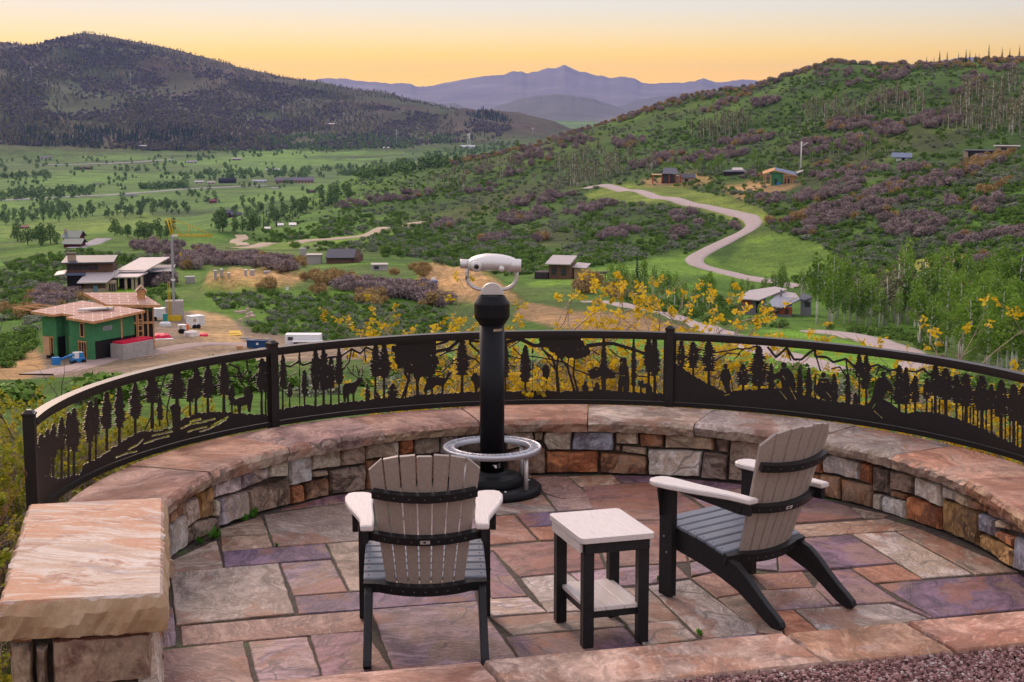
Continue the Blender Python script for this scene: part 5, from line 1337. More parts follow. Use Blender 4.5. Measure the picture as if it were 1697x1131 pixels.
def ridge(name, crest, dist, depth, foot_z, mat, jag, seed, nx=340, ny=70, gul=.22):
    """mountain range: crest line (photo columns/rows) at a distance, slopes down to both sides"""
    xs = np.linspace(crest[0][0], crest[-1][0], nx); ys = np.interp(xs, [c[0] for c in crest], [c[1] for c in crest])
    az = np.array([az_of(x, y) for x, y in zip(xs, ys)])
    r = dist + np.interp(xs, [crest[0][0], crest[-1][0]], [0, 0])
    zc = H + r * np.array([te_of(x, y) for x, y in zip(xs, ys)])
    zc = zc + jag * fbm(xs / 9.0, xs * 0, seed, 4)
    T = np.linspace(-1, .55, ny)
    out = np.zeros((nx, ny, 3))
    for j, tt in enumerate(T):
        rr = r + depth * tt
        u = abs(tt)
        base = foot_z + (zc - foot_z) * np.clip(1 - u, 0, 1) ** 1.15
        X = np.sin(az) * rr; Y = np.cos(az) * rr
        g = (np.abs(fbm(X / (depth * .45), Y / (depth * .45), seed + 9, 5))) * (zc - foot_z) * gul * u * u * (1 - u) * 4
        out[:, j] = np.stack([X, Y, np.maximum(base - g + (zc - foot_z) * .05 * np.sin(u * 9 + az * 40) * u * (1 - u), foot_z - 3 * (u > .98))], -1)
    me = bpy.data.meshes.new(name)
    i_, j_ = np.meshgrid(np.arange(nx - 1), np.arange(ny - 1), indexing='ij'); b = (i_ * ny + j_).ravel()
    fast_mesh(me, out.reshape(-1, 3), np.stack([b, b + ny, b + ny + 1, b + 1], 1))
    me.polygons.foreach_set('use_smooth', np.ones(len(me.polygons), bool))
    me.materials.append(mat)
    return tag(link_mesh(name, me), kind='structure')
M_R1 = mat_range('range_slope', (.085, .085, .075), (.13, .115, .105), (.20, .19, .185), .0011)
M_R2 = mat_range('foothill_slope', (.050, .058, .048), (.068, .072, .060), (.09, .09, .075), .003)
ridge('mountain_range', [(330, 150), (420, 128), (480, 133), (560, 130), (600, 134), (640, 138), (680, 139), (690, 143), (705, 144), (730, 139), (760, 134), (800, 127), (835, 124), (850, 118), (862, 119), (875, 122), (895, 117), (905, 114), (920, 113), (935, 108), (945, 112), (960, 118), (985, 124), (1010, 129), (1025, 128), (1045, 128), (1070, 139), (1100, 138), (1150, 136), (1165, 130), (1185, 137), (1235, 131), (1300, 140)], 20500, 5200, ZV, M_R1, 7, 3, 420, 80)
ridge('mountain_range', [(1450, 130), (1530, 108), (1560, 99), (1590, 95), (1610, 94), (1640, 98), (1680, 97), (1740, 95), (1900, 120)], 19000, 5000, ZV, M_R1, 6, 8, 140, 50)
ridge('foothill', [(560, 196), (630, 180), (660, 168), (690, 165), (715, 168), (740, 178), (790, 193)], 10800, 1600, ZV, M_R2, 3, 12, 120, 40)
ridge('foothill', [(690, 190), (735, 172), (750, 170), (770, 178), (820, 192)], 12300, 1700, ZV, M_R2, 3, 14, 100, 40)
ridge('foothill', [(770, 196), (820, 177), (860, 164), (890, 158), (920, 156), (950, 159), (985, 164), (1020, 176), (1060, 190)], 11600, 1800, ZV, M_R2, 3, 16, 160, 44)
ridge('foothill', [(1000, 186), (1050, 168), (1090, 160), (1160, 152), (1230, 150), (1300, 150)], 13500, 2200, ZV, M_R2, 3, 18, 140, 44)
ridge('foothill', [(960, 206), (1000, 198), (1050, 182), (1090, 170), (1130, 157), (1150, 154), (1180, 160), (1220, 164), (1280, 170)], 9600, 1000, ZV, M_R2, 3, 20, 160, 44)
ridge('foothill', [(1040, 192), (1100, 176), (1150, 160), (1190, 146), (1220, 142), (1260, 148), (1320, 160)], 10400, 1400, ZV, M_R2, 3, 22, 140, 44)

# ================================================================== ROADS
def smooth_line(P, n=8):
    P = np.array(P, float); out = []
    for i in range(len(P) - 1):
        p0, p1, p2, p3 = P[max(i - 1, 0)], P[i], P[i + 1], P[min(i + 2, len(P) - 1)]
        for k in range(n):
            t_ = k / n
            out.append(.5 * ((2 * p1) + (-p0 + p2) * t_ + (2 * p0 - 5 * p1 + 4 * p2 - p3) * t_ ** 2 + (-p0 + 3 * p1 - 3 * p2 + p3) * t_ ** 3))
    out.append(P[-1]); return np.array(out)
KEEP = []
def road(name, pix, width, mat, rmin=0, lift=.22, n=9):
    W = [hit(x, y, rmin) for x, y in pix]
    W = [w for w in W if w]
    L = smooth_line([(w[0], w[1]) for w in W], n)
    for _ in range(2):
        L[1:-1] = (L[:-2] + 2 * L[1:-1] + L[2:]) / 4
    KEEP.extend([(a_, b_, width * .5 + 2.2) for a_, b_ in L])
    d = np.gradient(L, axis=0); d /= np.linalg.norm(d, axis=1)[:, None] + 1e-9; nn = np.stack([-d[:, 1], d[:, 0]], 1)
    v = []; f = []; K = 5
    for q in range(K):
        o = (q / (K - 1) - .5) * width
        P = L + nn * o
        z = height(P[:, 0], P[:, 1])
        v += [(a, b, c) for (a, b), c in zip(P, z)]
    v = np.array(v); N = len(L)
    # a road is level across: take the mean of its cross section
    zc = v[:, 2].reshape(K, N); zm = zc.max(axis=0) * .6 + zc.mean(axis=0) * .4
    for q in range(K): v[q * N:(q + 1) * N, 2] = (zm * .5 + zc[q] * .5 if 0 < q < K - 1 else zm * .3 + zc[q] * .7) + lift
    for sg in (-1, 1):                                        # shoulders that run into the ground
        P = L + nn * sg * (width * .5 + 1.2); z = height(P[:, 0], P[:, 1]) - 1.0
        v = np.concatenate([v, np.stack([P[:, 0], P[:, 1], z], 1)])
    for i in range(N - 1):
        f.append((K * N + i, K * N + i + 1, i + 1, i)); f.append(((K - 1) * N + i, (K - 1) * N + i + 1, (K + 1) * N + i + 1, (K + 1) * N + i))
    for q in range(K - 1):
        for i in range(N - 1): f.append((q * N + i, q * N + i + 1, (q + 1) * N + i + 1, (q + 1) * N + i))
    return tag(MB().add([tuple(p) for p in v], f, 0, True).build(name, mat), kind='structure')
def ground_mat(name, a, b, sc=.6):
    t = NT(name, .95); geo = t.n('ShaderNodeNewGeometry').outputs['Position']; f_ = t.noise(geo, sc, 5, .7)
    t.color(t.ramp(f_, [(.35, a), (.65, b)])); return t.mat
M_ROAD = ground_mat('chip_road', (.30, .235, .225), (.38, .305, .29)); M_TRACK = ground_mat('dirt_track', (.32, .235, .16), (.42, .33, .23)); M_ASPH = ground_mat('valley_asphalt', (.22, .21, .20), (.30, .29, .27), .05)
road('road', [(972, 314), (990, 308), (1030, 315), (1080, 325), (1140, 338), (1200, 350), (1236, 359), (1250, 370), (1240, 382), (1205, 400), (1172, 416), (1152, 429), (1156, 439), (1195, 451), (1250, 463), (1330, 476)], 5.8, M_ROAD, 300)
road('road', [(985, 500), (1050, 511), (1110, 523), (1165, 541), (1215, 560), (1270, 582), (1330, 600), (1410, 620), (1470, 638)], 6.0, M_ROAD, 60, .12)
road('road', [(1345, 549), (1400, 555), (1450, 567), (1495, 583), (1528, 602), (1532, 620), (1505, 636), (1468, 642)], 6.0, M_ROAD, 60, .16)
road('dirt_track', [(385, 412), (430, 408), (490, 403), (560, 396), (620, 386), (670, 376), (705, 369)], 6.0, M_TRACK, 450)
road('dirt_track', [(404, 408), (390, 402), (402, 396), (398, 390)], 5.0, M_TRACK, 450)
road('dirt_track', [(60, 622), (160, 600), (240, 588), (330, 572), (410, 573), (500, 582)], 3.6, ground_mat('pad_track', (.27, .19, .165), (.34, .25, .225)), 150, .15)
road('road', [(0, 333), (90, 328), (180, 324), (260, 318), (330, 313), (440, 308)], 12.0, M_ASPH, 1200, .8)
road('road', [(60, 274), (140, 273), (215, 270), (285, 265)], 12.0, M_ASPH, 2000, 1)
road('driveway', [(122, 412), (140, 407), (158, 402), (172, 396)], 7.0, ground_mat('drive', (.22, .20, .22), (.30, .27, .28)), 420)

# ================================================================== BUILDINGS
def mk(n, c, r=.7, mt=0.0, **k):
    m_ = plain(n, c, r, mt, **k)
    if r > .2: m_.node_tree.nodes['Principled BSDF'].inputs['Specular IOR Level'].default_value = .12
    return m_
M_OSB = mk('osb_green', (.055, .20, .085), .8, vary=.15, gscale=1.2); M_WOOD = mk('raw_lumber', (.52, .27, .12), .8, vary=.25, gscale=2); M_PLY = mk('plywood', (.50, .33, .19), .8, vary=.15, gscale=2)
M_DARK = mk('dark_opening', (.02, .018, .018), .5); M_CONC = mk('concrete', (.38, .34, .32), .9, vary=.15, gscale=1.5); M_WHITE = mk('white_metal', (.72, .71, .70), .45); M_WROOF = mk('pale_metal_roof', (.43, .375, .365), .5, vary=.05, gscale=.5)
M_BROWN = mk('brown_siding', (.14, .075, .05), .7, vary=.2, gscale=1.5); M_DBROWN = mk('dark_siding', (.05, .035, .035), .7); M_STONEW = mk('house_stone', (.42, .31, .22), .9, vary=.35, gscale=2.5); M_SLATE = mk('slate_roof', (.075, .075, .095), .5); M_BROOF = mk('blue_roof', (.10, .125, .20), .45)
M_GLASS = mk('window_glass', (.035, .04, .05), .12); M_RED = mk('red_sheeting', (.62, .02, .06), .5); M_REDH = mk('barn_red', (.10, .022, .022), .7); M_ORS = mk('orange_siding', (.33, .075, .035), .7, vary=.15, gscale=2); M_GREYW = mk('grey_wall', (.22, .21, .23), .8, vary=.15, gscale=2)
M_YEL = mk('crane_yellow', (.62, .40, .03), .5); M_GALV = mk('galvanised', (.36, .37, .40), .45, .4); M_BLUE = mk('dumpster_blue', (.02, .065, .16), .5); M_LBLUE = mk('lift_blue', (.03, .20, .50), .45); M_TYRE = mk('tyre_black', (.015, .015, .015), .8); M_ORG = mk('orange_plastic', (.70, .16, .03), .5)
t = NT('roof_sheets', .85)
br = t.n('ShaderNodeTexBrick'); t.l(t.obj(), br.inputs['Vector'])
br.inputs['Color1'].default_value = (.36, .19, .145, 1); br.inputs['Color2'].default_value = (.42, .235, .18, 1); br.inputs['Mortar'].default_value = (.66, .54, .46, 1)
br.inputs['Scale'].default_value = 1.0; br.inputs['Mortar Size'].default_value = .06; br.inputs['Brick Width'].default_value = 2.4; br.inputs['Row Height'].default_value = 1.2; br.inputs['Mortar Smooth'].default_value = .2
t.color(br.outputs['Color']); M_SHEET = t.mat

def hb(par, name, x0, x1, y0, y1, z0, z1, mat): return MB().prism([(x0, y0), (x1, y0), (x1, y1), (x0, y1)], z0, z1).build(name, mat, par)
def slab(par, name, P, th, mat, edge=None):
    """roof plate through 4+ points (seen from above, any order), thickness th downwards; edge = material of the rim"""
    n = len(P); v = [tuple(p) for p in P] + [(p[0], p[1], p[2] - th) for p in P]
    if area2([(p[0], p[1]) for p in P]) < 0:
        P = P[::-1]; v = [tuple(p) for p in P] + [(p[0], p[1], p[2] - th) for p in P]
    m_ = MB(); m_.add(v, [tuple(range(n))], 0)
    m_.f += [tuple(range(2 * n - 1, n - 1, -1))] + [(i, i + n, (i + 1) % n + n, (i + 1) % n) for i in range(n)]
    m_.m += [1 if edge else 0] * (n + 1); m_.sm += [False] * (n + 1)
    return m_.build(name, [mat, edge] if edge else mat, par)
def house(name, px, py, label, cat='house', rot=0.0, rmin=100, group=None):
    p = hit(px, py, rmin)
    a = math.atan2(p[0], p[1])
    e = empty(name, p, -a + math.radians(rot)); tag(e, label, cat, group)
    e_m = math.hypot(p[0], p[1]) / F / math.cos(a)
    if cat in ('house', 'cabin'): KEEP.extend([(p[0] * q_, p[1] * q_, 9.0) for q_ in (.955, .975, 1.0, 1.02)])
    else: KEEP.append((p[0], p[1], 3.5))
    return e, e_m                                             # metres per photo pixel
def window(par, x0, x1, z0, z1, y, mat=None, fr=None, d=.12):
    w_ = hb(par, 'window', x0, x1, y - d, y + .05, z0, z1, fr or M_DBROWN)
    hb(w_, 'pane', x0 + .12, x1 - .12, y - d - .03, y - d + .02, z0 + .12, z1 - .12, mat or M_GLASS)
    return w_

# --- house under construction (green sheathing)
e, k = house('unfinished_house', 156.6, 599, 'half built house with green sheathing and raw plywood roof left of the crane', rot=0, rmin=170)
ca, sa = math.cos(math.radians(44)), math.sin(math.radians(44))
def uv(u, v_, w): return (u * ca - v_ * sa, u * sa + v_ * ca, w)
def up(par, name, P, z0, z1, mat): return MB().prism(P, z0, z1, 0, uv).build(name, mat, par)
plan = [(0, 0), (7.4, 0), (7.4, 9.8), (.4, 9.8), (.4, 7.2), (1.9, 7.2), (1.9, 4.4), (0, 4.4)]
up(e, 'upper_wall', plan, 2.55, 5.1, M_OSB)
up(e, 'lower_wall', inset(plan, .25), -2.5, 2.55, M_DARK)
for P in ([(-.02, .0), (.22, .0), (.22, 1.3), (-.02, 1.3)], [(-.02, 2.9), (.22, 2.9), (.22, 4.4), (-.02, 4.4)], [(1.88, 4.4), (2.1, 4.4), (2.1, 5.0), (1.88, 5.0)], [(1.88, 6.6), (2.1, 6.6), (2.1, 7.2), (1.88, 7.2)], [(.38, 7.2), (.6, 7.2), (.6, 7.8), (.38, 7.8)]): up(e, 'wall_panel', P, -.1, 2.55, M_OSB)
up(e, 'board_panel', [(.38, 8.6), (.6, 8.6), (.6, 9.8), (.38, 9.8)], .0, 2.5, M_PLY)
for (v0, v1, z0, z1) in ((1.3, 2.9, 0, 2.3), (5.0, 6.6, -.1, 2.4), (7.8, 8.6, .3, 2.4)):
    u0 = 0 if v0 < 4 else (1.9 if v0 < 7 else .4)
    for vv in np.arange(v0 + .1, v1, .45): up(e, 'stud', [(u0 + .02, vv), (u0 + .12, vv), (u0 + .12, vv + .1), (u0 + .02, vv + .1)], z0, z1, M_WOOD)
    up(e, 'header', [(u0, v0), (u0 + .15, v0), (u0 + .15, v1), (u0, v1)], z1, z1 + .2, M_WOOD)
for (u0, v0, v1) in ((1.9, 4.7, 6.2), (0, 1.6, 2.4)):
    fr = up(e, 'window', [(u0 - .06, v0), (u0 + .02, v0), (u0 + .02, v1), (u0 - .06, v1)], 3.0, 4.9, M_WOOD)
    up(fr, 'pane', [(u0 - .08, v0 + .15), (u0 - .02, v0 + .15), (u0 - .02, v1 - .15), (u0 - .08, v1 - .15)], 3.15, 4.75, M_DARK)
up(e, 'corner_stud', [(4.9, -.05), (5.15, -.05), (5.15, .02), (4.9, .02)], 2.4, 5.0, M_WOOD)
up(e, 'banner', [(1.6, -.05), (3.3, -.05), (3.3, -.01), (1.6, -.01)], 3.75, 4.4, mk('banner_grey', (.22, .24, .24), .8, vary=.6, gscale=4))
up(e, 'foundation_box', [(2.6, -2.6), (8.2, -2.6), (8.2, -.3), (2.6, -.3)], -2.5, 2.0, M_CONC)
up(e, 'red_cover', [(2.9, -2.3), (8.5, -2.3), (8.5, -.4), (2.9, -.4)], 2.0, 2.25, M_RED)
roofP = [(-.8, -.9, 5.35), (8.6, -.9, 5.75), (8.6, 10.8, 6.3), (-.6, 10.8, 5.9), (-.6, 6.6, 5.7), (.9, 6.6, 5.72), (.9, 4.0, 5.6), (-.8, 4.0, 5.58)]
slab(e, 'roof', [uv(*p) for p in roofP], .32, M_SHEET, M_WOOD)
for i, (u, v_, L, c) in enumerate(((2.6, 5.4, 3.0, M_WHITE), (3.0, 4.9, 3.2, M_WHITE), (3.5, 4.5, 2.8, M_CONC), (4.3, 4.9, 2.6, M_PLY), (4.7, 4.4, 2.6, M_YEL), (5.0, 3.6, 1.6, M_WHITE))):
    hb_ = MB().tube([uv(u, v_, 6.05), uv(u + L * .75, v_ - L * .6, 6.1)], .2, 7).build('roll', c, e)
for i in range(3):
    up(e, 'beam', [(-.6 + i * 2.2, 10.8), (-.45 + i * 2.2, 10.8), (-.45 + i * 2.2, 14.2), (-.6 + i * 2.2, 14.2)], 5.9, 6.1, M_WOOD)
up(e, 'beam', [(-.6, 14.1), (4.2, 14.1), (4.2, 14.25), (-.6, 14.25)], 5.9, 6.15, M_WOOD)
# ladder on the right corner
for s in (0, .9): up(e, 'ladder_rail', [(7.6 + s, -.5), (7.72 + s, -.5), (7.72 + s, -.38), (7.6 + s, -.38)], 0, 5.2, M_WOOD)
for i in range(6): up(e, 'ladder_rung', [(7.7, -.5), (8.5, -.5), (8.5, -.4), (7.7, -.4)], .7 + i * .75, .8 + i * .75, M_WOOD)
# rear volume
def xy(par, name, P, z0, z1, mat): return MB().prism(P, z0, z1).build(name, mat, par)
xy(e, 'rear_wall', [(2.6, 9.9), (8.0, 10.3), (6.4, 15.2), (.4, 15.2)], -1, 5.6, M_OSB)
for i in range(5): xy(e, 'stud', [(4.9 + i * .75, 9.75 + i * .055), (5.1 + i * .75, 9.76 + i * .055), (5.1 + i * .75, 9.95 + i * .055), (4.9 + i * .75, 9.95 + i * .055)], 0, 5.6, M_WOOD)
xy(e, 'opening', [(4.7, 9.85), (8.0, 10.1), (8.0, 10.28), (4.7, 10.03)], .2, 5.0, M_DARK)
xy(e, 'header', [(4.6, 9.7), (8.1, 9.95), (8.1, 10.1), (4.6, 9.84)], 3.3, 3.6, M_WOOD)
rf = slab(e, 'roof', [(1.9, 8.9, 6.25), (9.0, 9.5, 5.9), (6.6, 16.2, 6.9), (-1.1, 16.2, 7.1)], .4, M_SHEET, M_WOOD)
xy(rf, 'cupola', [(6.0, 12.2), (7.1, 12.2), (7.1, 13.4), (6.0, 13.4)], 6.2, 7.7, M_WOOD)
slab(rf, 'cupola_roof', [(5.75, 11.9, 7.5), (5.75, 13.7, 7.5), (6.55, 13.7, 8.3), (6.55, 11.9, 8.3)], .12, M_SHEET); slab(rf, 'cupola_roof', [(7.35, 11.9, 7.5), (7.35, 13.7, 7.5), (6.55, 13.7, 8.3), (6.55, 11.9, 8.3)], .12, M_SHEET)

# --- crane beside it
p = hit(289, 531, 200); a = math.atan2(p[0], p[1]); cr = empty('tower_crane', p, -a); s = math.hypot(p[0], p[1]) / F
tag(cr, 'slender grey crane mast with a folded yellow jib beside the green house', 'crane')
HM = 138 * s
hb(cr, 'mast', -.2, .2, -.2, .2, -1, HM, M_GALV)
hb(cr, 'mast_joint', -.32, .32, -.32, .32, HM * .47, HM * .49, M_WHITE)
hb(cr, 'base_block', -1.4, 1.6, -1, 1.2, -1, 3.4, M_CONC)
for dx in (-.9, -.62): hb(cr, 'ladder_rail', dx - .06, dx + .06, -1.2, -1.1, 0, HM * .47, M_YEL)
hb(cr, 'ballast', -1.9, 1.2, -1.8, -1.1, .1, 1.0, M_YEL)
def bars(par, name, P, r, mat): return MB().tube(P, r, 5).build(name, mat, par)
top = HM + 28 * s
bars(cr, 'jib_strut', [(0, 0, HM), (-.75, 0, top)], .13, M_YEL); bars(cr, 'jib_strut', [(.35, 0, HM), (-.2, 0, top)], .10, M_YEL); bars(cr, 'jib_strut', [(-.75, 0, top), (-.2, 0, top)], .08, M_YEL); bars(cr, 'jib_strut', [(-.1, 0, HM + 1.3), (-.3, 0, HM + 1.4)], .06, M_YEL)
bars(cr, 'tie_bar', [(-.5, 0, top), (3.1, 0, HM + 1.75)], .06, M_YEL); bars(cr, 'tie_bar', [(3.1, 0, HM + 1.75), (6.6, 0, HM + .1)], .06, M_YEL); bars(cr, 'tie_bar', [(-.1, 0, top - .3), (1.6, 0, HM + .25)], .06, M_YEL)
for zz in (-.12, .22): bars(cr, 'jib_chord', [(.2, 0, HM + zz + .1), (6.8, 0, HM + zz * .4 - .15)], .08, M_YEL)
for i in range(9): bars(cr, 'jib_lattice', [(.5 + i * .66, 0, HM - .02), (.83 + i * .66, 0, HM + .28)], .04, M_YEL)
for dx in (2.9, 3.3): bars(cr, 'post', [(dx, 0, HM + .2), (dx, 0, HM + 1.7)], .05, M_YEL)
hb(cr, 'counterweight', 0, .95, -.3, .3, HM - .1, HM + .18, M_WHITE)
bars(cr, 'hook_cable', [(1.35, 0, HM), (1.35, 0, HM - 2.8)], .02, M_GALV); hb(cr, 'hook', 1.25, 1.45, -.1, .1, HM - 3.4, HM - 2.8, M_YEL)

# --- site clutter
def trailer(px, py, w, d, h, rot, label, col_=M_WHITE):
    e, k = house('site_trailer', px, py, label, 'trailer', rot, 170, 'white site trailers')
    hb(e, 'body', -w / 2, w / 2, 0, d, .45, .45 + h, col_)
    slab(e, 'roof', [(-w / 2 - .05, -.05, .5 + h), (w / 2 + .05, -.05, .5 + h), (w / 2 + .05, d + .05, .5 + h), (-w / 2 - .05, d + .05, .5 + h)], .1, M_WHITE)
    hb(e, 'door', w * .1, w * .45, -.04, .02, .6, .35 + h, mk('trailer_door', (.62, .62, .62), .5))
    P = [(-w * .28 + .28 * math.cos(a_), .45 + h * .6 + .28 * math.sin(a_)) for a_ in np.linspace(0, 6.283, 14, endpoint=False)]
    MB().prism(P, -.03, .01, 0, lambda u, v_, ww: (u, ww, v_)).build('emblem', mk('emblem_ochre', (.42, .33, .22), .6), e)
    for sx in (-.3, .0): 
        wh = MB().lathe([(0, -.12), (.36, -.12), (.36, .1), (0, .1)], (w * sx, 0, .36), 14, 'y').build('wheel', M_TYRE, e)
    hb(e, 'tail_lights', w * .5 - .02, w * .5 + .03, d * .2, d * .8, .5, .7, M_RED)
trailer(257, 532, 2.6, 2.2, 1.55, -18, 'white box trailer close behind the green house')
trailer(329, 545, 2.3, 1.9, 1.5, 28, 'white box trailer right of the crane')
trailer(303, 553, 1.1, .9, .8, 10, 'small white generator trailer beside the orange tank')
e, k = house('dumpster', 427, 578, 'open blue waste container full of rubble just behind the railing', 'dumpster', -12, 150)
m_ = MB(); m_.prism([(-1.5, 0), (1.5, 0), (1.5, 1.4), (-1.5, 1.4)], .1, 1.0); m_.build('body', M_BLUE, e)
hb(e, 'rim', -1.62, 1.62, -.08, 1.48, 1.0, 1.12, M_BLUE); hb(e, 'sign', -.2, .12, -.04, .02, .5, .8, M_WHITE)
rr_ = random.Random(2)
for i in range(16):
    x, y, s_ = rr_.uniform(-1.3, 1.3), rr_.uniform(.1, 1.3), rr_.uniform(.12, .3); MB().box((x, y, 1.12 + s_ * .3), (s_ * 2, s_, s_ * .8), .03, rr_.uniform(0, 3)).build('rubble', M_CONC if i % 2 else M_PLY, e)
e, k = house('camper_trailer', 500, 576, 'long white enclosed trailer behind the railing by the left middle post', 'trailer', -8, 150)
hb(e, 'body', -2.3, 2.6, 0, 2.0, .4, 1.75, M_WHITE); hb(e, 'awning', -1.2, 3.0, -1.2, -.05, .9, 1.0, M_WHITE)
hb(e, 'window', -1.9, -1.2, -.04, .02, 1.0, 1.45, M_GLASS)
for sx in (-.8, .6): MB().lathe([(0, -.15), (.38, -.15), (.38, .1), (0, .1)], (sx, 0, .38), 14, 'y').build('wheel', M_TYRE, e)
# boom lift
e, k = house('boom_lift', 129, 603, 'blue boom lift parked in front of the green house', 'lift', 20, 170)
hb(e, 'chassis', -.85, .85, -.5, .5, .3, .75, M_LBLUE); hb(e, 'turret', -.5, .6, -.45, .45, .75, 1.5, M_WHITE); hb(e, 'engine_cover', .05, .6, -.5, -.44, .8, 1.45, M_LBLUE)
for sx in (-.6, .6):
    for sy in (-.55, .45): MB().lathe([(0, -.1), (.3, -.1), (.3, .12), (0, .12)], (sx, sy, .3), 12, 'y').build('wheel', M_TYRE, e)
bars(e, 'boom', [(.4, 0, 1.4), (-1.0, 0, 1.1), (-2.4, 0, .7)], .16, M_LBLUE); hb(e, 'basket', -3.3, -2.4, -.45, .45, .15, 1.1, M_LBLUE)
def sheet(px, py, P, h, mat, label, name, cat, rot=0):
    e, k = house(name, px, py, label, cat, rot, 160)
    n = len(P); v = []; q = random.Random(px)
    for s_, z in ((1.0, -.3), (1.0, .05), (.86, h), (.5, h * 1.15)):
        for x, y in P: v.append((x * s_ + q.uniform(-.12, .12), y * s_ + q.uniform(-.12, .12), z + q.uniform(-.06, .06)))
    f_ = [(r_ * n + i, r_ * n + (i + 1) % n, (r_ + 1) * n + (i + 1) % n, (r_ + 1) * n + i) for r_ in range(3) for i in range(n)] + [tuple(3 * n + i for i in range(n))]
    o = MB().add(v, f_).build('cover', mat, e); return e
ell = lambda a_, b_, n=14: [(a_ * math.cos(t_), b_ * math.sin(t_)) for t_ in np.linspace(0, 6.283, n, endpoint=False)]
q_ = sheet(261, 561, ell(1.95, 1.5), .55, M_RED, 'red plastic sheeting over a stack left of the crane foot', 'covered_stack', 'tarp'); MB().prism([(-1.5, -2.0), (2.0, -2.1), (2.3, -1.4), (-1.4, -1.4)], -.2, .16).build('white_underlay', M_WHITE, q_)
sheet(337, 557, ell(.75, 1.0), .3, M_RED, 'red plastic sheet crumpled beside the white bundle', 'red_sheet', 'tarp')
sheet(317, 557, ell(1.2, 1.3), .65, mk('bundle_white', (.60, .52, .47), .8, vary=.2, gscale=3), 'white wrapped bundle of material right of the crane foot', 'wrapped_bundle', 'bundle')
e, k = house('orange_tank', 308, 548, 'orange plastic tank among the site clutter', 'tank', 0, 170); MB().prism(ell(.5, .45, 12), 0, 1.0, .1).build('body', M_ORG, e); MB().prism(ell(.15, .15, 8), 1.0, 1.15).build('cap', M_TYRE, e)
e, k = house('yellow_formwork', 388, 556, 'yellow panel lying on the slope right of the trailers', 'panel', 20, 160); slab(e, 'panel', [(-1.2, -.8, .15), (.9, -.9, .15), (1.3, .9, .5), (-.3, 1.2, .6), (-.6, .4, .4)], .08, mk('form_yellow', (.70, .45, .06), .6)); hb(e, 'batten', -.8, .8, -.2, -.05, -.2, .35, M_WOOD)
e, k = house('metal_frame', 405, 562, 'grey metal frame lying by the track right of the yellow panel', 'frame', -25, 160); [hb(e, 'bar', -.7, .7, y, y + .12, -.1, .2, M_GALV) for y in (-.25, .15)]; [hb(e, 'cross_bar', x, x + .1, -.25, .27, 0, .15, M_GALV) for x in (-.6, 0, .5)]
e, k = house('timber_crate', 397, 580, 'small wooden crate near the blue container', 'crate', 8, 150); hb(e, 'box', -.4, .4, -.3, .3, -.1, .55, M_WOOD); [hb(e, 'slat', -.42, .42, -.33, -.29, z, z + .1, M_PLY) for z in (.05, .25, .45)]
e, k = house('sawhorse_pile', 274, 541, 'heap of white and teal building material behind the crane foot', 'pile', 0, 170); sheet_ = MB().prism(ell(.9, .6, 10), -.2, .7, .2).build('white_bag', M_WHITE, e); hb(e, 'teal_box', -.35, .4, .5, 1.0, 0, 1.9, mk('teal_box', (.03, .22, .19), .6))
rr_ = random.Random(8)
for i in range(12):
    x, y = 392 + rr_.uniform(0, 30), 522 + rr_.uniform(-4, 12) - (i * .4)
    e, k = house('boulder', x, y, 'pale pink boulder in the heap on the green slope right of the trailers', 'boulder', rr_.uniform(0, 90), 200, 'boulders heaped on the green slope')
    me_ = MB(); P = ell(.5 * rr_.uniform(.6, 1.1), .4 * rr_.uniform(.6, 1.1), 7); me_.prism([(a_ + rr_.uniform(-.1, .1), b_ + rr_.uniform(-.1, .1)) for a_, b_ in P], -.3, .5 * rr_.uniform(.6, 1.2), .14)
    o = me_.build('rock', mk('boulder_pink', (.50, .36, .30), .9) if i == 0 else bpy.data.materials['boulder_pink'], e)
for i, (x, y, w, h) in enumerate(((357, 461, 4, 12), (367, 457, 4, 10), (379, 459, 3, 6), (407, 457, 4, 9), (418, 457, 7, 9), (315, 470, 15, 11), (443, 454, 10, 4), (502, 424, 11, 12))):
    e, k = house('concrete_form', x, y, ['slim pale concrete pier standing on the dirt heap, first from the crane', 'slim pale concrete pier standing on the dirt heap, second from the crane', 'low pale concrete stub on the dirt heap, third from the crane', 'pale concrete pier on the dirt heap, fourth from the crane', 'pale square concrete pier at the right end of the row', 'broad grey concrete block left of the dirt heap', 'flat pale concrete slab at the far end of the dirt heap', 'white concrete wall stub beside the dark roofed house'][i], 'concrete', 8, 260, 'concrete piers on the dirt heap')
    hb(e, 'pier', -w * k / 2, w * k / 2, -.4, .4, -.6, h * k, M_CONC); hb(e, 'cap', -w * k / 2 - .05, w * k / 2 + .05, -.45, .45, h * k, h * k + .08, M_WHITE)
e, k = house('sign_post', 476, 485, 'small white board on a post on the green mound', 'sign', 0, 240); hb(e, 'post', -.08, .08, 0, .1, -.3, .9, M_GALV); hb(e, 'board', -.3, .3, -.06, 0, .5, 1.2, M_WHITE)

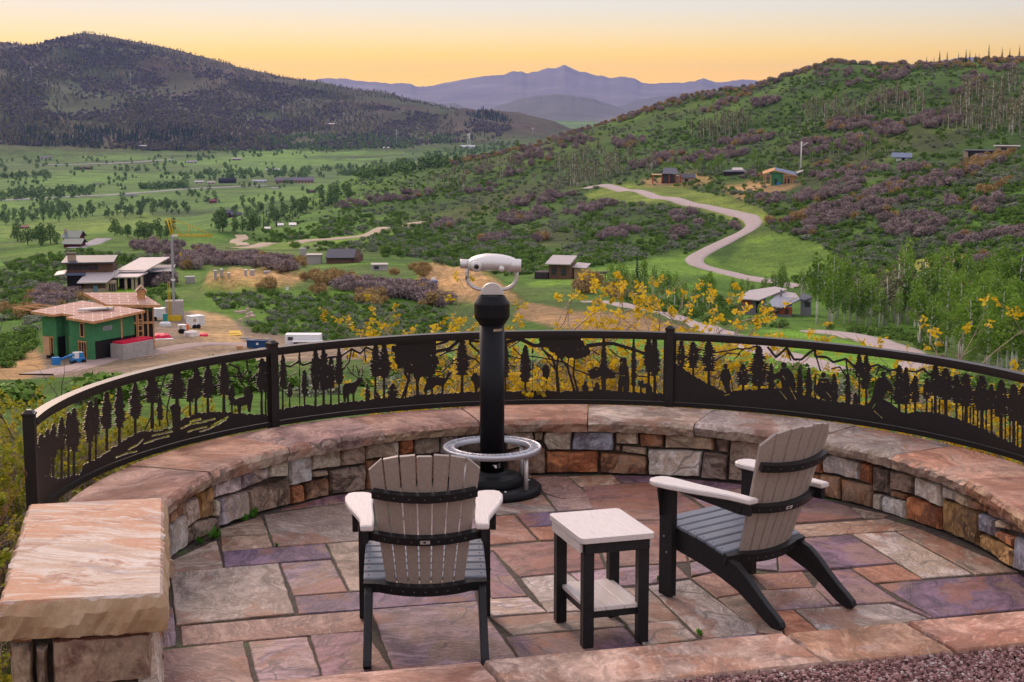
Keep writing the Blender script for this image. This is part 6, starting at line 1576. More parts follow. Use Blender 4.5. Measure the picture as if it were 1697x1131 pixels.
# --- modern house with white roofs
e, k = house('modern_house', 160, 483, 'modern house with wide white metal roofs and stone columns above the green house', rot=-6, rmin=330)
s = k / 7.714; X = lambda q: (q - 620) * s
def depthy(Y): return 0
hb(e, 'garage', X(480), X(735), -2.0, 7, -2, 2.4, M_BROWN); hb(e, 'stone_base', X(478), X(737), -2.15, -2.0, -2, .9, M_STONEW); hb(e, 'garage_side', X(735), X(850), -1.4, 6, -1.5, 2.4, M_STONEW)
for i in range(3): hb(e, 'garage_door', X(775 + i * 28), X(795 + i * 28), -1.5, -1.35, -.5, 1.9, M_DBROWN)
hb(e, 'door', X(595), X(645), -2.25, -2.1, -.4, 1.6, mk('door_teal', (.16, .27, .33), .5))
slab(e, 'roof', [(X(415), -3.4, 2.5), (X(760), -3.4, 2.5), (X(885), 6.5, 4.2), (X(490), 6.5, 4.2)], .25, M_WROOF)
hb(e, 'main_block', X(250), X(800), 5, 14, -2, 6.3, M_BROWN); slab(e, 'roof', [(X(195), 3.6, 6.5), (X(815), 3.6, 6.5), (X(815), 15, 7.1), (X(195), 15, 7.1)], .3, M_SLATE)
for i in range(6): window(e, X(262 + i * 62), X(310 + i * 62), 4.6, 5.7, 5.0)
hb(e, 'porch_roof', X(255), X(480), 1.5, 5, 3.6, 3.9, M_BROOF); slab(e, 'roof', [(X(130), .5, 3.9), (X(255), .5, 4.2), (X(255), 6, 4.6), (X(130), 6, 4.2)], .2, M_WROOF)
hb(e, 'recess', X(270), X(440), 2.6, 5, -2, 3.6, M_DARK)
ch = hb(e, 'chimney', X(255), X(350), 6.5, 8.2, 6.3, 8.2, M_STONEW); hb(ch, 'chimney_cap', X(248), X(357), 6.3, 8.4, 8.2, 8.45, M_DBROWN)
hb(e, 'deck', X(125), X(450), -2.2, 3.5, .5, .75, M_BROWN); hb(e, 'deck_rail', X(125), X(450), -2.25, -2.1, .75, 1.5, mk('deck_mauve', (.16, .09, .10), .7))
for q in (130, 170, 355, 400, 430): hb(e, 'stone_column', X(q - 14), X(q + 14), -2.1, -1.2, -4, .5, M_STONEW)
hb(e, 'right_wing', X(860), X(1180), 6, 16, -1.5, 4.2, M_DBROWN); slab(e, 'roof', [(X(800), 5.5, 4.0), (X(1170), 5.2, 4.0), (X(1445), 17, 6.2), (X(1080), 17, 6.2)], .25, M_WROOF)
slab(e, 'canopy', [(X(780), 1.2, 3.2), (X(1110), .8, 3.2), (X(1210), 6.5, 3.7), (X(790), 6.5, 3.7)], .3, M_WROOF)
for q in (960, 1040, 1085, 1150): hb(e, 'stone_column', X(q - 15), X(q + 15), 1.6, 2.4, -1.5, 3.0, M_STONEW)
hb(e, 'end_wing', X(1170), X(1490), 8, 17, -2, 3.4, M_DBROWN); slab(e, 'roof', [(X(1230), 7, 3.7), (X(1510), 7, 3.7), (X(1510), 18, 4.2), (X(1230), 18, 4.2)], .25, M_SLATE); window(e, X(1400), X(1440), 1.2, 2.8, 8.0)
hb(e, 'forecourt', X(560), X(1260), -6, 2, -1.6, -.6, ground_mat('court', (.20, .17, .19), (.27, .23, .25)))

# --- house among the aspens on the right
e, k = house('modern_house', 1285, 524, 'low modern house with pale sloping roofs and red siding among the aspens', rot=0, rmin=250)
s = k / 10.606; X = lambda q: (q - 900) * s
hb(e, 'left_wing', X(300), X(720), 4, 12, -2, 3.0, M_GREYW); hb(e, 'red_siding', X(300), X(490), 3.85, 4.0, 2.0, 3.1, M_ORS); slab(e, 'roof', [(X(250), 3, 3.6), (X(610), 2.2, 3.4), (X(1090), 10, 5.2), (X(880), 13, 5.4), (X(430), 11, 4.6)], .22, M_WROOF); hb(e, 'dark_gap', X(560), X(640), 3.8, 4.1, 0, 2.8, M_DARK)
hb(e, 'right_wing', X(730), X(1180), -1, 8, -2, 2.2, M_GREYW); hb(e, 'red_siding', X(728), X(1182), -1.15, -1.0, .6, 2.3, M_ORS)
slab(e, 'roof', [(X(710), -1.2, 2.7), (X(1000), -2.4, 2.3), (X(1320), 5, 3.4), (X(950), 8.5, 4.2)], .22, mk('zinc_roof', (.26, .265, .31), .4)); slab(e, 'roof', [(X(830), 7, 4.0), (X(1320), 5.2, 3.5), (X(1240), 9.5, 4.3), (X(900), 11, 4.8)], .2, M_WROOF)
hb(e, 'chimney', X(970), X(1005), 6.4, 7.2, 2, 5.4, M_GREYW)
hb(e, 'studio', X(1330), X(1510), 4, 9, -2, 3.4, M_GREYW); slab(e, 'roof', [(X(1310), 3, 3.7), (X(1400), 2.6, 3.5), (X(1555), 6, 4.0), (X(1340), 9.5, 4.4)], .25, M_SLATE); window(e, X(1400), X(1490), 1.8, 2.9, 4.0)
for q in (760, 900, 1060): window(e, X(q), X(q + 60), .8, 2.0, -1.2)
hb(e, 'terrace', X(480), X(760), -6, 0, -3, -.9, M_ROAD)

# --- house behind the viewer
e, k = house('hillside_house', 926, 463, 'brown box house with a pale sloped roof right of the viewer head', rot=-12, rmin=280)
hb(e, 'tower', -17 * k, 20 * k, 0, 6, -1, 4.0, M_BROWN); slab(e, 'roof', [(-22 * k, -1.2, 4.1), (21 * k, -1.2, 4.1), (22 * k, 7, 5.6), (-20 * k, 7, 5.6)], .25, M_WROOF)
hb(e, 'tan_wing', 22 * k, 41 * k, 3, 8, -1, 2.6, M_PLY); slab(e, 'roof', [(20 * k, 2.4, 3.0), (43 * k, 2.4, 2.8), (43 * k, 9, 3.4), (20 * k, 9, 3.6)], .2, M_WROOF)
slab(e, 'pergola', [(42 * k, 1, 1.6), (78 * k, 3, 1.8), (78 * k, 5, 1.9), (42 * k, 4, 1.7)], .3, M_DBROWN)
for q in (46, 60, 74): hb(e, 'post', q * k, q * k + .25, 3, 3.25, -1.5, 1.7, M_DBROWN)
hb(e, 'deck', -30 * k, 24 * k, -5, -.4, -.8, -.3, M_WROOF); hb(e, 'retaining_wall', -34 * k, 20 * k, -5.2, -5, -3, -.8, M_GREYW); hb(e, 'porch', -40 * k, -18 * k, -1, 4, -1, 1.8, M_DBROWN)
for q in (-12, 4): window(e, q * k, (q + 8) * k, 1.2, 3.0, 0)
# --- dark roofed house
e, k = house('gabled_house', 565, 437, 'house with a long dark slate roof behind the yellow shrubs', rot=-4, rmin=330)
hb(e, 'walls', -24 * k, 28 * k, 0, 9, -2, 2.0, M_BROWN); v = [(-26 * k, -.8, 1.9), (22 * k, -.8, 1.9), (34 * k, 9.5, 1.9), (-20 * k, 9.5, 1.9), (-22 * k, 4.5, 4.2), (24 * k, 4.5, 4.2)]
slab(e, 'roof', [v[0], v[1], v[5], v[4]], .2, M_SLATE); slab(e, 'roof', [v[3], v[2], v[5], v[4]], .2, M_SLATE); MB().add([v[1], v[2], v[5], (v[1][0], v[1][1], 0), (v[2][0], v[2][1], 0)], [(0, 1, 2), (3, 4, 1, 0)]).build('gable', M_BROWN, e)
hb(e, 'annex', -58 * k, -34 * k, 4, 8, -2, 2.2, M_CONC); hb(e, 'annex_roof', -59 * k, -33 * k, 3.6, 8.3, 2.2, 2.4, M_WROOF)
e, k = house('site_office', 628, 449, 'pale flat roofed cabin half hidden by shrubs left of the dirt heap', 'cabin', 0, 330); hb(e, 'walls', -12 * k, 14 * k, 0, 4, -1, 1.6, M_CONC); hb(e, 'roof', -13 * k, 15 * k, -.3, 4.3, 1.6, 1.8, M_WROOF); window(e, -8 * k, 0, .5, 1.3, 0)
e, k = house('parked_pickup', 718, 471, 'blue and white pickup truck parked below the dirt heap', 'truck', 0, 250)
hb(e, 'body', -1.1, 1.1, 0, 1.2, .35, .85, mk('truck_blue', (.10, .22, .42), .4)); hb(e, 'cab', -.5, .6, .1, 1.1, .85, 1.4, M_WHITE); [MB().lathe([(0, -.1), (.3, -.1), (.3, .08), (0, .08)], (sx, 0, .3), 12, 'y').build('wheel', M_TYRE, e) for sx in (-.7, .7)]
# --- red house
def gable_house(par, x0, x1, y0, y1, z, h, ov, wall, roof):
    hb(par, 'walls', x0, x1, y0, y1, -3, z, wall); ym = (y0 + y1) / 2
    A, B, C_, D = (x0 - ov, y0 - ov, z - .1), (x1 + ov, y0 - ov, z - .1), (x1 + ov, y1 + ov, z - .1), (x0 - ov, y1 + ov, z - .1); E_, G = (x0 - ov, ym, z + h), (x1 + ov, ym, z + h)
    slab(par, 'roof', [A, B, G, E_], .2, roof); slab(par, 'roof', [D, C_, G, E_], .2, roof)
    MB().add([(x0, y0, z - .2), (x0, y1, z - .2), (x0, ym, z + h - .3), (x1, y0, z - .2), (x1, y1, z - .2), (x1, ym, z + h - .3)], [(0, 1, 2), (3, 5, 4)]).build('gable', wall, par)
M_GRNR = mk('green_roof', (.10, .14, .13), .5)
e, k = house('red_house', 116, 409, 'dark red gabled house with grey green roofs left of the white roofed house', rot=-16, rmin=420)
gable_house(e, -13 * k, 10 * k, 3, 13, 3.6, 2.4, .8, M_REDH, M_GRNR); gable_house(e, -5 * k, 20 * k, -4, 4, 1.6, 1.8, .8, M_REDH, M_GRNR); hb(e, 'chimney', -15 * k, -13 * k, 6, 8, 0, 7.0, M_STONEW); [window(e, q * k, (q + 3) * k, 1, 2.2, 2.9) for q in (-11, -7)]
e, k = house('red_house', 384, 360, 'dark red gabled house among trees right of the crane jib', rot=18, rmin=700)
gable_house(e, -14 * k, 4 * k, 2, 12, 4.0, 3, .9, M_REDH, M_SLATE); gable_house(e, -2 * k, 15 * k, -4, 5, 2.6, 2.6, .8, M_REDH, M_SLATE); [window(e, q * k, (q + 3) * k, 1, 2.4, -4.1) for q in (1, 6, 10)]
# --- houses on the right hill
e, k = house('glass_house', 1110, 304, 'dark roofed house with tall glass and stone piers above the lawn', rot=0, rmin=560)
hb(e, 'hall', -13 * k, 5 * k, 0, 9, -2, 4.8, M_DBROWN); hb(e, 'lounge', 5 * k, 17 * k, 2, 9, -2, 3.8, M_STONEW); slab(e, 'roof', [(-13 * k, -1.2, 5.2), (15 * k, -1.2, 4.9), (10 * k, 10, 7.6), (-9 * k, 10, 7.8)], .3, M_SLATE); gable_house(e, 17 * k, 40 * k, 3, 10, 3.0, 1.8, .6, M_STONEW, M_SLATE)
slab(e, 'terrace_roof', [(-30 * k, -1, 4.6), (-13 * k, -1, 4.6), (-13 * k, 6, 4.7), (-30 * k, 6, 4.7)], .25, M_PLY)
for q in (-29, -14, -2, 8, 16): hb(e, 'stone_pier', q * k, (q + 2) * k, -.6, .2, -2, 4.4, M_ORS)
for q in (-12, 1): window(e, q * k, (q + 9) * k, .2, 4.2, 0)
window(e, 24 * k, 30 * k, .8, 2.2, 3.0)
hb(e, 'patio_slab', -34 * k, 20 * k, -4, 0, -2, -.3, M_STONEW)
e, k = house('unfinished_house', 1293, 306, 'half built house with blue roof membrane and green walls on the right spur', rot=6, rmin=540)
hb(e, 'wall', -14 * k, 4 * k, 0, 8, -2, 5.0, M_OSB); hb(e, 'wall', 4 * k, 26 * k, 1, 8, -2, 3.8, M_PLY); slab(e, 'roof', [(-10 * k, -1, 6.6), (28 * k, -1, 3.9), (30 * k, 9, 5.2), (-6 * k, 9, 7.4)], .4, M_BROOF, M_WOOD); slab(e, 'roof', [(-10 * k, -1, 6.6), (-28 * k, -1, 4.8), (-26 * k, 9, 5.6), (-6 * k, 9, 7.4)], .35, M_WOOD); slab(e, 'roof', [(26 * k, -1, 5.2), (36 * k, -1, 6.4), (40 * k, 8, 6.4), (28 * k, 8, 5.6)], .3, M_CONC)
for q in (-27, -24, -16, 5, 9, 15, 19): hb(e, 'post', q * k, (q + 1.2) * k, -.6, -.2, -2, 4.6, M_WOOD)
for q in (-9, 6, 12): window(e, q * k, (q + 4) * k, .4, 2.6, -.05)
hb(e, 'skylight', 0, 6 * k, 1.5, 3, 5.2, 6.1, mk('green_sheet', (.08, .30, .20), .6)); hb(e, 'blue_tarp', -6 * k, -1 * k, -1.8, -.8, -.5, .9, M_LBLUE)
p = hit(1327, 282, 560); a = math.atan2(p[0], p[1]); c2 = empty('crane', p, -a); tag(c2, 'thin white crane pole with forked top behind the blue roofed house', 'crane'); k = math.hypot(p[0], p[1]) / F
bars(c2, 'pole', [(0, 0, -2), (0, 0, 46 * k)], .3, M_WHITE); bars(c2, 'jib', [(0, 0, 38 * k), (10 * k, 0, 44 * k)], .2, M_WHITE); bars(c2, 'stay', [(0, 0, 46 * k), (3 * k, 0, 40 * k)], .1, M_WHITE); hb(c2, 'base', -.8, .8, -.8, .8, -2, 5 * k, M_CONC)
e, k = house('hidden_house', 1220, 290, 'low grey roofed house behind shrubs between the two hill houses', rot=0, rmin=700); hb(e, 'walls', -20 * k, 14 * k, 0, 8, -2, 1.6, M_DBROWN); slab(e, 'roof', [(-22 * k, -1, 1.7), (16 * k, -1, 1.8), (14 * k, 9, 2.6), (-18 * k, 9, 2.4)], .3, M_SLATE); slab(e, 'roof', [(-8 * k, 2, 2.5), (12 * k, 2, 2.5), (10 * k, 8, 3.6), (-6 * k, 8, 3.6)], .3, M_WROOF)
e, k = house('blue_roofed_house', 1494, 266, 'small house with a blue roof and white wall on the right spur', rot=0, rmin=540); hb(e, 'walls', -8 * k, 14 * k, 0, 7, -1, 1.4, M_WHITE); slab(e, 'roof', [(-17 * k, -1, 1.5), (16 * k, -1, 1.4), (16 * k, 8, 3.2), (-15 * k, 8, 3.4)], .3, M_BROOF); window(e, 0, 5 * k, .2, 1.1, 0)
e, k = house('spur_house', 1620, 258, 'dark flat roofed house on the right spur', rot=0, rmin=480); hb(e, 'walls', -16 * k, 24 * k, 0, 8, -2, 2.0, M_DBROWN); hb(e, 'roof', -20 * k, 28 * k, -1.2, 9, 2.0, 2.35, M_SLATE); hb(e, 'stone_end', -21 * k, -14 * k, -.5, 6, -2, 1.8, M_STONEW); [window(e, q * k, (q + 7) * k, .3, 1.5, 0) for q in (-10, 1, 12)]
e, k = house('spur_house', 1668, 250, 'pale flat roofed house at the right edge of the spur', rot=0, rmin=480); hb(e, 'walls', -16 * k, 16 * k, 0, 8, -2, 1.9, M_STONEW); hb(e, 'roof', -19 * k, 20 * k, -1, 9, 1.9, 2.2, M_WROOF); window(e, -8 * k, 0, .3, 1.4, 0)

# --- valley buildings
VB = [ # px, py, width px, height px, roof, wall, label
 (488, 304, 62, 9, (.13, .11, .15), (.34, .20, .15), 'long lodge with a purple grey roof in the valley'),
 (377, 304, 28, 8, (.03, .03, .04), (.04, .035, .04), 'black barn on the valley floor left of the long lodge'),
 (547, 208, 14, 3.5, (.66, .62, .60), (.30, .06, .05), 'white roofed red shed on the mountain foot'),
 (392, 266, 14, 4, (.42, .36, .34), (.30, .22, .17), 'grey barn in the far meadow'),
 (318, 271, 16, 4, (.30, .28, .30), (.44, .40, .36), 'pale farmhouse beside trees in the far meadow'),
 (77, 264, 18, 4.5, (.20, .18, .18), (.50, .46, .42), 'farmhouse with white gables at the foot of the left slope'),
 (142, 281, 18, 4, (.12, .05, .05), (.16, .04, .035), 'dark red farm building in the left meadow'),
 (234, 244, 18, 3, (.46, .45, .44), (.36, .34, .32), 'long pale building under the left mountain'),
 (330, 304, 14, 4, (.45, .42, .42), (.42, .38, .36), 'pale house left of the black barn'),
 (350, 305, 12, 4, (.38, .33, .32), (.44, .36, .32), 'tan house directly left of the black barn'),
 (430, 303, 22, 4.5, (.40, .40, .43), (.50, .48, .48), 'grey roofed house between barn and lodge'),
 (452, 284, 22, 4, (.52, .50, .50), (.46, .44, .43), 'pale houses behind the lodge'),
 (516, 320, 14, 5, (.10, .05, .05), (.14, .06, .05), 'small dark red house by the trees below the lodge'),
 (353, 337, 12, 6, (.16, .06, .06), (.22, .09, .08), 'small dark red house left of the aspens in the valley'),
 (41, 379, 13, 4.5, (.22, .09, .08), (.30, .12, .10), 'tiny red cabin at the left meadow edge'),
 (443, 381, 8, 4, (.55, .52, .50), (.60, .56, .54), 'white cabin among the trees right of the red house'),
 (465, 376, 8, 5, (.58, .55, .54), (.62, .59, .57), 'white tent cabin in the meadow right of the red house'),
 (485, 376, 10, 6, (.66, .62, .60), (.68, .65, .62), 'largest white dome cabin in the meadow'),
 (640, 247, 10, 3, (.60, .58, .56), (.56, .54, .52), 'white building near the far pylon'),
 (775, 246, 24, 5, (.55, .54, .54), (.52, .50, .48), 'white building at the foot of the lattice pylon'),
]
M_VB = {}
def vbmat(c):
    if c not in M_VB: M_VB[c] = mk('valley_paint_%d' % len(M_VB), c, .7)
    return M_VB[c]
for x, y, w, h, rc, wc, lab in VB:
    e, k = house('valley_house', x, y, lab, 'house', 0, 520)
    gable_house(e, -w * k / 2, w * k / 2, 0, max(8, w * k * .3), h * k * .55, h * k * .45, .4, vbmat(wc), vbmat(rc))
    nwin = max(2, int(w / 5))
    for i in range(nwin):
        x0 = -w * k / 2 + w * k * (i + .3) / nwin; window(e, x0, x0 + w * k / nwin * .4, h * k * .12, h * k * .42, 0)
# --- pylons and masts
for i, (x, y0, y1, lat_) in enumerate(((52, 112, 134, 0), (217, 122, 152, 0), (469, 175, 204, 0), (570, 187, 211, 0), (657, 215, 242, 0), (777, 221, 249, 1), (883, 212, 228, 0))):
    p = hit(x, y1, 2500)
    if not p: continue
    a = math.atan2(p[0], p[1]); k = math.hypot(p[0], p[1]) / F; hh = (y1 - y0) * k
    e = empty('power_pylon', p, -a); tag(e, ['leftmost white power pole high on the left mountain', 'white power pole below the bare scar on the left mountain', 'white power pole above the valley lodge', 'white power pole right of the red shed', 'white power pole near the foot of the mountain', 'lattice pylon beside the white valley building', 'small pylon where the right ridge meets the valley'][i], 'pylon', 'power line poles on the mountain')
    if lat_:
        for sx in (-1, 1): bars(e, 'leg', [(sx * 3.5, 0, -2), (sx * 1.6, 0, hh)], .5, M_WHITE)
        for q in range(5): bars(e, 'brace', [(-3.2 + q * .35, 0, hh * q / 5), (2.9 - q * .35, 0, hh * (q + 1) / 5)], .3, M_WHITE)
    else: bars(e, 'pole', [(0, 0, -2), (0, 0, hh)], .6, M_GALV)
    bars(e, 'cross_arm', [(-5, 0, hh * .9), (5, 0, hh * .9)], .35, M_WHITE)
for i, (x, y0, y1) in enumerate(((82, 50, 60), (87, 46, 60), (91, 47, 60))):
    p = hit(x, 64, 3500)
    if p:
        a = math.atan2(p[0], p[1]); k = math.hypot(p[0], p[1]) / F
        e = empty('radio_mast', p, -a); tag(e, ['short left radio mast on the mountain top', 'tall middle radio mast on the mountain top', 'tall right radio mast on the mountain top'][i], 'mast', 'radio masts on the mountain top')
        hh = (64 - y0) * k; bars(e, 'mast', [(0, 0, -2), (0, 0, hh)], 1.4, M_GALV); bars(e, 'antenna', [(-2.5, 0, hh * .8), (2.5, 0, hh * .8)], 1.0, M_GALV)
# trail sign by the lower road
e, k = house('trail_sign', 1552, 628, 'brown post sign with a white board beside the lower road', 'sign', 0, 60)
hb(e, 'post', .4, .6, 0, .15, -1, 2.6, M_BROWN); hb(e, 'board', -.5, .1, -.05, .05, .9, 1.8, M_WHITE); hb(e, 'cross_board', -.1, .9, -.06, -.01, 2.0, 2.5, M_BROWN)
# tiny ponds
M_POND = mk('pond_water', (.30, .28, .26), .08)
for i, (x, y, w, h) in enumerate(((160, 306, 16, 2.0), (215, 325, 22, 1.8), (455, 313, 14, 1.6), (586, 262, 8, 1.6), (668, 257, 8, 1.6), (672, 268, 10, 2), (655, 276, 8, 1.5))):
    p = hit(x, y, 1500)
    if not p: continue
    a = math.atan2(p[0], p[1]); k = math.hypot(p[0], p[1]) / F; r_ = math.hypot(p[0], p[1]); dy = h * k / max(.01, (H - p[2]) / r_)
    P = [(p[0] + w * k * .5 * math.cos(t_) * (1 + .2 * math.sin(3 * t_ + i)), p[1] + dy * .5 * math.sin(t_)) for t_ in np.linspace(0, 6.283, 24, endpoint=False)]
    tag(MB().prism(P, p[2] - 1, p[2] + 1.2).build('pond', M_POND), kind='structure')

# ================================================================== VEGETATION
def foliage_mat(name, cols, rough=.85, trans=0.0):
    """cols: ramp over a per-leaf tone; every plant shifts the ramp a little"""
    t = NT(name, rough)
    at = t.n('ShaderNodeAttribute', attribute_name='tone')
    r = t.rand()
    f_ = t.math('ADD', t.math('MULTIPLY', at.outputs['Fac'], .62), t.math('MULTIPLY', r, .38), True)
    n_ = len(cols)
    c = t.ramp(f_, [(i / (n_ - 1), q) for i, q in enumerate(cols)])
    t.color(c); t.b.inputs['Specular IOR Level'].default_value = .15
    if trans:
        tr = t.n('ShaderNodeBsdfTranslucent'); t.l(c, tr.inputs[0])
        mx = t.n('ShaderNodeMixShader'); mx.inputs[0].default_value = trans
        t.l(t.b.outputs[0], mx.inputs[1]); t.l(tr.outputs[0], mx.inputs[2]); t.l(mx.outputs[0], t.out.inputs[0])
    return t.mat
def cloud(seed, lobes, n, size, shell=.55, aspect=1.6):
    """n leaf clumps (single faces) spread through ellipsoid lobes -> V (n,4,3), tone (n)"""
    g = np.random.default_rng(seed)
    L = np.array(lobes, float); vol = L[:, 3] * L[:, 4] * L[:, 5]; vol = vol ** .67
    pick = g.choice(len(L), n, p=vol / vol.sum())
    d = g.normal(size=(n, 3)); d /= np.linalg.norm(d, axis=1)[:, None]
    rad = shell + (1.08 - shell) * g.random(n) ** .6
    C = L[pick, :3] + d * L[pick, 3:6] * rad[:, None]
    a = g.normal(size=(n, 3)); a /= np.linalg.norm(a, axis=1)[:, None]
    b = np.cross(a, g.normal(size=(n, 3))); b /= np.linalg.norm(b, axis=1)[:, None] + 1e-9
    s = size * g.uniform(.55, 1.3, n)
    a *= (s * aspect * .5)[:, None]; b *= (s * .5)[:, None]
    V = np.stack([C - a, C + b, C + a, C - b], 1)
    tone = np.clip(.5 + .5 * fbm(C[:, 0] / (size * 4) + seed, (C[:, 1] + C[:, 2] * 1.3) / (size * 4), seed, 2) + g.normal(0, .18, n), 0, 1)
    return V, tone
def leaf_mesh(name, V, tone, mat):
    me = bpy.data.meshes.new(name); n = len(V)
    fast_mesh(me, V.reshape(-1, 3), np.arange(n * 4).reshape(n, 4))
    a = me.attributes.new('tone', 'FLOAT', 'POINT'); a.data.foreach_set('value', np.repeat(tone, 4).astype(np.float32))
    me.materials.append(mat); return me
def lobes_bush(seed, w, h, n):
    q = random.Random(seed); out = []
    for i in range(n):
        a = q.uniform(0, 6.28); r = q.uniform(.08, .50) * w / 2; s = q.uniform(.42, .72)
        out.append((r * math.cos(a), r * math.sin(a), h * q.uniform(.38, .62), w * .5 * s, w * .5 * s, h * .48 * q.uniform(.7, 1.0)))
    return out
M_PURP = foliage_mat('scrub_twigs', [(.150, .110, .108), (.235, .172, .165), (.33, .25, .235), (.43, .34, .315)])
M_TAN = foliage_mat('scrub_budding', [(.20, .13, .065), (.31, .20, .085), (.42, .29, .11), (.50, .36, .15)])
M_GRN = foliage_mat('shrub_green', [(.058, .110, .018), (.098, .180, .028), (.145, .245, .040), (.21, .31, .065)])
M_SAGE = foliage_mat('sagebrush', [(.10, .125, .065), (.16, .19, .11), (.225, .25, .165), (.30, .32, .23)])
M_ASP = foliage_mat('aspen_leaves', [(.065, .135, .016), (.115, .215, .026), (.18, .30, .040), (.26, .36, .07)], trans=.25)
M_ASPG = foliage_mat('aspen_pale', [(.12, .115, .06), (.17, .17, .085), (.235, .225, .12), (.31, .28, .17)])
M_CON = foliage_mat('conifer_needles', [(.014, .026, .016), (.022, .042, .022), (.036, .062, .030), (.055, .080, .038)])
M_COT = foliage_mat('cottonwood_leaves', [(.055, .105, .030), (.095, .165, .048), (.14, .22, .068), (.19, .27, .10)])
M_FSCR = foliage_mat('mountain_twigs', [(.10, .090, .080), (.135, .118, .105), (.175, .148, .132), (.22, .188, .165)])
M_BARK = plain('aspen_bark', (.66, .62, .56), .8, vary=.3, gscale=3); M_DBARK = plain('dark_bark', (.07, .05, .04), .9)

def trunk_mesh(name, h, r, mat, limbs=3, seed=0):
    q = random.Random(seed); m_ = MB(); m_.tube([(0, 0, -.4), (q.uniform(-.1, .1), q.uniform(-.1, .1), h * .5), (q.uniform(-.2, .2), q.uniform(-.2, .2), h)], [r, r * .7, r * .2], 5)
    for i in range(limbs):
        z = h * q.uniform(.4, .8); a = q.uniform(0, 6.28); l = h * q.uniform(.12, .22)
        m_.tube([(0, 0, z), (l * .6 * math.cos(a), l * .6 * math.sin(a), z + l * .7)], [r * .4, r * .12], 4)
    return m_.mesh(name, mat)
PROTO = {}
def add_proto(kind, crown, trunk=None): PROTO.setdefault(kind, []).append((crown, trunk))
for i in range(4):
    add_proto('purple', leaf_mesh('scrub_foliage', *cloud(100 + i, lobes_bush(i, 4.6, 3.0, 8), 1000, .23, .25, 2.8), M_PURP))
    add_proto('tan', leaf_mesh('scrub_foliage', *cloud(120 + i, lobes_bush(i + 20, 4.2, 2.8, 8), 900, .22, .25, 2.4), M_TAN))
for i in range(3):
    add_proto('green', leaf_mesh('shrub_foliage', *cloud(140 + i, lobes_bush(i + 40, 3.4, 1.8, 7), 560, .24, .3), M_GRN))
    add_proto('sage', leaf_mesh('sage_foliage', *cloud(160 + i, lobes_bush(i + 63, 2.1, 1.0, 7), 300, .17, .3), M_SAGE))
    q = random.Random(i)
    add_proto('aspen', leaf_mesh('aspen_crown', *cloud(180 + i, [(q.uniform(-.7, .7), q.uniform(-.7, .7), z, r_, r_, 1.3) for z, r_ in ((4.6, 1.0), (5.6, 1.4), (6.8, 1.6), (8.0, 1.4), (9.0, 1.1), (9.9, .7))], 460, .40, .3, 1.3), M_ASP), trunk_mesh('aspen_trunk', 9.5, .24, M_BARK, 5, i))
    add_proto('paleaspen', leaf_mesh('aspen_crown', *cloud(200 + i, [(q.uniform(-.5, .5), q.uniform(-.5, .5), z, r_, r_, 1.4) for z, r_ in ((4.0, .8), (5.5, 1.1), (7.0, 1.2), (8.6, .9))], 170, .42, .3, 1.8), M_ASPG), trunk_mesh('aspen_trunk', 9.0, .22, M_BARK, 4, i + 9))
    lc = []; tn = []
    g = np.random.default_rng(i)
    for lev in range(15):
        z = 1.0 + lev * .72; r_ = 2.1 * (1 - lev / 15.5)
        for b_ in range(11):
            a = g.uniform(0, 6.28); rr = r_ * g.uniform(.75, 1.1); w = .75 * (1 - lev / 22)
            p0 = np.array([0, 0, z + .5]); p1 = np.array([rr * math.cos(a), rr * math.sin(a), z - .35 * r_]); s_ = np.array([-math.sin(a), math.cos(a), 0]) * w * .5
            mid = (p0 + p1) / 2
            lc.append([p0, mid + s_, p1, mid - s_]); tn.append(g.random())
    add_proto('conifer', leaf_mesh('conifer_crown', np.array(lc), np.array(tn), M_CON), trunk_mesh('conifer_trunk', 10, .2, M_DBARK, 0, i))
    add_proto('cottonwood', leaf_mesh('tree_crown', *cloud(240 + i, [(q.uniform(-1.6, 1.6), q.uniform(-1.6, 1.6), z, r_, r_, r_ * .8) for z, r_ in ((3.2, 2.0), (4.6, 2.6), (6.2, 2.6), (7.8, 2.2), (9.0, 1.5))], 480, .7, .45, 1.3), M_COT), trunk_mesh('tree_trunk', 8, .3, M_DBARK, 4, i))
# coarse versions for trees seen only a few pixels tall
for i in range(2):
    add_proto('fartree', leaf_mesh('far_crown', *cloud(300 + i, [(0, 0, 5, 2.8, 2.8, 4.2), (1.2, .6, 4, 2.4, 2.4, 3)], 46, 2.0, .4, 1.4), M_COT))
    add_proto('farpale', leaf_mesh('far_crown', *cloud(320 + i, [(0, 0, 6.5, 2.0, 2.0, 5.5)], 34, 1.7, .3, 2.6), M_ASPG))
    V_ = []
    for lev in range(4):
        for b_ in range(5):
            a = b_ * 1.2566 + lev; z = lev * 2.9; r_ = 2.7 * (1 - lev / 4.6)
            V_.append([(0, 0, z + 4.8), (r_ * math.cos(a), r_ * math.sin(a), z), (r_ * .7 * math.cos(a + .63), r_ * .7 * math.sin(a + .63), z + .3), (r_ * math.cos(a + 1.25), r_ * math.sin(a + 1.25), z)])
    add_proto('farconifer', leaf_mesh('far_conifer', np.array(V_, float), np.random.default_rng(i).random(len(V_)), M_CON))
    add_proto('farscrub', leaf_mesh('far_scrub', *cloud(340 + i, lobes_bush(i + 80, 7, 3.4, 3), 40, 1.5, .3, 2.0), M_FSCR))

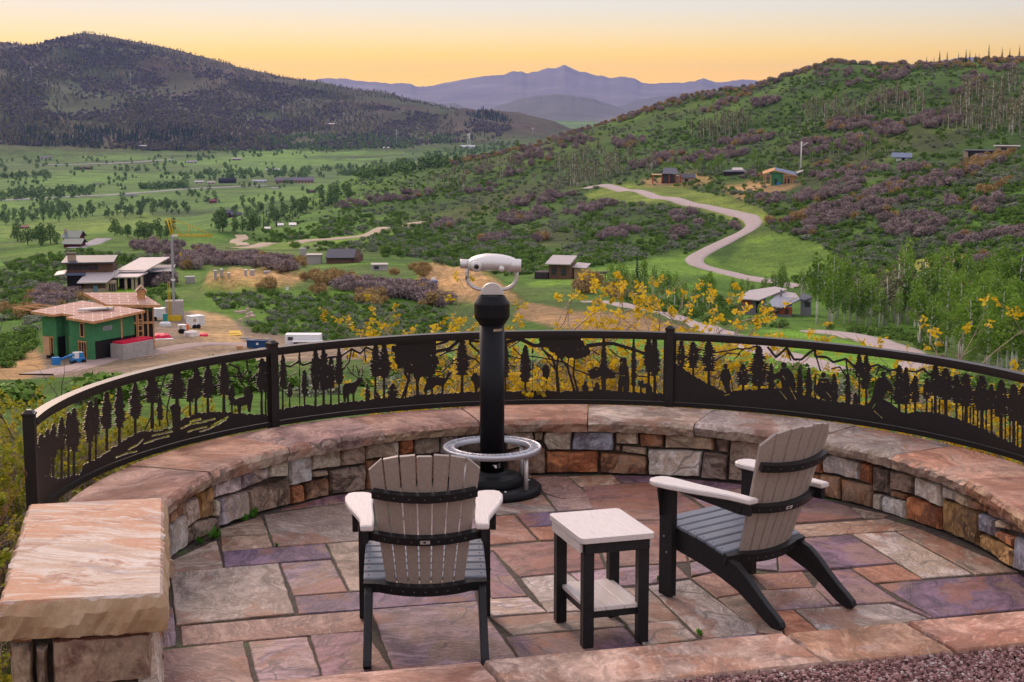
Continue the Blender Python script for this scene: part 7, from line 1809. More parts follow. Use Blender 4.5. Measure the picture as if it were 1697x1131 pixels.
PLACE = []      # (kind, x, y, z, scale, rz, zone label)
vg = random.Random(77)
KA = np.array(KEEP)
def in1(x, y, P):
    c = False; j = len(P) - 1
    for i in range(len(P)):
        if (P[i][1] > y) != (P[j][1] > y) and x < (P[j][0] - P[i][0]) * (y - P[i][1]) / (P[j][1] - P[i][1]) + P[i][0]: c = not c
        j = i
    return c
LAWNS = [[(970, 330), (1010, 308), (1090, 308), (1200, 326), (1262, 346), (1275, 362), (1240, 372), (1130, 342)], [(1190, 440), (1235, 396), (1290, 388), (1360, 405), (1400, 440), (1330, 462), (1230, 455)], [(1420, 466), (1500, 432), (1600, 420), (1590, 450), (1560, 478), (1450, 488)], [(880, 474), (1010, 442), (1150, 424), (1150, 446), (1060, 458), (900, 480)], [(1140, 560), (1300, 548), (1450, 580), (1560, 630), (1300, 620)], [(400, 412), (480, 402), (600, 388), (600, 398), (480, 412)]]
def put(kind, px, py, scale, label, rmin=100, rmax=9000, sink=0.0):
    if kind in ('green', 'sage', 'purple', 'aspen'):
        for P_ in LAWNS:
            if in1(px, py, P_): return
    p = hit(px, py, rmin)
    if not p: return
    r = math.hypot(p[0], p[1])
    if r > rmax or r < rmin: return
    if len(KA) and np.any((KA[:, 0] - p[0]) ** 2 + (KA[:, 1] - p[1]) ** 2 < KA[:, 2] ** 2): return
    PLACE.append((kind, p[0], p[1], p[2] - sink * scale, scale, vg.uniform(0, 6.28), label))
def patch(kind, cx, cy, rx, ry, n, sc, label, ang=0.0, rmin=100, rmax=3000, mixk=None, mixp=0.0):
    c, s = math.cos(math.radians(ang)), math.sin(math.radians(ang))
    for _ in range(int(n * 1.25)):
        a = vg.uniform(0, 6.28); q = math.sqrt(vg.random()); u, v_ = rx * q * math.cos(a), ry * q * math.sin(a)
        k_ = mixk if mixk and vg.random() < mixp else kind
        put(k_, cx + u * c - v_ * s, cy + u * s + v_ * c, sc * vg.uniform(.7, 1.25), label, rmin, rmax, .05)
LB_UP = 'purple leafless scrub oak high on the right hillside'; LB_SP = 'purple leafless scrub oak on the spur below the hill houses'; LB_RG = 'rusty scrub oak along the right ridge line'; LB_MD = 'bare purple scrub oak on the middle slope left of the winding road'
LB_LF = 'pinkish purple scrub oak between the white roofed house and the dirt heap'; LB_MO = 'bare purple scrub oak around the mound behind the dirt heap'; LB_GO = 'golden budding scrub oak on the mound left of the viewer'
for cx, cy, rx, ry, n in ((882, 259, 34, 14, 26), (953, 235, 30, 9, 18), (1040, 234, 30, 9, 18), (1084, 270, 40, 8, 22), (1474, 124, 34, 9, 16), (1414, 138, 14, 7, 6), (1624, 128, 26, 9, 12), (1660, 114, 22, 6, 8), (1407, 206, 40, 10, 26), (1474, 213, 30, 12, 20), (1554, 198, 45, 14, 34), (1420, 238, 34, 12, 24), (1347, 244, 40, 12, 28), (1237, 230, 45, 9, 26), (1207, 256, 25, 8, 12), (1163, 260, 32, 8, 16), (1264, 168, 30, 6, 12), (1600, 150, 30, 8, 10), (1480, 160, 30, 8, 8), (1110, 256, 30, 6, 12)):
    patch('purple', cx, cy + 3, rx, ry, n, 1.25, LB_UP, -8, 600, 1500, 'tan', .08)
patch('purple', 1390, 122, 60, 8, 26, 1.0, LB_UP, 0, 600, 1500, 'green', .3)
patch('purple', 1207, 171, 45, 6, 26, 1.1, LB_RG, -22, 600, 1500, 'tan', .3)
for cx, cy, rx, ry, n in ((795, 281, 25, 6, 10), (849, 285, 15, 6, 6), (674, 324, 42, 7, 20), (597, 334, 40, 7, 18), (785, 314, 12, 5, 4), (812, 309, 14, 6, 5), (896, 330, 60, 7, 30), (866, 360, 46, 9, 30), (1025, 388, 35, 6, 18), (900, 395, 15, 5, 6), (1124, 390, 14, 9, 8), (1155, 373, 8, 5, 3), (1129, 358, 26, 7, 12), (1219, 376, 6, 4, 2), (980, 345, 50, 7, 18), (740, 372, 30, 7, 12), (820, 395, 26, 6, 8)):
    patch('purple', cx, cy + 3, rx, ry, n, 1.05, LB_MD, -10, 350, 1500, 'tan', .06)
for cx, cy, rx, ry, n, an in ((1240, 292, 36, 7, 18, 0), (1507, 276, 36, 8, 20, 0), (1434, 280, 42, 9, 26, -8), (1377, 316, 62, 13, 42, -12), (1274, 326, 25, 9, 14, 0), (1430, 328, 135, 8, 70, -17), (1431, 349, 72, 9, 34, -12), (1514, 372, 52, 19, 46, 0), (1578, 337, 14, 8, 6, 0), (1638, 341, 28, 11, 16, -20), (1611, 398, 36, 9, 16, -8), (1680, 388, 26, 9, 12, 0), (1364, 370, 30, 9, 14, -12), (1334, 384, 18, 7, 6, 0), (1633, 430, 18, 8, 8, 0), (1380, 290, 40, 6, 12, 0), (1560, 300, 40, 10, 16, -15)):
    patch('purple', cx, cy + 4, rx, ry, n, .95, LB_SP, an, 300, 1100, 'tan', .1)
for cx, cy, rx, ry, n in ((1277, 369, 18, 6, 8), (1324, 360, 26, 6, 12), (1624, 270, 50, 11, 30), (1665, 250, 22, 7, 12), (1651, 310, 30, 8, 12), (1360, 275, 18, 6, 8), (1600, 290, 30, 8, 10)):
    patch('tan', cx, cy + 3, rx, ry, n, .9, 'golden budding scrub oak on the right spur', -15, 300, 1100, 'purple', .15)
xr = [700, 760, 820, 860, 900, 960, 1020, 1060, 1100, 1150, 1200, 1250, 1290, 1340, 1400, 1450, 1500, 1560, 1620, 1690]; yr = [284, 272, 252, 247, 241, 228, 208, 195, 182, 168, 155, 138, 128, 117, 114, 113, 115, 117, 115, 112]
def crest(x, r0, r1):
    """the sky line of the ground between two distances in a photo column"""
    fi = int(np.interp(az_of(x, 130), AZ, np.arange(len(AZ)))); j0, j1 = np.searchsorted(RG, r0), np.searchsorted(RG, r1)
    j = j0 + int(np.argmax(TE[fi, j0:j1])); return fi, j
for x in np.arange(680, 1700, 3.4):
    fi, j = crest(x, 700, 1700)
    for _ in range(2):
        r_ = RG[j] * vg.uniform(.965, 1.004); a_ = AZ[fi] + vg.uniform(-.0008, .0008); X_, Y_ = math.sin(a_) * r_, math.cos(a_) * r_
        PLACE.append(('tan' if vg.random() < .4 else ('green' if vg.random() < .3 else 'purple'), X_, Y_, float(height(np.array([X_]), np.array([Y_]))[0]) - .2, vg.uniform(.7, 1.35), vg.uniform(0, 6.28), LB_RG))
for x in (1535, 1548, 1556, 1570, 1590, 1606, 1622, 1640, 1660, 1672, 1690, 1600, 1615):
    fi, j = crest(x, 700, 1700); r_ = RG[j] * vg.uniform(.985, 1.0); X_, Y_ = math.sin(AZ[fi]) * r_, math.cos(AZ[fi]) * r_
    PLACE.append(('conifer', X_, Y_, float(height(np.array([X_]), np.array([Y_]))[0]) - .3, vg.uniform(.5, .95), 0, 'dark spruce standing on the right sky line'))
for cx, cy, rx, ry, n in ((260, 410, 48, 8, 30), (353, 434, 52, 9, 34), (398, 433, 40, 9, 24), (310, 440, 40, 7, 16), (260, 470, 26, 9, 14), (100, 498, 48, 10, 26), (78, 508, 26, 8, 12), (150, 492, 26, 6, 8), (300, 420, 60, 6, 20)):
    patch('purple', cx, cy, rx, ry, n, .9, LB_LF, 0, 240, 900, 'tan', .12)
for cx, cy, rx, ry, n in ((440, 438, 42, 7, 26), (586, 478, 30, 8, 16), (625, 486, 36, 10, 22), (686, 488, 36, 10, 24), (718, 504, 26, 8, 12), (470, 446, 20, 5, 8)):
    patch('purple', cx, cy, rx, ry, n, .85, LB_MO, 0, 220, 700, 'tan', .2)
for cx, cy, rx, ry, n in ((506, 438, 26, 8, 14), (678, 452, 32, 8, 16), (545, 466, 44, 8, 22), (617, 502, 24, 6, 8), (440, 476, 16, 4, 5), (527, 486, 10, 4, 3), (30, 520, 30, 10, 10), (60, 500, 20, 6, 6)):
    patch('tan', cx, cy, rx, ry, n, .75, LB_GO, 0, 220, 700)
patch('tan', 975, 482, 17, 6, 7, 1.15, 'large brown budding oak below the brown box house', 0, 260, 500); patch('tan', 1033, 490, 22, 7, 9, 1.2, 'large brown budding oak below the brown box house', 0, 240, 500)
# greens
def spread(kind, P, n, sc, label, rmin, rmax, nz=None):
    xs_ = [p[0] for p in P]; ys_ = [p[1] for p in P]; got = 0; tries = 0
    while got < n and tries < n * 12:
        tries += 1
        x, y = vg.uniform(min(xs_), max(xs_)), vg.uniform(min(ys_), max(ys_))
        if not in1(x, y, P): continue
        if nz is not None and float(vnoise(np.array([x / nz]), np.array([y / (nz * .4)]), 5)[0]) + .6 * float(vnoise(np.array([x / (nz * 3)]), np.array([y / (nz * 1.2)]), 9)[0]) < vg.uniform(-.35, .55): continue
        n0 = len(PLACE); put(kind, x, y, sc * vg.choice((.5, .7, .9, 1.1, 1.5)) * vg.uniform(.85, 1.15), label, rmin, rmax, .08); got += len(PLACE) - n0
SLOPE = [(560, 300), (700, 285), (860, 250), (1050, 190), (1200, 148), (1280, 124), (1340, 110), (1420, 106), (1697, 104), (1697, 420), (1600, 420), (1420, 470), (1280, 380), (1230, 360), (1010, 320), (960, 330), (1120, 345), (1230, 370), (1150, 420), (1000, 440), (870, 465), (700, 430), (600, 415), (480, 400), (420, 380)]
spread('green', SLOPE, 6500, .66, 'dark green shrub on the right hillside', 400, 1600, 26)
spread('sage', SLOPE, 5200, 1.25, 'pale sagebrush on the right hillside', 400, 1600, 20)
spread('paleaspen', [(880, 300), (980, 255), (1080, 265), (1090, 285), (960, 312), (880, 312)], 150, .75, 'thin pale aspen on the middle of the right hillside', 600, 1500, 14)
spread('paleaspen', [(1290, 190), (1400, 165), (1520, 150), (1540, 190), (1420, 205), (1300, 210)], 130, .8, 'thin pale aspen high on the right hillside', 600, 1500, 14)
spread('paleaspen', [(1560, 220), (1600, 150), (1697, 130), (1697, 230)], 120, .95, 'thin pale aspen near the right edge of the hillside', 600, 1500, 18)
spread('paleaspen', [(1130, 232), (1200, 200), (1260, 205), (1200, 240)], 70, .8, 'thin pale aspen on the right hillside above the glass house', 600, 1500, 14)
spread('paleaspen', [(690, 310), (860, 270), (880, 290), (760, 320)], 60, .7, 'thin pale aspen on the lower end of the right ridge', 600, 1500, 14)
spread('aspen', [(1090, 285), (1250, 268), (1270, 280), (1190, 290), (1100, 292)], 70, .45, 'young green aspen behind the hill houses', 600, 1500)
spread('aspen', [(1330, 250), (1480, 240), (1500, 256), (1340, 268)], 40, .45, 'young green aspen below the purple oaks', 600, 1500)
LEFTS = [(0, 440), (110, 415), (270, 430), (280, 445), (110, 470), (90, 480), (20, 560), (0, 570)]
spread('green', LEFTS, 420, .75, 'green shrub on the left slope below the red house', 300, 900); spread('sage', LEFTS, 160, 1.3, 'pale sagebrush on the left slope', 300, 900)
MOUND = [(340, 490), (470, 482), (600, 495), (730, 515), (760, 560), (640, 575), (520, 562), (420, 552), (400, 535)]
spread('green', MOUND, 620, .42, 'low green shrub on the mound left of the viewer', 230, 420); spread('sage', MOUND, 420, .75, 'pale sagebrush on the mound left of the viewer', 230, 420)
spread('sage', [(20, 560), (60, 505), (120, 500), (150, 495), (230, 500), (60, 545)], 90, 1.5, 'pale sagebrush left of the unfinished house', 230, 420); spread('green', [(0, 610), (0, 560), (50, 545), (60, 570), (20, 610)], 70, .6, 'green shrub left of the unfinished house', 190, 420)
spread('green', [(170, 495), (270, 480), (300, 500), (200, 505)], 40, .8, 'green shrub between the two left houses', 230, 420)
spread('green', [(700, 440), (860, 410), (1000, 440), (880, 462), (760, 440)], 260, .9, 'leafy green shrub behind the viewer head', 330, 800); spread('sage', [(470, 395), (700, 350), (900, 400), (860, 430), (640, 420), (480, 412)], 420, 1.3, 'pale sagebrush beside the dirt track', 500, 1200)
spread('green', [(380, 398), (560, 350), (700, 350), (860, 420), (640, 430), (420, 405)], 520, .9, 'green shrub beside the dirt track', 480, 1300, 18)
LOW = [(1250, 470), (1330, 480), (1450, 490), (1560, 480), (1697, 430), (1697, 500), (1500, 520), (1340, 510)]
# aspen grove right
GL = 'white stemmed green aspen in the grove right of the low modern house'
spread('aspen', [(1340, 528), (1450, 505), (1560, 492), (1697, 480), (1697, 560), (1560, 560), (1440, 545), (1345, 538)], 190, .85, GL, 260, 520); spread('paleaspen', [(1400, 530), (1560, 500), (1600, 540), (1450, 545)], 80, .85, 'bare pale aspen in the grove right of the low modern house', 260, 520)
spread('aspen', [(1450, 572), (1560, 560), (1697, 560), (1697, 640), (1600, 620), (1520, 595)], 110, .68, 'tall green aspen at the right edge above the lower road', 150, 420)
spread('conifer', [(1460, 520), (1560, 500), (1600, 520), (1500, 540)], 9, .5, 'small dark spruce in the aspen grove', 260, 520)
spread('aspen', [(1200, 500), (1340, 478), (1440, 488), (1340, 498), (1250, 498)], 55, .5, 'young green aspen behind the low modern house', 300, 560); spread('aspen', [(1215, 530), (1260, 532), (1340, 532), (1300, 540), (1220, 540)], 5, .4, 'young green aspen in front of the low modern house', 250, 420)
spread('aspen', [(1010, 490), (1120, 480), (1190, 500), (1200, 520), (1120, 516), (1030, 505)], 50, .5, 'green aspen below the lawn right of the viewer', 200, 480); spread('conifer', [(1000, 478), (1060, 470), (1070, 484), (1010, 490)], 7, .55, 'small dark spruce by the brown box house', 250, 480)
spread('green', [(1040, 500), (1200, 500), (1320, 545), (1200, 540), (1060, 512)], 120, .7, 'bright green shrub by the low modern house', 180, 480); spread('green', [(1340, 545), (1450, 560), (1560, 600), (1560, 560), (1450, 548)], 90, .7, 'bright green shrub at the foot of the aspen grove', 150, 420)
spread('sage', [(1400, 560), (1540, 585), (1600, 620), (1500, 575)], 26, 1.2, 'pale sagebrush beside the lower road', 120, 420)
spread('sage', [(1240, 400), (1420, 400), (1600, 380), (1697, 400), (1697, 470), (1560, 450), (1420, 470), (1300, 460)], 300, 1.2, 'pale sagebrush on the slope below the spur', 380, 700); spread('green', [(1260, 410), (1420, 400), (1697, 400), (1697, 480), (1590, 460), (1430, 470), (1320, 470)], 260, .8, 'green shrub on the slope below the spur', 380, 700)
spread('aspen', [(1300, 420), (1345, 400), (1350, 425), (1310, 432)], 16, .45, 'young aspen above the lower road bend', 380, 640)
# valley trees
spread('cottonwood', [(330, 385), (380, 335), (460, 320), (560, 310), (600, 330), (520, 350), (470, 372), (420, 392)], 110, .75, 'green tree in the valley right of the crane jib', 650, 2400); spread('conifer', [(400, 390), (440, 350), (560, 325), (470, 380)], 34, .8, 'dark spruce in the valley right of the crane jib', 650, 2400)
spread('cottonwood', [(0, 375), (0, 352), (150, 345), (330, 340), (340, 355), (200, 362)], 110, .8, 'green tree in the long row across the left valley', 900, 2600); spread('cottonwood', [(20, 398), (110, 400), (90, 408), (30, 408)], 12, .6, 'green tree beside the dark red gabled house', 450, 1000)
spread('cottonwood', [(140, 404), (230, 372), (300, 375), (290, 395), (180, 402)], 22, .6, 'green tree on the meadow behind the white roofed house', 480, 1600)
for _ in range(520):                                          # the open slope just below the terrace
    r_ = math.exp(vg.uniform(math.log(24), math.log(175))); a_ = vg.uniform(-.33, .36); X_, Y_ = math.sin(a_) * r_, math.cos(a_) * r_
    if np.any((KA[:, 0] - X_) ** 2 + (KA[:, 1] - Y_) ** 2 < (KA[:, 2] + 1.5) ** 2) or (r_ > 30 and a_ < -.08): continue
    PLACE.append(('sage' if vg.random() < .6 else 'green', X_, Y_, float(height(np.array([X_]), np.array([Y_]))[0]) - .08, vg.uniform(.22, .55), vg.uniform(0, 6.28), 'low bush on the grass slope just below the terrace'))
far_pts = {'fartree': [], 'farpale': [], 'farconifer': [], 'farscrub': []}
def far_spread(kind, P, n, sc, rmin, rmax, nz=None, sd=5, th=0.0):
    xs_ = np.array([p[0] for p in P]); ys_ = np.array([p[1] for p in P])
    g = np.random.default_rng(len(far_pts[kind]) + n); got = 0
    while got < n:
        X_ = g.uniform(xs_.min(), xs_.max(), n); Y_ = g.uniform(ys_.min(), ys_.max(), n)
        ok = in_poly(X_, Y_, P)
        if nz is not None: ok &= vnoise(X_ / nz, Y_ / (nz * .35), sd) > th + g.uniform(-.35, .35, n)
        for x, y in zip(X_[ok], Y_[ok]):
            p = hit(x, y, rmin); got += 1
            if p and math.hypot(p[0], p[1]) < rmax: far_pts[kind].append((p[0], p[1], p[2] - .4, sc * g.uniform(.6, 1.3), g.uniform(0, 6.28)))
            if got >= n: break
VAL = [(0, 262), (250, 262), (420, 250), (640, 252), (860, 225), (860, 250), (700, 285), (560, 300), (480, 325), (330, 345), (0, 350)]
far_spread('fartree', VAL, 420, .8, 1300, 5200, 34, 8, .25)
for P, n in (([(230, 312), (310, 306), (312, 313), (235, 316)], 60), ([(290, 290), (420, 283), (440, 296), (320, 300)], 90), ([(430, 285), (640, 272), (640, 292), (460, 298)], 130), ([(0, 322), (160, 312), (160, 326), (0, 333)], 110), ([(0, 290), (80, 286), (85, 292), (0, 297)], 40), ([(560, 290), (720, 262), (740, 276), (620, 300)], 110), ([(300, 260), (400, 244), (560, 244), (540, 254), (320, 268)], 80), ([(700, 255), (850, 235), (860, 246), (720, 268)], 110), ([(200, 272), (240, 275), (260, 285), (200, 285)], 10)):
    far_spread('fartree', P, n, 1.0, 1300, 5600)
MTN = [(0, 75), (100, 62), (160, 66), (250, 80), (340, 112), (450, 136), (560, 156), (640, 178), (740, 192), (850, 210), (820, 232), (640, 246), (440, 250), (250, 250), (0, 240)]
far_spread('farpale', MTN, 4600, .9, 3300, 8500, 60, 11, -.05); far_spread('farconifer', MTN, 1100, .9, 3300, 8500, 46, 12, .12); far_spread('farscrub', MTN, 6500, 1.5, 3300, 8500, 50, 13, -.1)
far_spread('farconifer', [(0, 225), (60, 215), (200, 205), (300, 212), (420, 235), (300, 250), (0, 240)], 900, 1.1, 3300, 7000, 30, 15, 0.0); far_spread('farconifer', [(770, 190), (800, 184), (842, 194), (852, 206), (800, 200)], 120, 1.2, 3300, 7500)
far_spread('fartree', [(400, 232), (640, 215), (760, 225), (740, 245), (500, 252)], 700, 1.0, 3300, 7000, 24, 16, -.1)
for x in np.arange(-20, 760, 1.1):
    fi, j = crest(x, 4300, 8000)
    for _ in range(2):
        r_ = RG[j] * vg.uniform(.955, 1.003); a_ = AZ[fi] + vg.uniform(-.0006, .0006); X_, Y_ = math.sin(a_) * r_, math.cos(a_) * r_
        far_pts['farconifer' if vg.random() < .3 else ('farpale' if vg.random() < .6 else 'farscrub')].append((X_, Y_, float(height(np.array([X_]), np.array([Y_]))[0]) - .5, vg.uniform(.45, 1.0), vg.uniform(0, 6.28)))
# the largest of each kind stand as single plants, the rest as one mass per kind
NAMES = {'purple': ('scrub_oak', 'shrub'), 'tan': ('budding_oak', 'shrub'), 'green': ('green_shrub', 'shrub'), 'sage': ('sagebrush', 'shrub'), 'aspen': ('aspen_tree', 'tree'), 'paleaspen': ('pale_aspen', 'tree'), 'conifer': ('spruce_tree', 'tree'), 'cottonwood': ('valley_tree', 'tree')}
LIMIT = {'purple': 300, 'tan': 160, 'green': 220, 'sage': 220, 'aspen': 280, 'paleaspen': 140, 'conifer': 60, 'cottonwood': 160}
PSIZE = {'purple': 3, 'tan': 2.8, 'green': 1.9, 'sage': 1.1, 'aspen': 10, 'paleaspen': 9, 'conifer': 11, 'cottonwood': 9}
def scatter_stuff(name, items, protos, label, cat):
    """one object: points with scale / turn / kind, instanced by geometry nodes from the given meshes"""
    me = bpy.data.meshes.new(name); me.from_pydata([(i[0], i[1], i[2]) for i in items], [], [])
    a = me.attributes.new('sc', 'FLOAT', 'POINT'); a.data.foreach_set('value', [i[3] for i in items])
    a = me.attributes.new('rz', 'FLOAT', 'POINT'); a.data.foreach_set('value', [i[4] for i in items])
    a = me.attributes.new('pid', 'INT', 'POINT'); a.data.foreach_set('value', [k % len(protos) for k in range(len(items))])
    o = link_mesh(name, me)
    ng = bpy.data.node_groups.new(name, 'GeometryNodeTree')
    ng.interface.new_socket('Geometry', in_out='INPUT', socket_type='NodeSocketGeometry'); ng.interface.new_socket('Geometry', in_out='OUTPUT', socket_type='NodeSocketGeometry')
    N = ng.nodes.new; Lk = ng.links.new
    gi, go = N('NodeGroupInput'), N('NodeGroupOutput'); jn = N('GeometryNodeJoinGeometry')
    asc = N('GeometryNodeInputNamedAttribute'); asc.data_type = 'FLOAT'; asc.inputs[0].default_value = 'sc'
    arz = N('GeometryNodeInputNamedAttribute'); arz.data_type = 'FLOAT'; arz.inputs[0].default_value = 'rz'
    apd = N('GeometryNodeInputNamedAttribute'); apd.data_type = 'INT'; apd.inputs[0].default_value = 'pid'
    cb = N('ShaderNodeCombineXYZ'); Lk(arz.outputs[0], cb.inputs[2])
    for k, src in enumerate(protos):
        oi = N('GeometryNodeObjectInfo'); oi.inputs['Object'].default_value = src; oi.inputs['As Instance'].default_value = True; oi.transform_space = 'ORIGINAL'
        cmp_ = N('FunctionNodeCompare'); cmp_.data_type = 'INT'; cmp_.operation = 'EQUAL'; Lk(apd.outputs[0], cmp_.inputs[2]); cmp_.inputs[3].default_value = k
        ip = N('GeometryNodeInstanceOnPoints'); Lk(gi.outputs[0], ip.inputs['Points']); Lk(cmp_.outputs[0], ip.inputs['Selection']); Lk(oi.outputs['Geometry'], ip.inputs['Instance']); Lk(cb.outputs[0], ip.inputs['Rotation']); Lk(asc.outputs[0], ip.inputs['Scale'])
        Lk(ip.outputs[0], jn.inputs[0])
    Lk(jn.outputs[0], go.inputs[0])
    md = o.modifiers.new('scatter', 'NODES'); md.node_group = ng
    return tag(o, label, cat, kind='stuff')
FIRST = {}
for kind in NAMES:
    L_ = [p for p in PLACE if p[0] == kind]
    L_.sort(key=lambda p: -p[4] * PSIZE[kind] / math.hypot(p[1], p[2]))
    nm, cat = NAMES[kind]
    protos = PROTO[kind]
    for i, (_, x, y, z, s, rz, lab) in enumerate(L_[:LIMIT[kind]]):
        crown, trunk = protos[i % len(protos)]
        if trunk is None:
            o = link_mesh(nm, crown); src = o
        else:
            o = empty(nm); c_ = link_mesh('crown', crown, o); link_mesh('trunk', trunk, o); src = c_
        o.location = (x, y, z); o.rotation_euler = (0, 0, rz); zs = .68 if kind in ('green', 'sage') else 1.0; o.scale = (s, s, s * zs * (.85 + .3 * ((i * 7) % 10) / 10))
        tag(o, lab, cat, lab.split(' ', 1)[1] if False else 'plants: ' + lab)
        if i < len(protos): FIRST.setdefault(kind, []).append(src)
    rest = [(x, y, z, s, rz) for _, x, y, z, s, rz, lab in L_[LIMIT[kind]:]]
    if rest:
        if protos[0][1] is None: scatter_stuff(nm + '_growth', rest, FIRST[kind], {'purple': 'mass of purple leafless scrub oaks over the hillsides', 'tan': 'mass of golden budding scrub oaks over the hillsides', 'green': 'mass of green shrubs over the hillsides', 'sage': 'mass of pale sagebrush over the hillsides'}[kind], 'scrub')
        else:
            # trunks and crowns of the remaining far trees
            src = [c for c, t_ in protos]
            ob = [o.parent for o in FIRST[kind]]
            scatter_stuff(nm + '_grove', rest, FIRST[kind], 'mass of further %s behind the single ones' % {'aspen': 'green aspens', 'paleaspen': 'thin pale aspens', 'conifer': 'spruces', 'cottonwood': 'valley trees'}[kind], 'trees')
            scatter_stuff(nm + '_stems', [(r_[0], r_[1], r_[2], r_[3], r_[4]) for r_ in rest], [o.parent.children[1] if o.parent.children[1].name.startswith('trunk') else o.parent.children[0] for o in FIRST[kind]], 'stems of the further %s' % {'aspen': 'green aspens', 'paleaspen': 'thin pale aspens', 'conifer': 'spruces', 'cottonwood': 'valley trees'}[kind], 'trees')
FARLAB = {'fartree': ('valley_trees', 'distant green trees scattered over the valley meadows'), 'farpale': ('mountain_aspens', 'pale aspen forest covering the left mountain'), 'farconifer': ('mountain_conifers', 'dark conifer forest on the left mountain'), 'farscrub': ('mountain_scrub', 'purple scrub covering the left mountain')}
for kind, items in far_pts.items():
    src = []
    for (crown, _), it in zip(PROTO[kind], items[:len(PROTO[kind])]):
        o = link_mesh({'fartree': 'distant_tree', 'farpale': 'distant_aspen', 'farconifer': 'distant_conifer', 'farscrub': 'distant_scrub'}[kind], crown); o.location = it[:3]; o.scale = (it[3],) * 3; src.append(o)
        tag(o, FARLAB[kind][1].replace('distant green trees scattered', 'one of the distant green trees').replace('forest', 'tree in the forest') if kind != 'farscrub' else 'one clump of the purple scrub on the left mountain', 'tree', 'far ' + FARLAB[kind][0])
    scatter_stuff(FARLAB[kind][0], items[len(src):], src, FARLAB[kind][1], 'forest')

# ================================================================== YELLOW LEAFED OAK SHRUBS behind the railing
M_YLEAF = foliage_mat('young_oak_leaf', [(.34, .26, .015), (.58, .40, .015), (.74, .50, .02), (.80, .56, .05)], .6, .35)
M_YGLEAF = foliage_mat('young_leaf_green', [(.13, .17, .02), (.26, .28, .025), (.42, .37, .03), (.55, .42, .05)], .6, .35)
M_TWIG = plain('grey_twig', (.30, .22, .17), .85, vary=.3, gscale=30); M_RTWIG = plain('red_twig', (.16, .035, .03), .6)
def leafy_shrub(seed, h, spread_, nst, mat, twig, leaf=.037, dens=1.0):
    q = random.Random(seed); g = np.random.default_rng(seed)
    tw = MB(); C = []; tone = []
    def grow(p, d, L, r, lev):
        n = 5 if lev == 0 else 3
        pts = [Vector(p)]; dd = Vector(d).normalized()
        for i in range(n):
            dd = (dd + Vector((q.uniform(-.28, .28), q.uniform(-.28, .28), q.uniform(-.10, .22)))).normalized()
            pts.append(pts[-1] + dd * L / n)
        tw.tube(pts, [r * (1 - .75 * i / n) for i in range(n + 1)], 4 if lev == 0 else 3, caps=False)
        if lev < 2:
            for i in range(1, n + 1):
                for _ in range(2 if lev == 0 else (1 if q.random() < .75 else 2)):
                    a = q.uniform(0, 6.28); side = Vector((math.cos(a), math.sin(a), q.uniform(-.1, .7)))
                    grow(pts[i], dd * .5 + side, L * q.uniform(.26, .44), r * .45, lev + 1)
        if lev >= 1 and q.random() < (.85 if lev == 1 else .42) * dens: C.append((pts[-1], dd))
    for i in range(nst):
        a = 6.283 * i / nst + q.uniform(-.4, .4); o = Vector((math.cos(a), math.sin(a), 0))
        grow(o * q.uniform(.02, .12), Vector((o.x * spread_, o.y * spread_, 1.0)), h * q.uniform(.6, 1.0), .011, 0)
    V = []
    for c, d in C:
        tn = q.random()
        for k_ in range(q.randint(9, 16)):
            a = Vector((q.gauss(0, 1), q.gauss(0, 1), q.gauss(-.25, .8))).normalized(); b_ = a.cross(Vector((q.gauss(0, 1), q.gauss(0, 1), q.gauss(0, 1)))).normalized()
            s_ = leaf * q.uniform(.6, 1.25); o = c - d * q.uniform(-.012, .055) + Vector((q.uniform(-.01, .01), q.uniform(-.01, .01), q.uniform(-.01, .01)))
            V.append([o, o + a * s_ * .55 + b_ * s_ * .34, o + a * s_, o + a * s_ * .55 - b_ * s_ * .34]); tone.append(min(1, max(0, tn + q.uniform(-.25, .25))))
    return tw.mesh('shrub_stems', twig), leaf_mesh('shrub_leaves', np.array([[list(p) for p in f_] for f_ in V]), np.array(tone), mat)
YS = [leafy_shrub(500 + i, 1.35, .62, 7, M_YLEAF, M_TWIG) for i in range(4)]

YG = [leafy_shrub(520 + i, 1.2, .75, 11, M_YGLEAF, M_TWIG, .040, 1.0) for i in range(3)]
RT = [leafy_shrub(540 + i, 1.6, .35, 10, M_YGLEAF, M_RTWIG, .040, .55) for i in range(2)]
def shrub(pr, name, x, y, z, s, label, grp, seed=0):
    e = empty(name, (x, y, z), random.Random(seed).uniform(0, 6.28)); e.scale = (s, s, s); tag(e, label, 'shrub', grp)
    link_mesh('stems', pr[0], e); link_mesh('leaves', pr[1], e)
    return e
HT_ = lambda pr: max(v_.co.z for v_ in pr[1].vertices)
HYS, HYG = sum(map(HT_, YS)) / len(YS), sum(map(HT_, YG)) / len(YG)
sg = random.Random(15)
def at_row(px, R, ytop, hp):
    """shrub behind the railing at terrace radius R in photo column px whose top reaches row ytop"""
    a, z = oncyl(px, ytop, R)
    x, y, _ = cyl(a, R, 0); zg = float(height(np.array([x]), np.array([y]))[0]) - .05
    return x, y, zg, max(.35, (z - zg) / hp)
tall = [(738, 502), (768, 515), (858, 505), (888, 440), (912, 455), (950, 515), (985, 485), (1050, 480), (1108, 472), (1150, 505), (1180, 488), (1258, 552), (1300, 556), (1425, 602), (1655, 570), (1684, 490), (1715, 500)]
nm_i = 0
def clear_R(px, ytop, hp, wid):
    """far enough out that no twig reaches the railing"""
    R = 3.4
    for _ in range(4):
        s = at_row(px, R, ytop, hp)[3]; R = 3.0 + wid * s
    return R
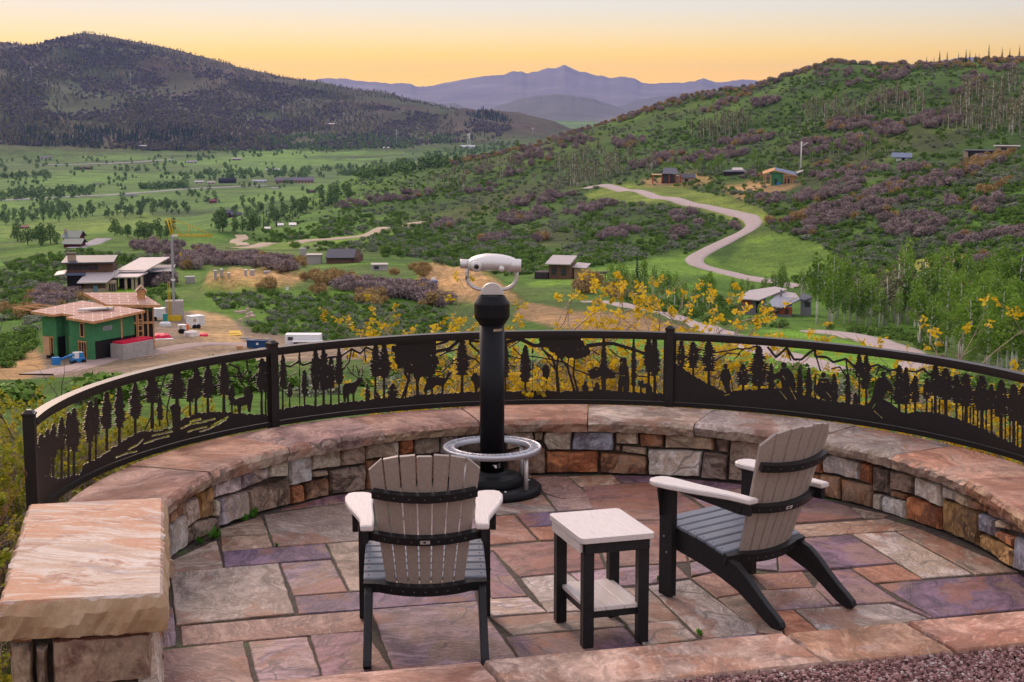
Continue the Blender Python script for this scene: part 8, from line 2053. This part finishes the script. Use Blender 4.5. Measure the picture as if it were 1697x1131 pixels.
for px, yt in tall:
    R = clear_R(px, yt, HYS, .95) + sg.uniform(0, .4); x, y, z, s = at_row(px, R, yt, HYS)
    lab = 'tall yellow leafed oak shrub behind the railing right of the viewer' if 840 < px < 1215 else ('yellow leafed oak shrub behind the railing just left of the viewer' if px <= 840 else ('yellow leafed oak shrub behind the skier panel' if px < 1600 else 'tall yellow leafed oak shrub at the right edge of the railing'))
    shrub(YS[nm_i % 4], 'oak_shrub', x, y, z, s, lab, 'shrubs: ' + lab, nm_i); nm_i += 1
for k_ in range(15):                                           # low growth seen through the cut-outs
    px = 560 + (1697 - 560) * (k_ + sg.uniform(0, 1)) / 15; yt = np.interp(px, [440, 700, 1000, 1300, 1500, 1697], [640, 605, 590, 610, 655, 700]) + sg.uniform(0, 45)
    R = clear_R(px, yt, HYS, .95) + sg.uniform(0, .25)
    x, y, z, s = at_row(px, R, yt, HYS); lab = 'low yellow leafed shrub seen through the middle railing panel' if px < 1110 else 'low yellow leafed shrub seen through the skier panel'
    shrub(YS[nm_i % 4], 'oak_shrub', x, y, z, s, lab, 'shrubs: ' + lab, nm_i); nm_i += 1
for k_ in range(40):
    px = -60 + 500 * (k_ + sg.uniform(0, 1)) / 40; yt = np.interp(px, [-60, 0, 60, 120, 200, 300, 440], [640, 640, 640, 665, 668, 650, 640]) + sg.uniform(0, 40)
    R = clear_R(px, yt, HYG, 1.05) + (sg.uniform(0, .3) if k_ % 2 else sg.uniform(.3, 1.6))
    x, y, z, s = at_row(px, R, yt, HYG); s = min(s, 1.5); lab = 'yellow green leafed shrub behind the left railing panel' if px > 60 else 'yellow green leafed shrub left of the railing end post'
    shrub(YG[nm_i % 3], 'oak_shrub', x, y, z, s, lab, 'shrubs: ' + lab, nm_i); nm_i += 1
for k_, (x, y) in enumerate(((-2.85, 6.2), (-3.1, 6.9), (-2.6, 5.6), (-3.35, 7.5), (-2.85, 5.9), (-2.45, 5.0), (-3.4, 7.9), (-2.95, 6.5), (-2.5, 5.3), (-3.2, 7.1))):
    if math.hypot(x - CX, y - CY) < 3.7: continue
    lab = 'red stemmed shrub left of the stone pier'
    shrub(RT[k_ % 2], 'red_stem_shrub', x, y, -.4, sg.uniform(.6, .85), lab, 'shrubs: ' + lab, k_)
for k_ in range(18):
    x, y = sg.uniform(-4.2, -2.7), sg.uniform(5.4, 9.5)
    if math.hypot(x - CX, y - CY) < 3.55: continue
    lab = 'yellow green leafed shrub left of the stone pier'
    shrub(YG[k_ % 3], 'oak_shrub', x, y, -.4, sg.uniform(.5, .8), lab, 'shrubs: ' + lab, k_ + 99)
# bare twig sticking up in front of the building site
st, lv = leafy_shrub(600, 1.9, .5, 3, M_YGLEAF, plain('dark_twig', (.06, .04, .045), .9), .03, .05)
x, y, z, s = at_row(118, 4.2, 588, 1.8); e = empty('bare_shrub', (x, y, z)); e.scale = (s,) * 3; tag(e, 'bare dark twig rising in front of the building site', 'shrub'); link_mesh('stems', st, e)
# dry stalks and litter on the ground right behind the wall cap
st_v = []; st_f = []; tn = []
g = np.random.default_rng(5); n_ = 2600
aa = g.uniform(-2.1, 1.9, n_); RRs = g.uniform(2.80, 3.5, n_); hh_ = g.uniform(.12, .42, n_)
V_ = np.zeros((n_, 4, 3)); X_ = CX + RRs * np.sin(aa); Y_ = CY + RRs * np.cos(aa); Zg = np.maximum(height(X_, Y_), -.45)
dx, dy = g.normal(0, .13, n_), g.normal(0, .13, n_)
w_ = .0022
V_[:, 0] = np.stack([X_ - w_, Y_, Zg], 1); V_[:, 1] = np.stack([X_ + w_, Y_, Zg], 1); V_[:, 2] = np.stack([X_ + dx + w_, Y_ + dy, Zg + hh_ * 1.5], 1); V_[:, 3] = np.stack([X_ + dx - w_, Y_ + dy, Zg + hh_ * 1.5], 1)
tag(link_mesh('dry_stalks', leaf_mesh('dry_stalks', V_, g.random(n_), foliage_mat('dry_stalk', [(.16, .12, .08), (.26, .20, .14), (.36, .30, .22), (.20, .24, .08)]))), 'dry grass stalks along the outer foot of the wall', 'grass', kind='stuff')
# weeds in the patio joints along the left wall
M_WEED = foliage_mat('weed_leaf', [(.03, .10, .01), (.06, .19, .02), (.09, .26, .03), (.13, .32, .04)], .6, .3)
for k_, (px, py, s_) in enumerate(((356, 892, 1.0), (420, 856, 1.0), (404, 862, .7), (332, 900, .7), (458, 905, .35), (1093, 962, .4), (1160, 1052, .5))):
    q = random.Random(k_); V = []; tn = []
    for i in range(26):
        a = q.uniform(0, 6.28); L_ = s_ * q.uniform(.03, .085); el = q.uniform(.4, 1.4); d = Vector((math.cos(a) * math.cos(el), math.sin(a) * math.cos(el), math.sin(el))); b_ = Vector((-math.sin(a), math.cos(a), 0)) * L_ * .17; o = Vector((q.uniform(-.02, .02) * s_, q.uniform(-.02, .02) * s_, 0))
        V.append([list(o), list(o + d * L_ * .55 + b_), list(o + d * L_), list(o + d * L_ * .55 - b_)]); tn.append(q.random())
    o = link_mesh('weed', leaf_mesh('weed_leaves', np.array(V), np.array(tn), M_WEED)); x, y = onz(px, py); o.location = (x, y, -.004)
    tag(o, ['upright green weed at the foot of the left wall, nearest the pier', 'bushy green weed at the foot of the left wall, farthest from the pier', 'small flat weed beside the bushy weed at the left wall', 'small weed close to the stone pier', 'tiny weed in the joint of the pale flagstone on the left', 'tiny weed in the joint right of the table', 'tuft of moss by the edging slabs right of the table'][k_], 'weed', 'weeds in the patio joints')

# ================================================================== HAZE
t = NT('evening_haze'); t.nt.nodes.remove(t.b)
pv = t.n('ShaderNodeVolumePrincipled'); pv.inputs['Color'].default_value = (.30, .40, 1.0, 1); pv.inputs['Density'].default_value = 2.2e-5; pv.inputs['Anisotropy'].default_value = 0.2
t.l(pv.outputs[0], t.out.inputs['Volume'])
hz = MB(); hz.prism([(-19000, -3200), (19000, -3200), (19000, 25200), (-19000, 25200)], -133, 520)
tag(hz.build('haze', t.mat), 'pale evening haze filling the valley air', 'haze', kind='stuff')
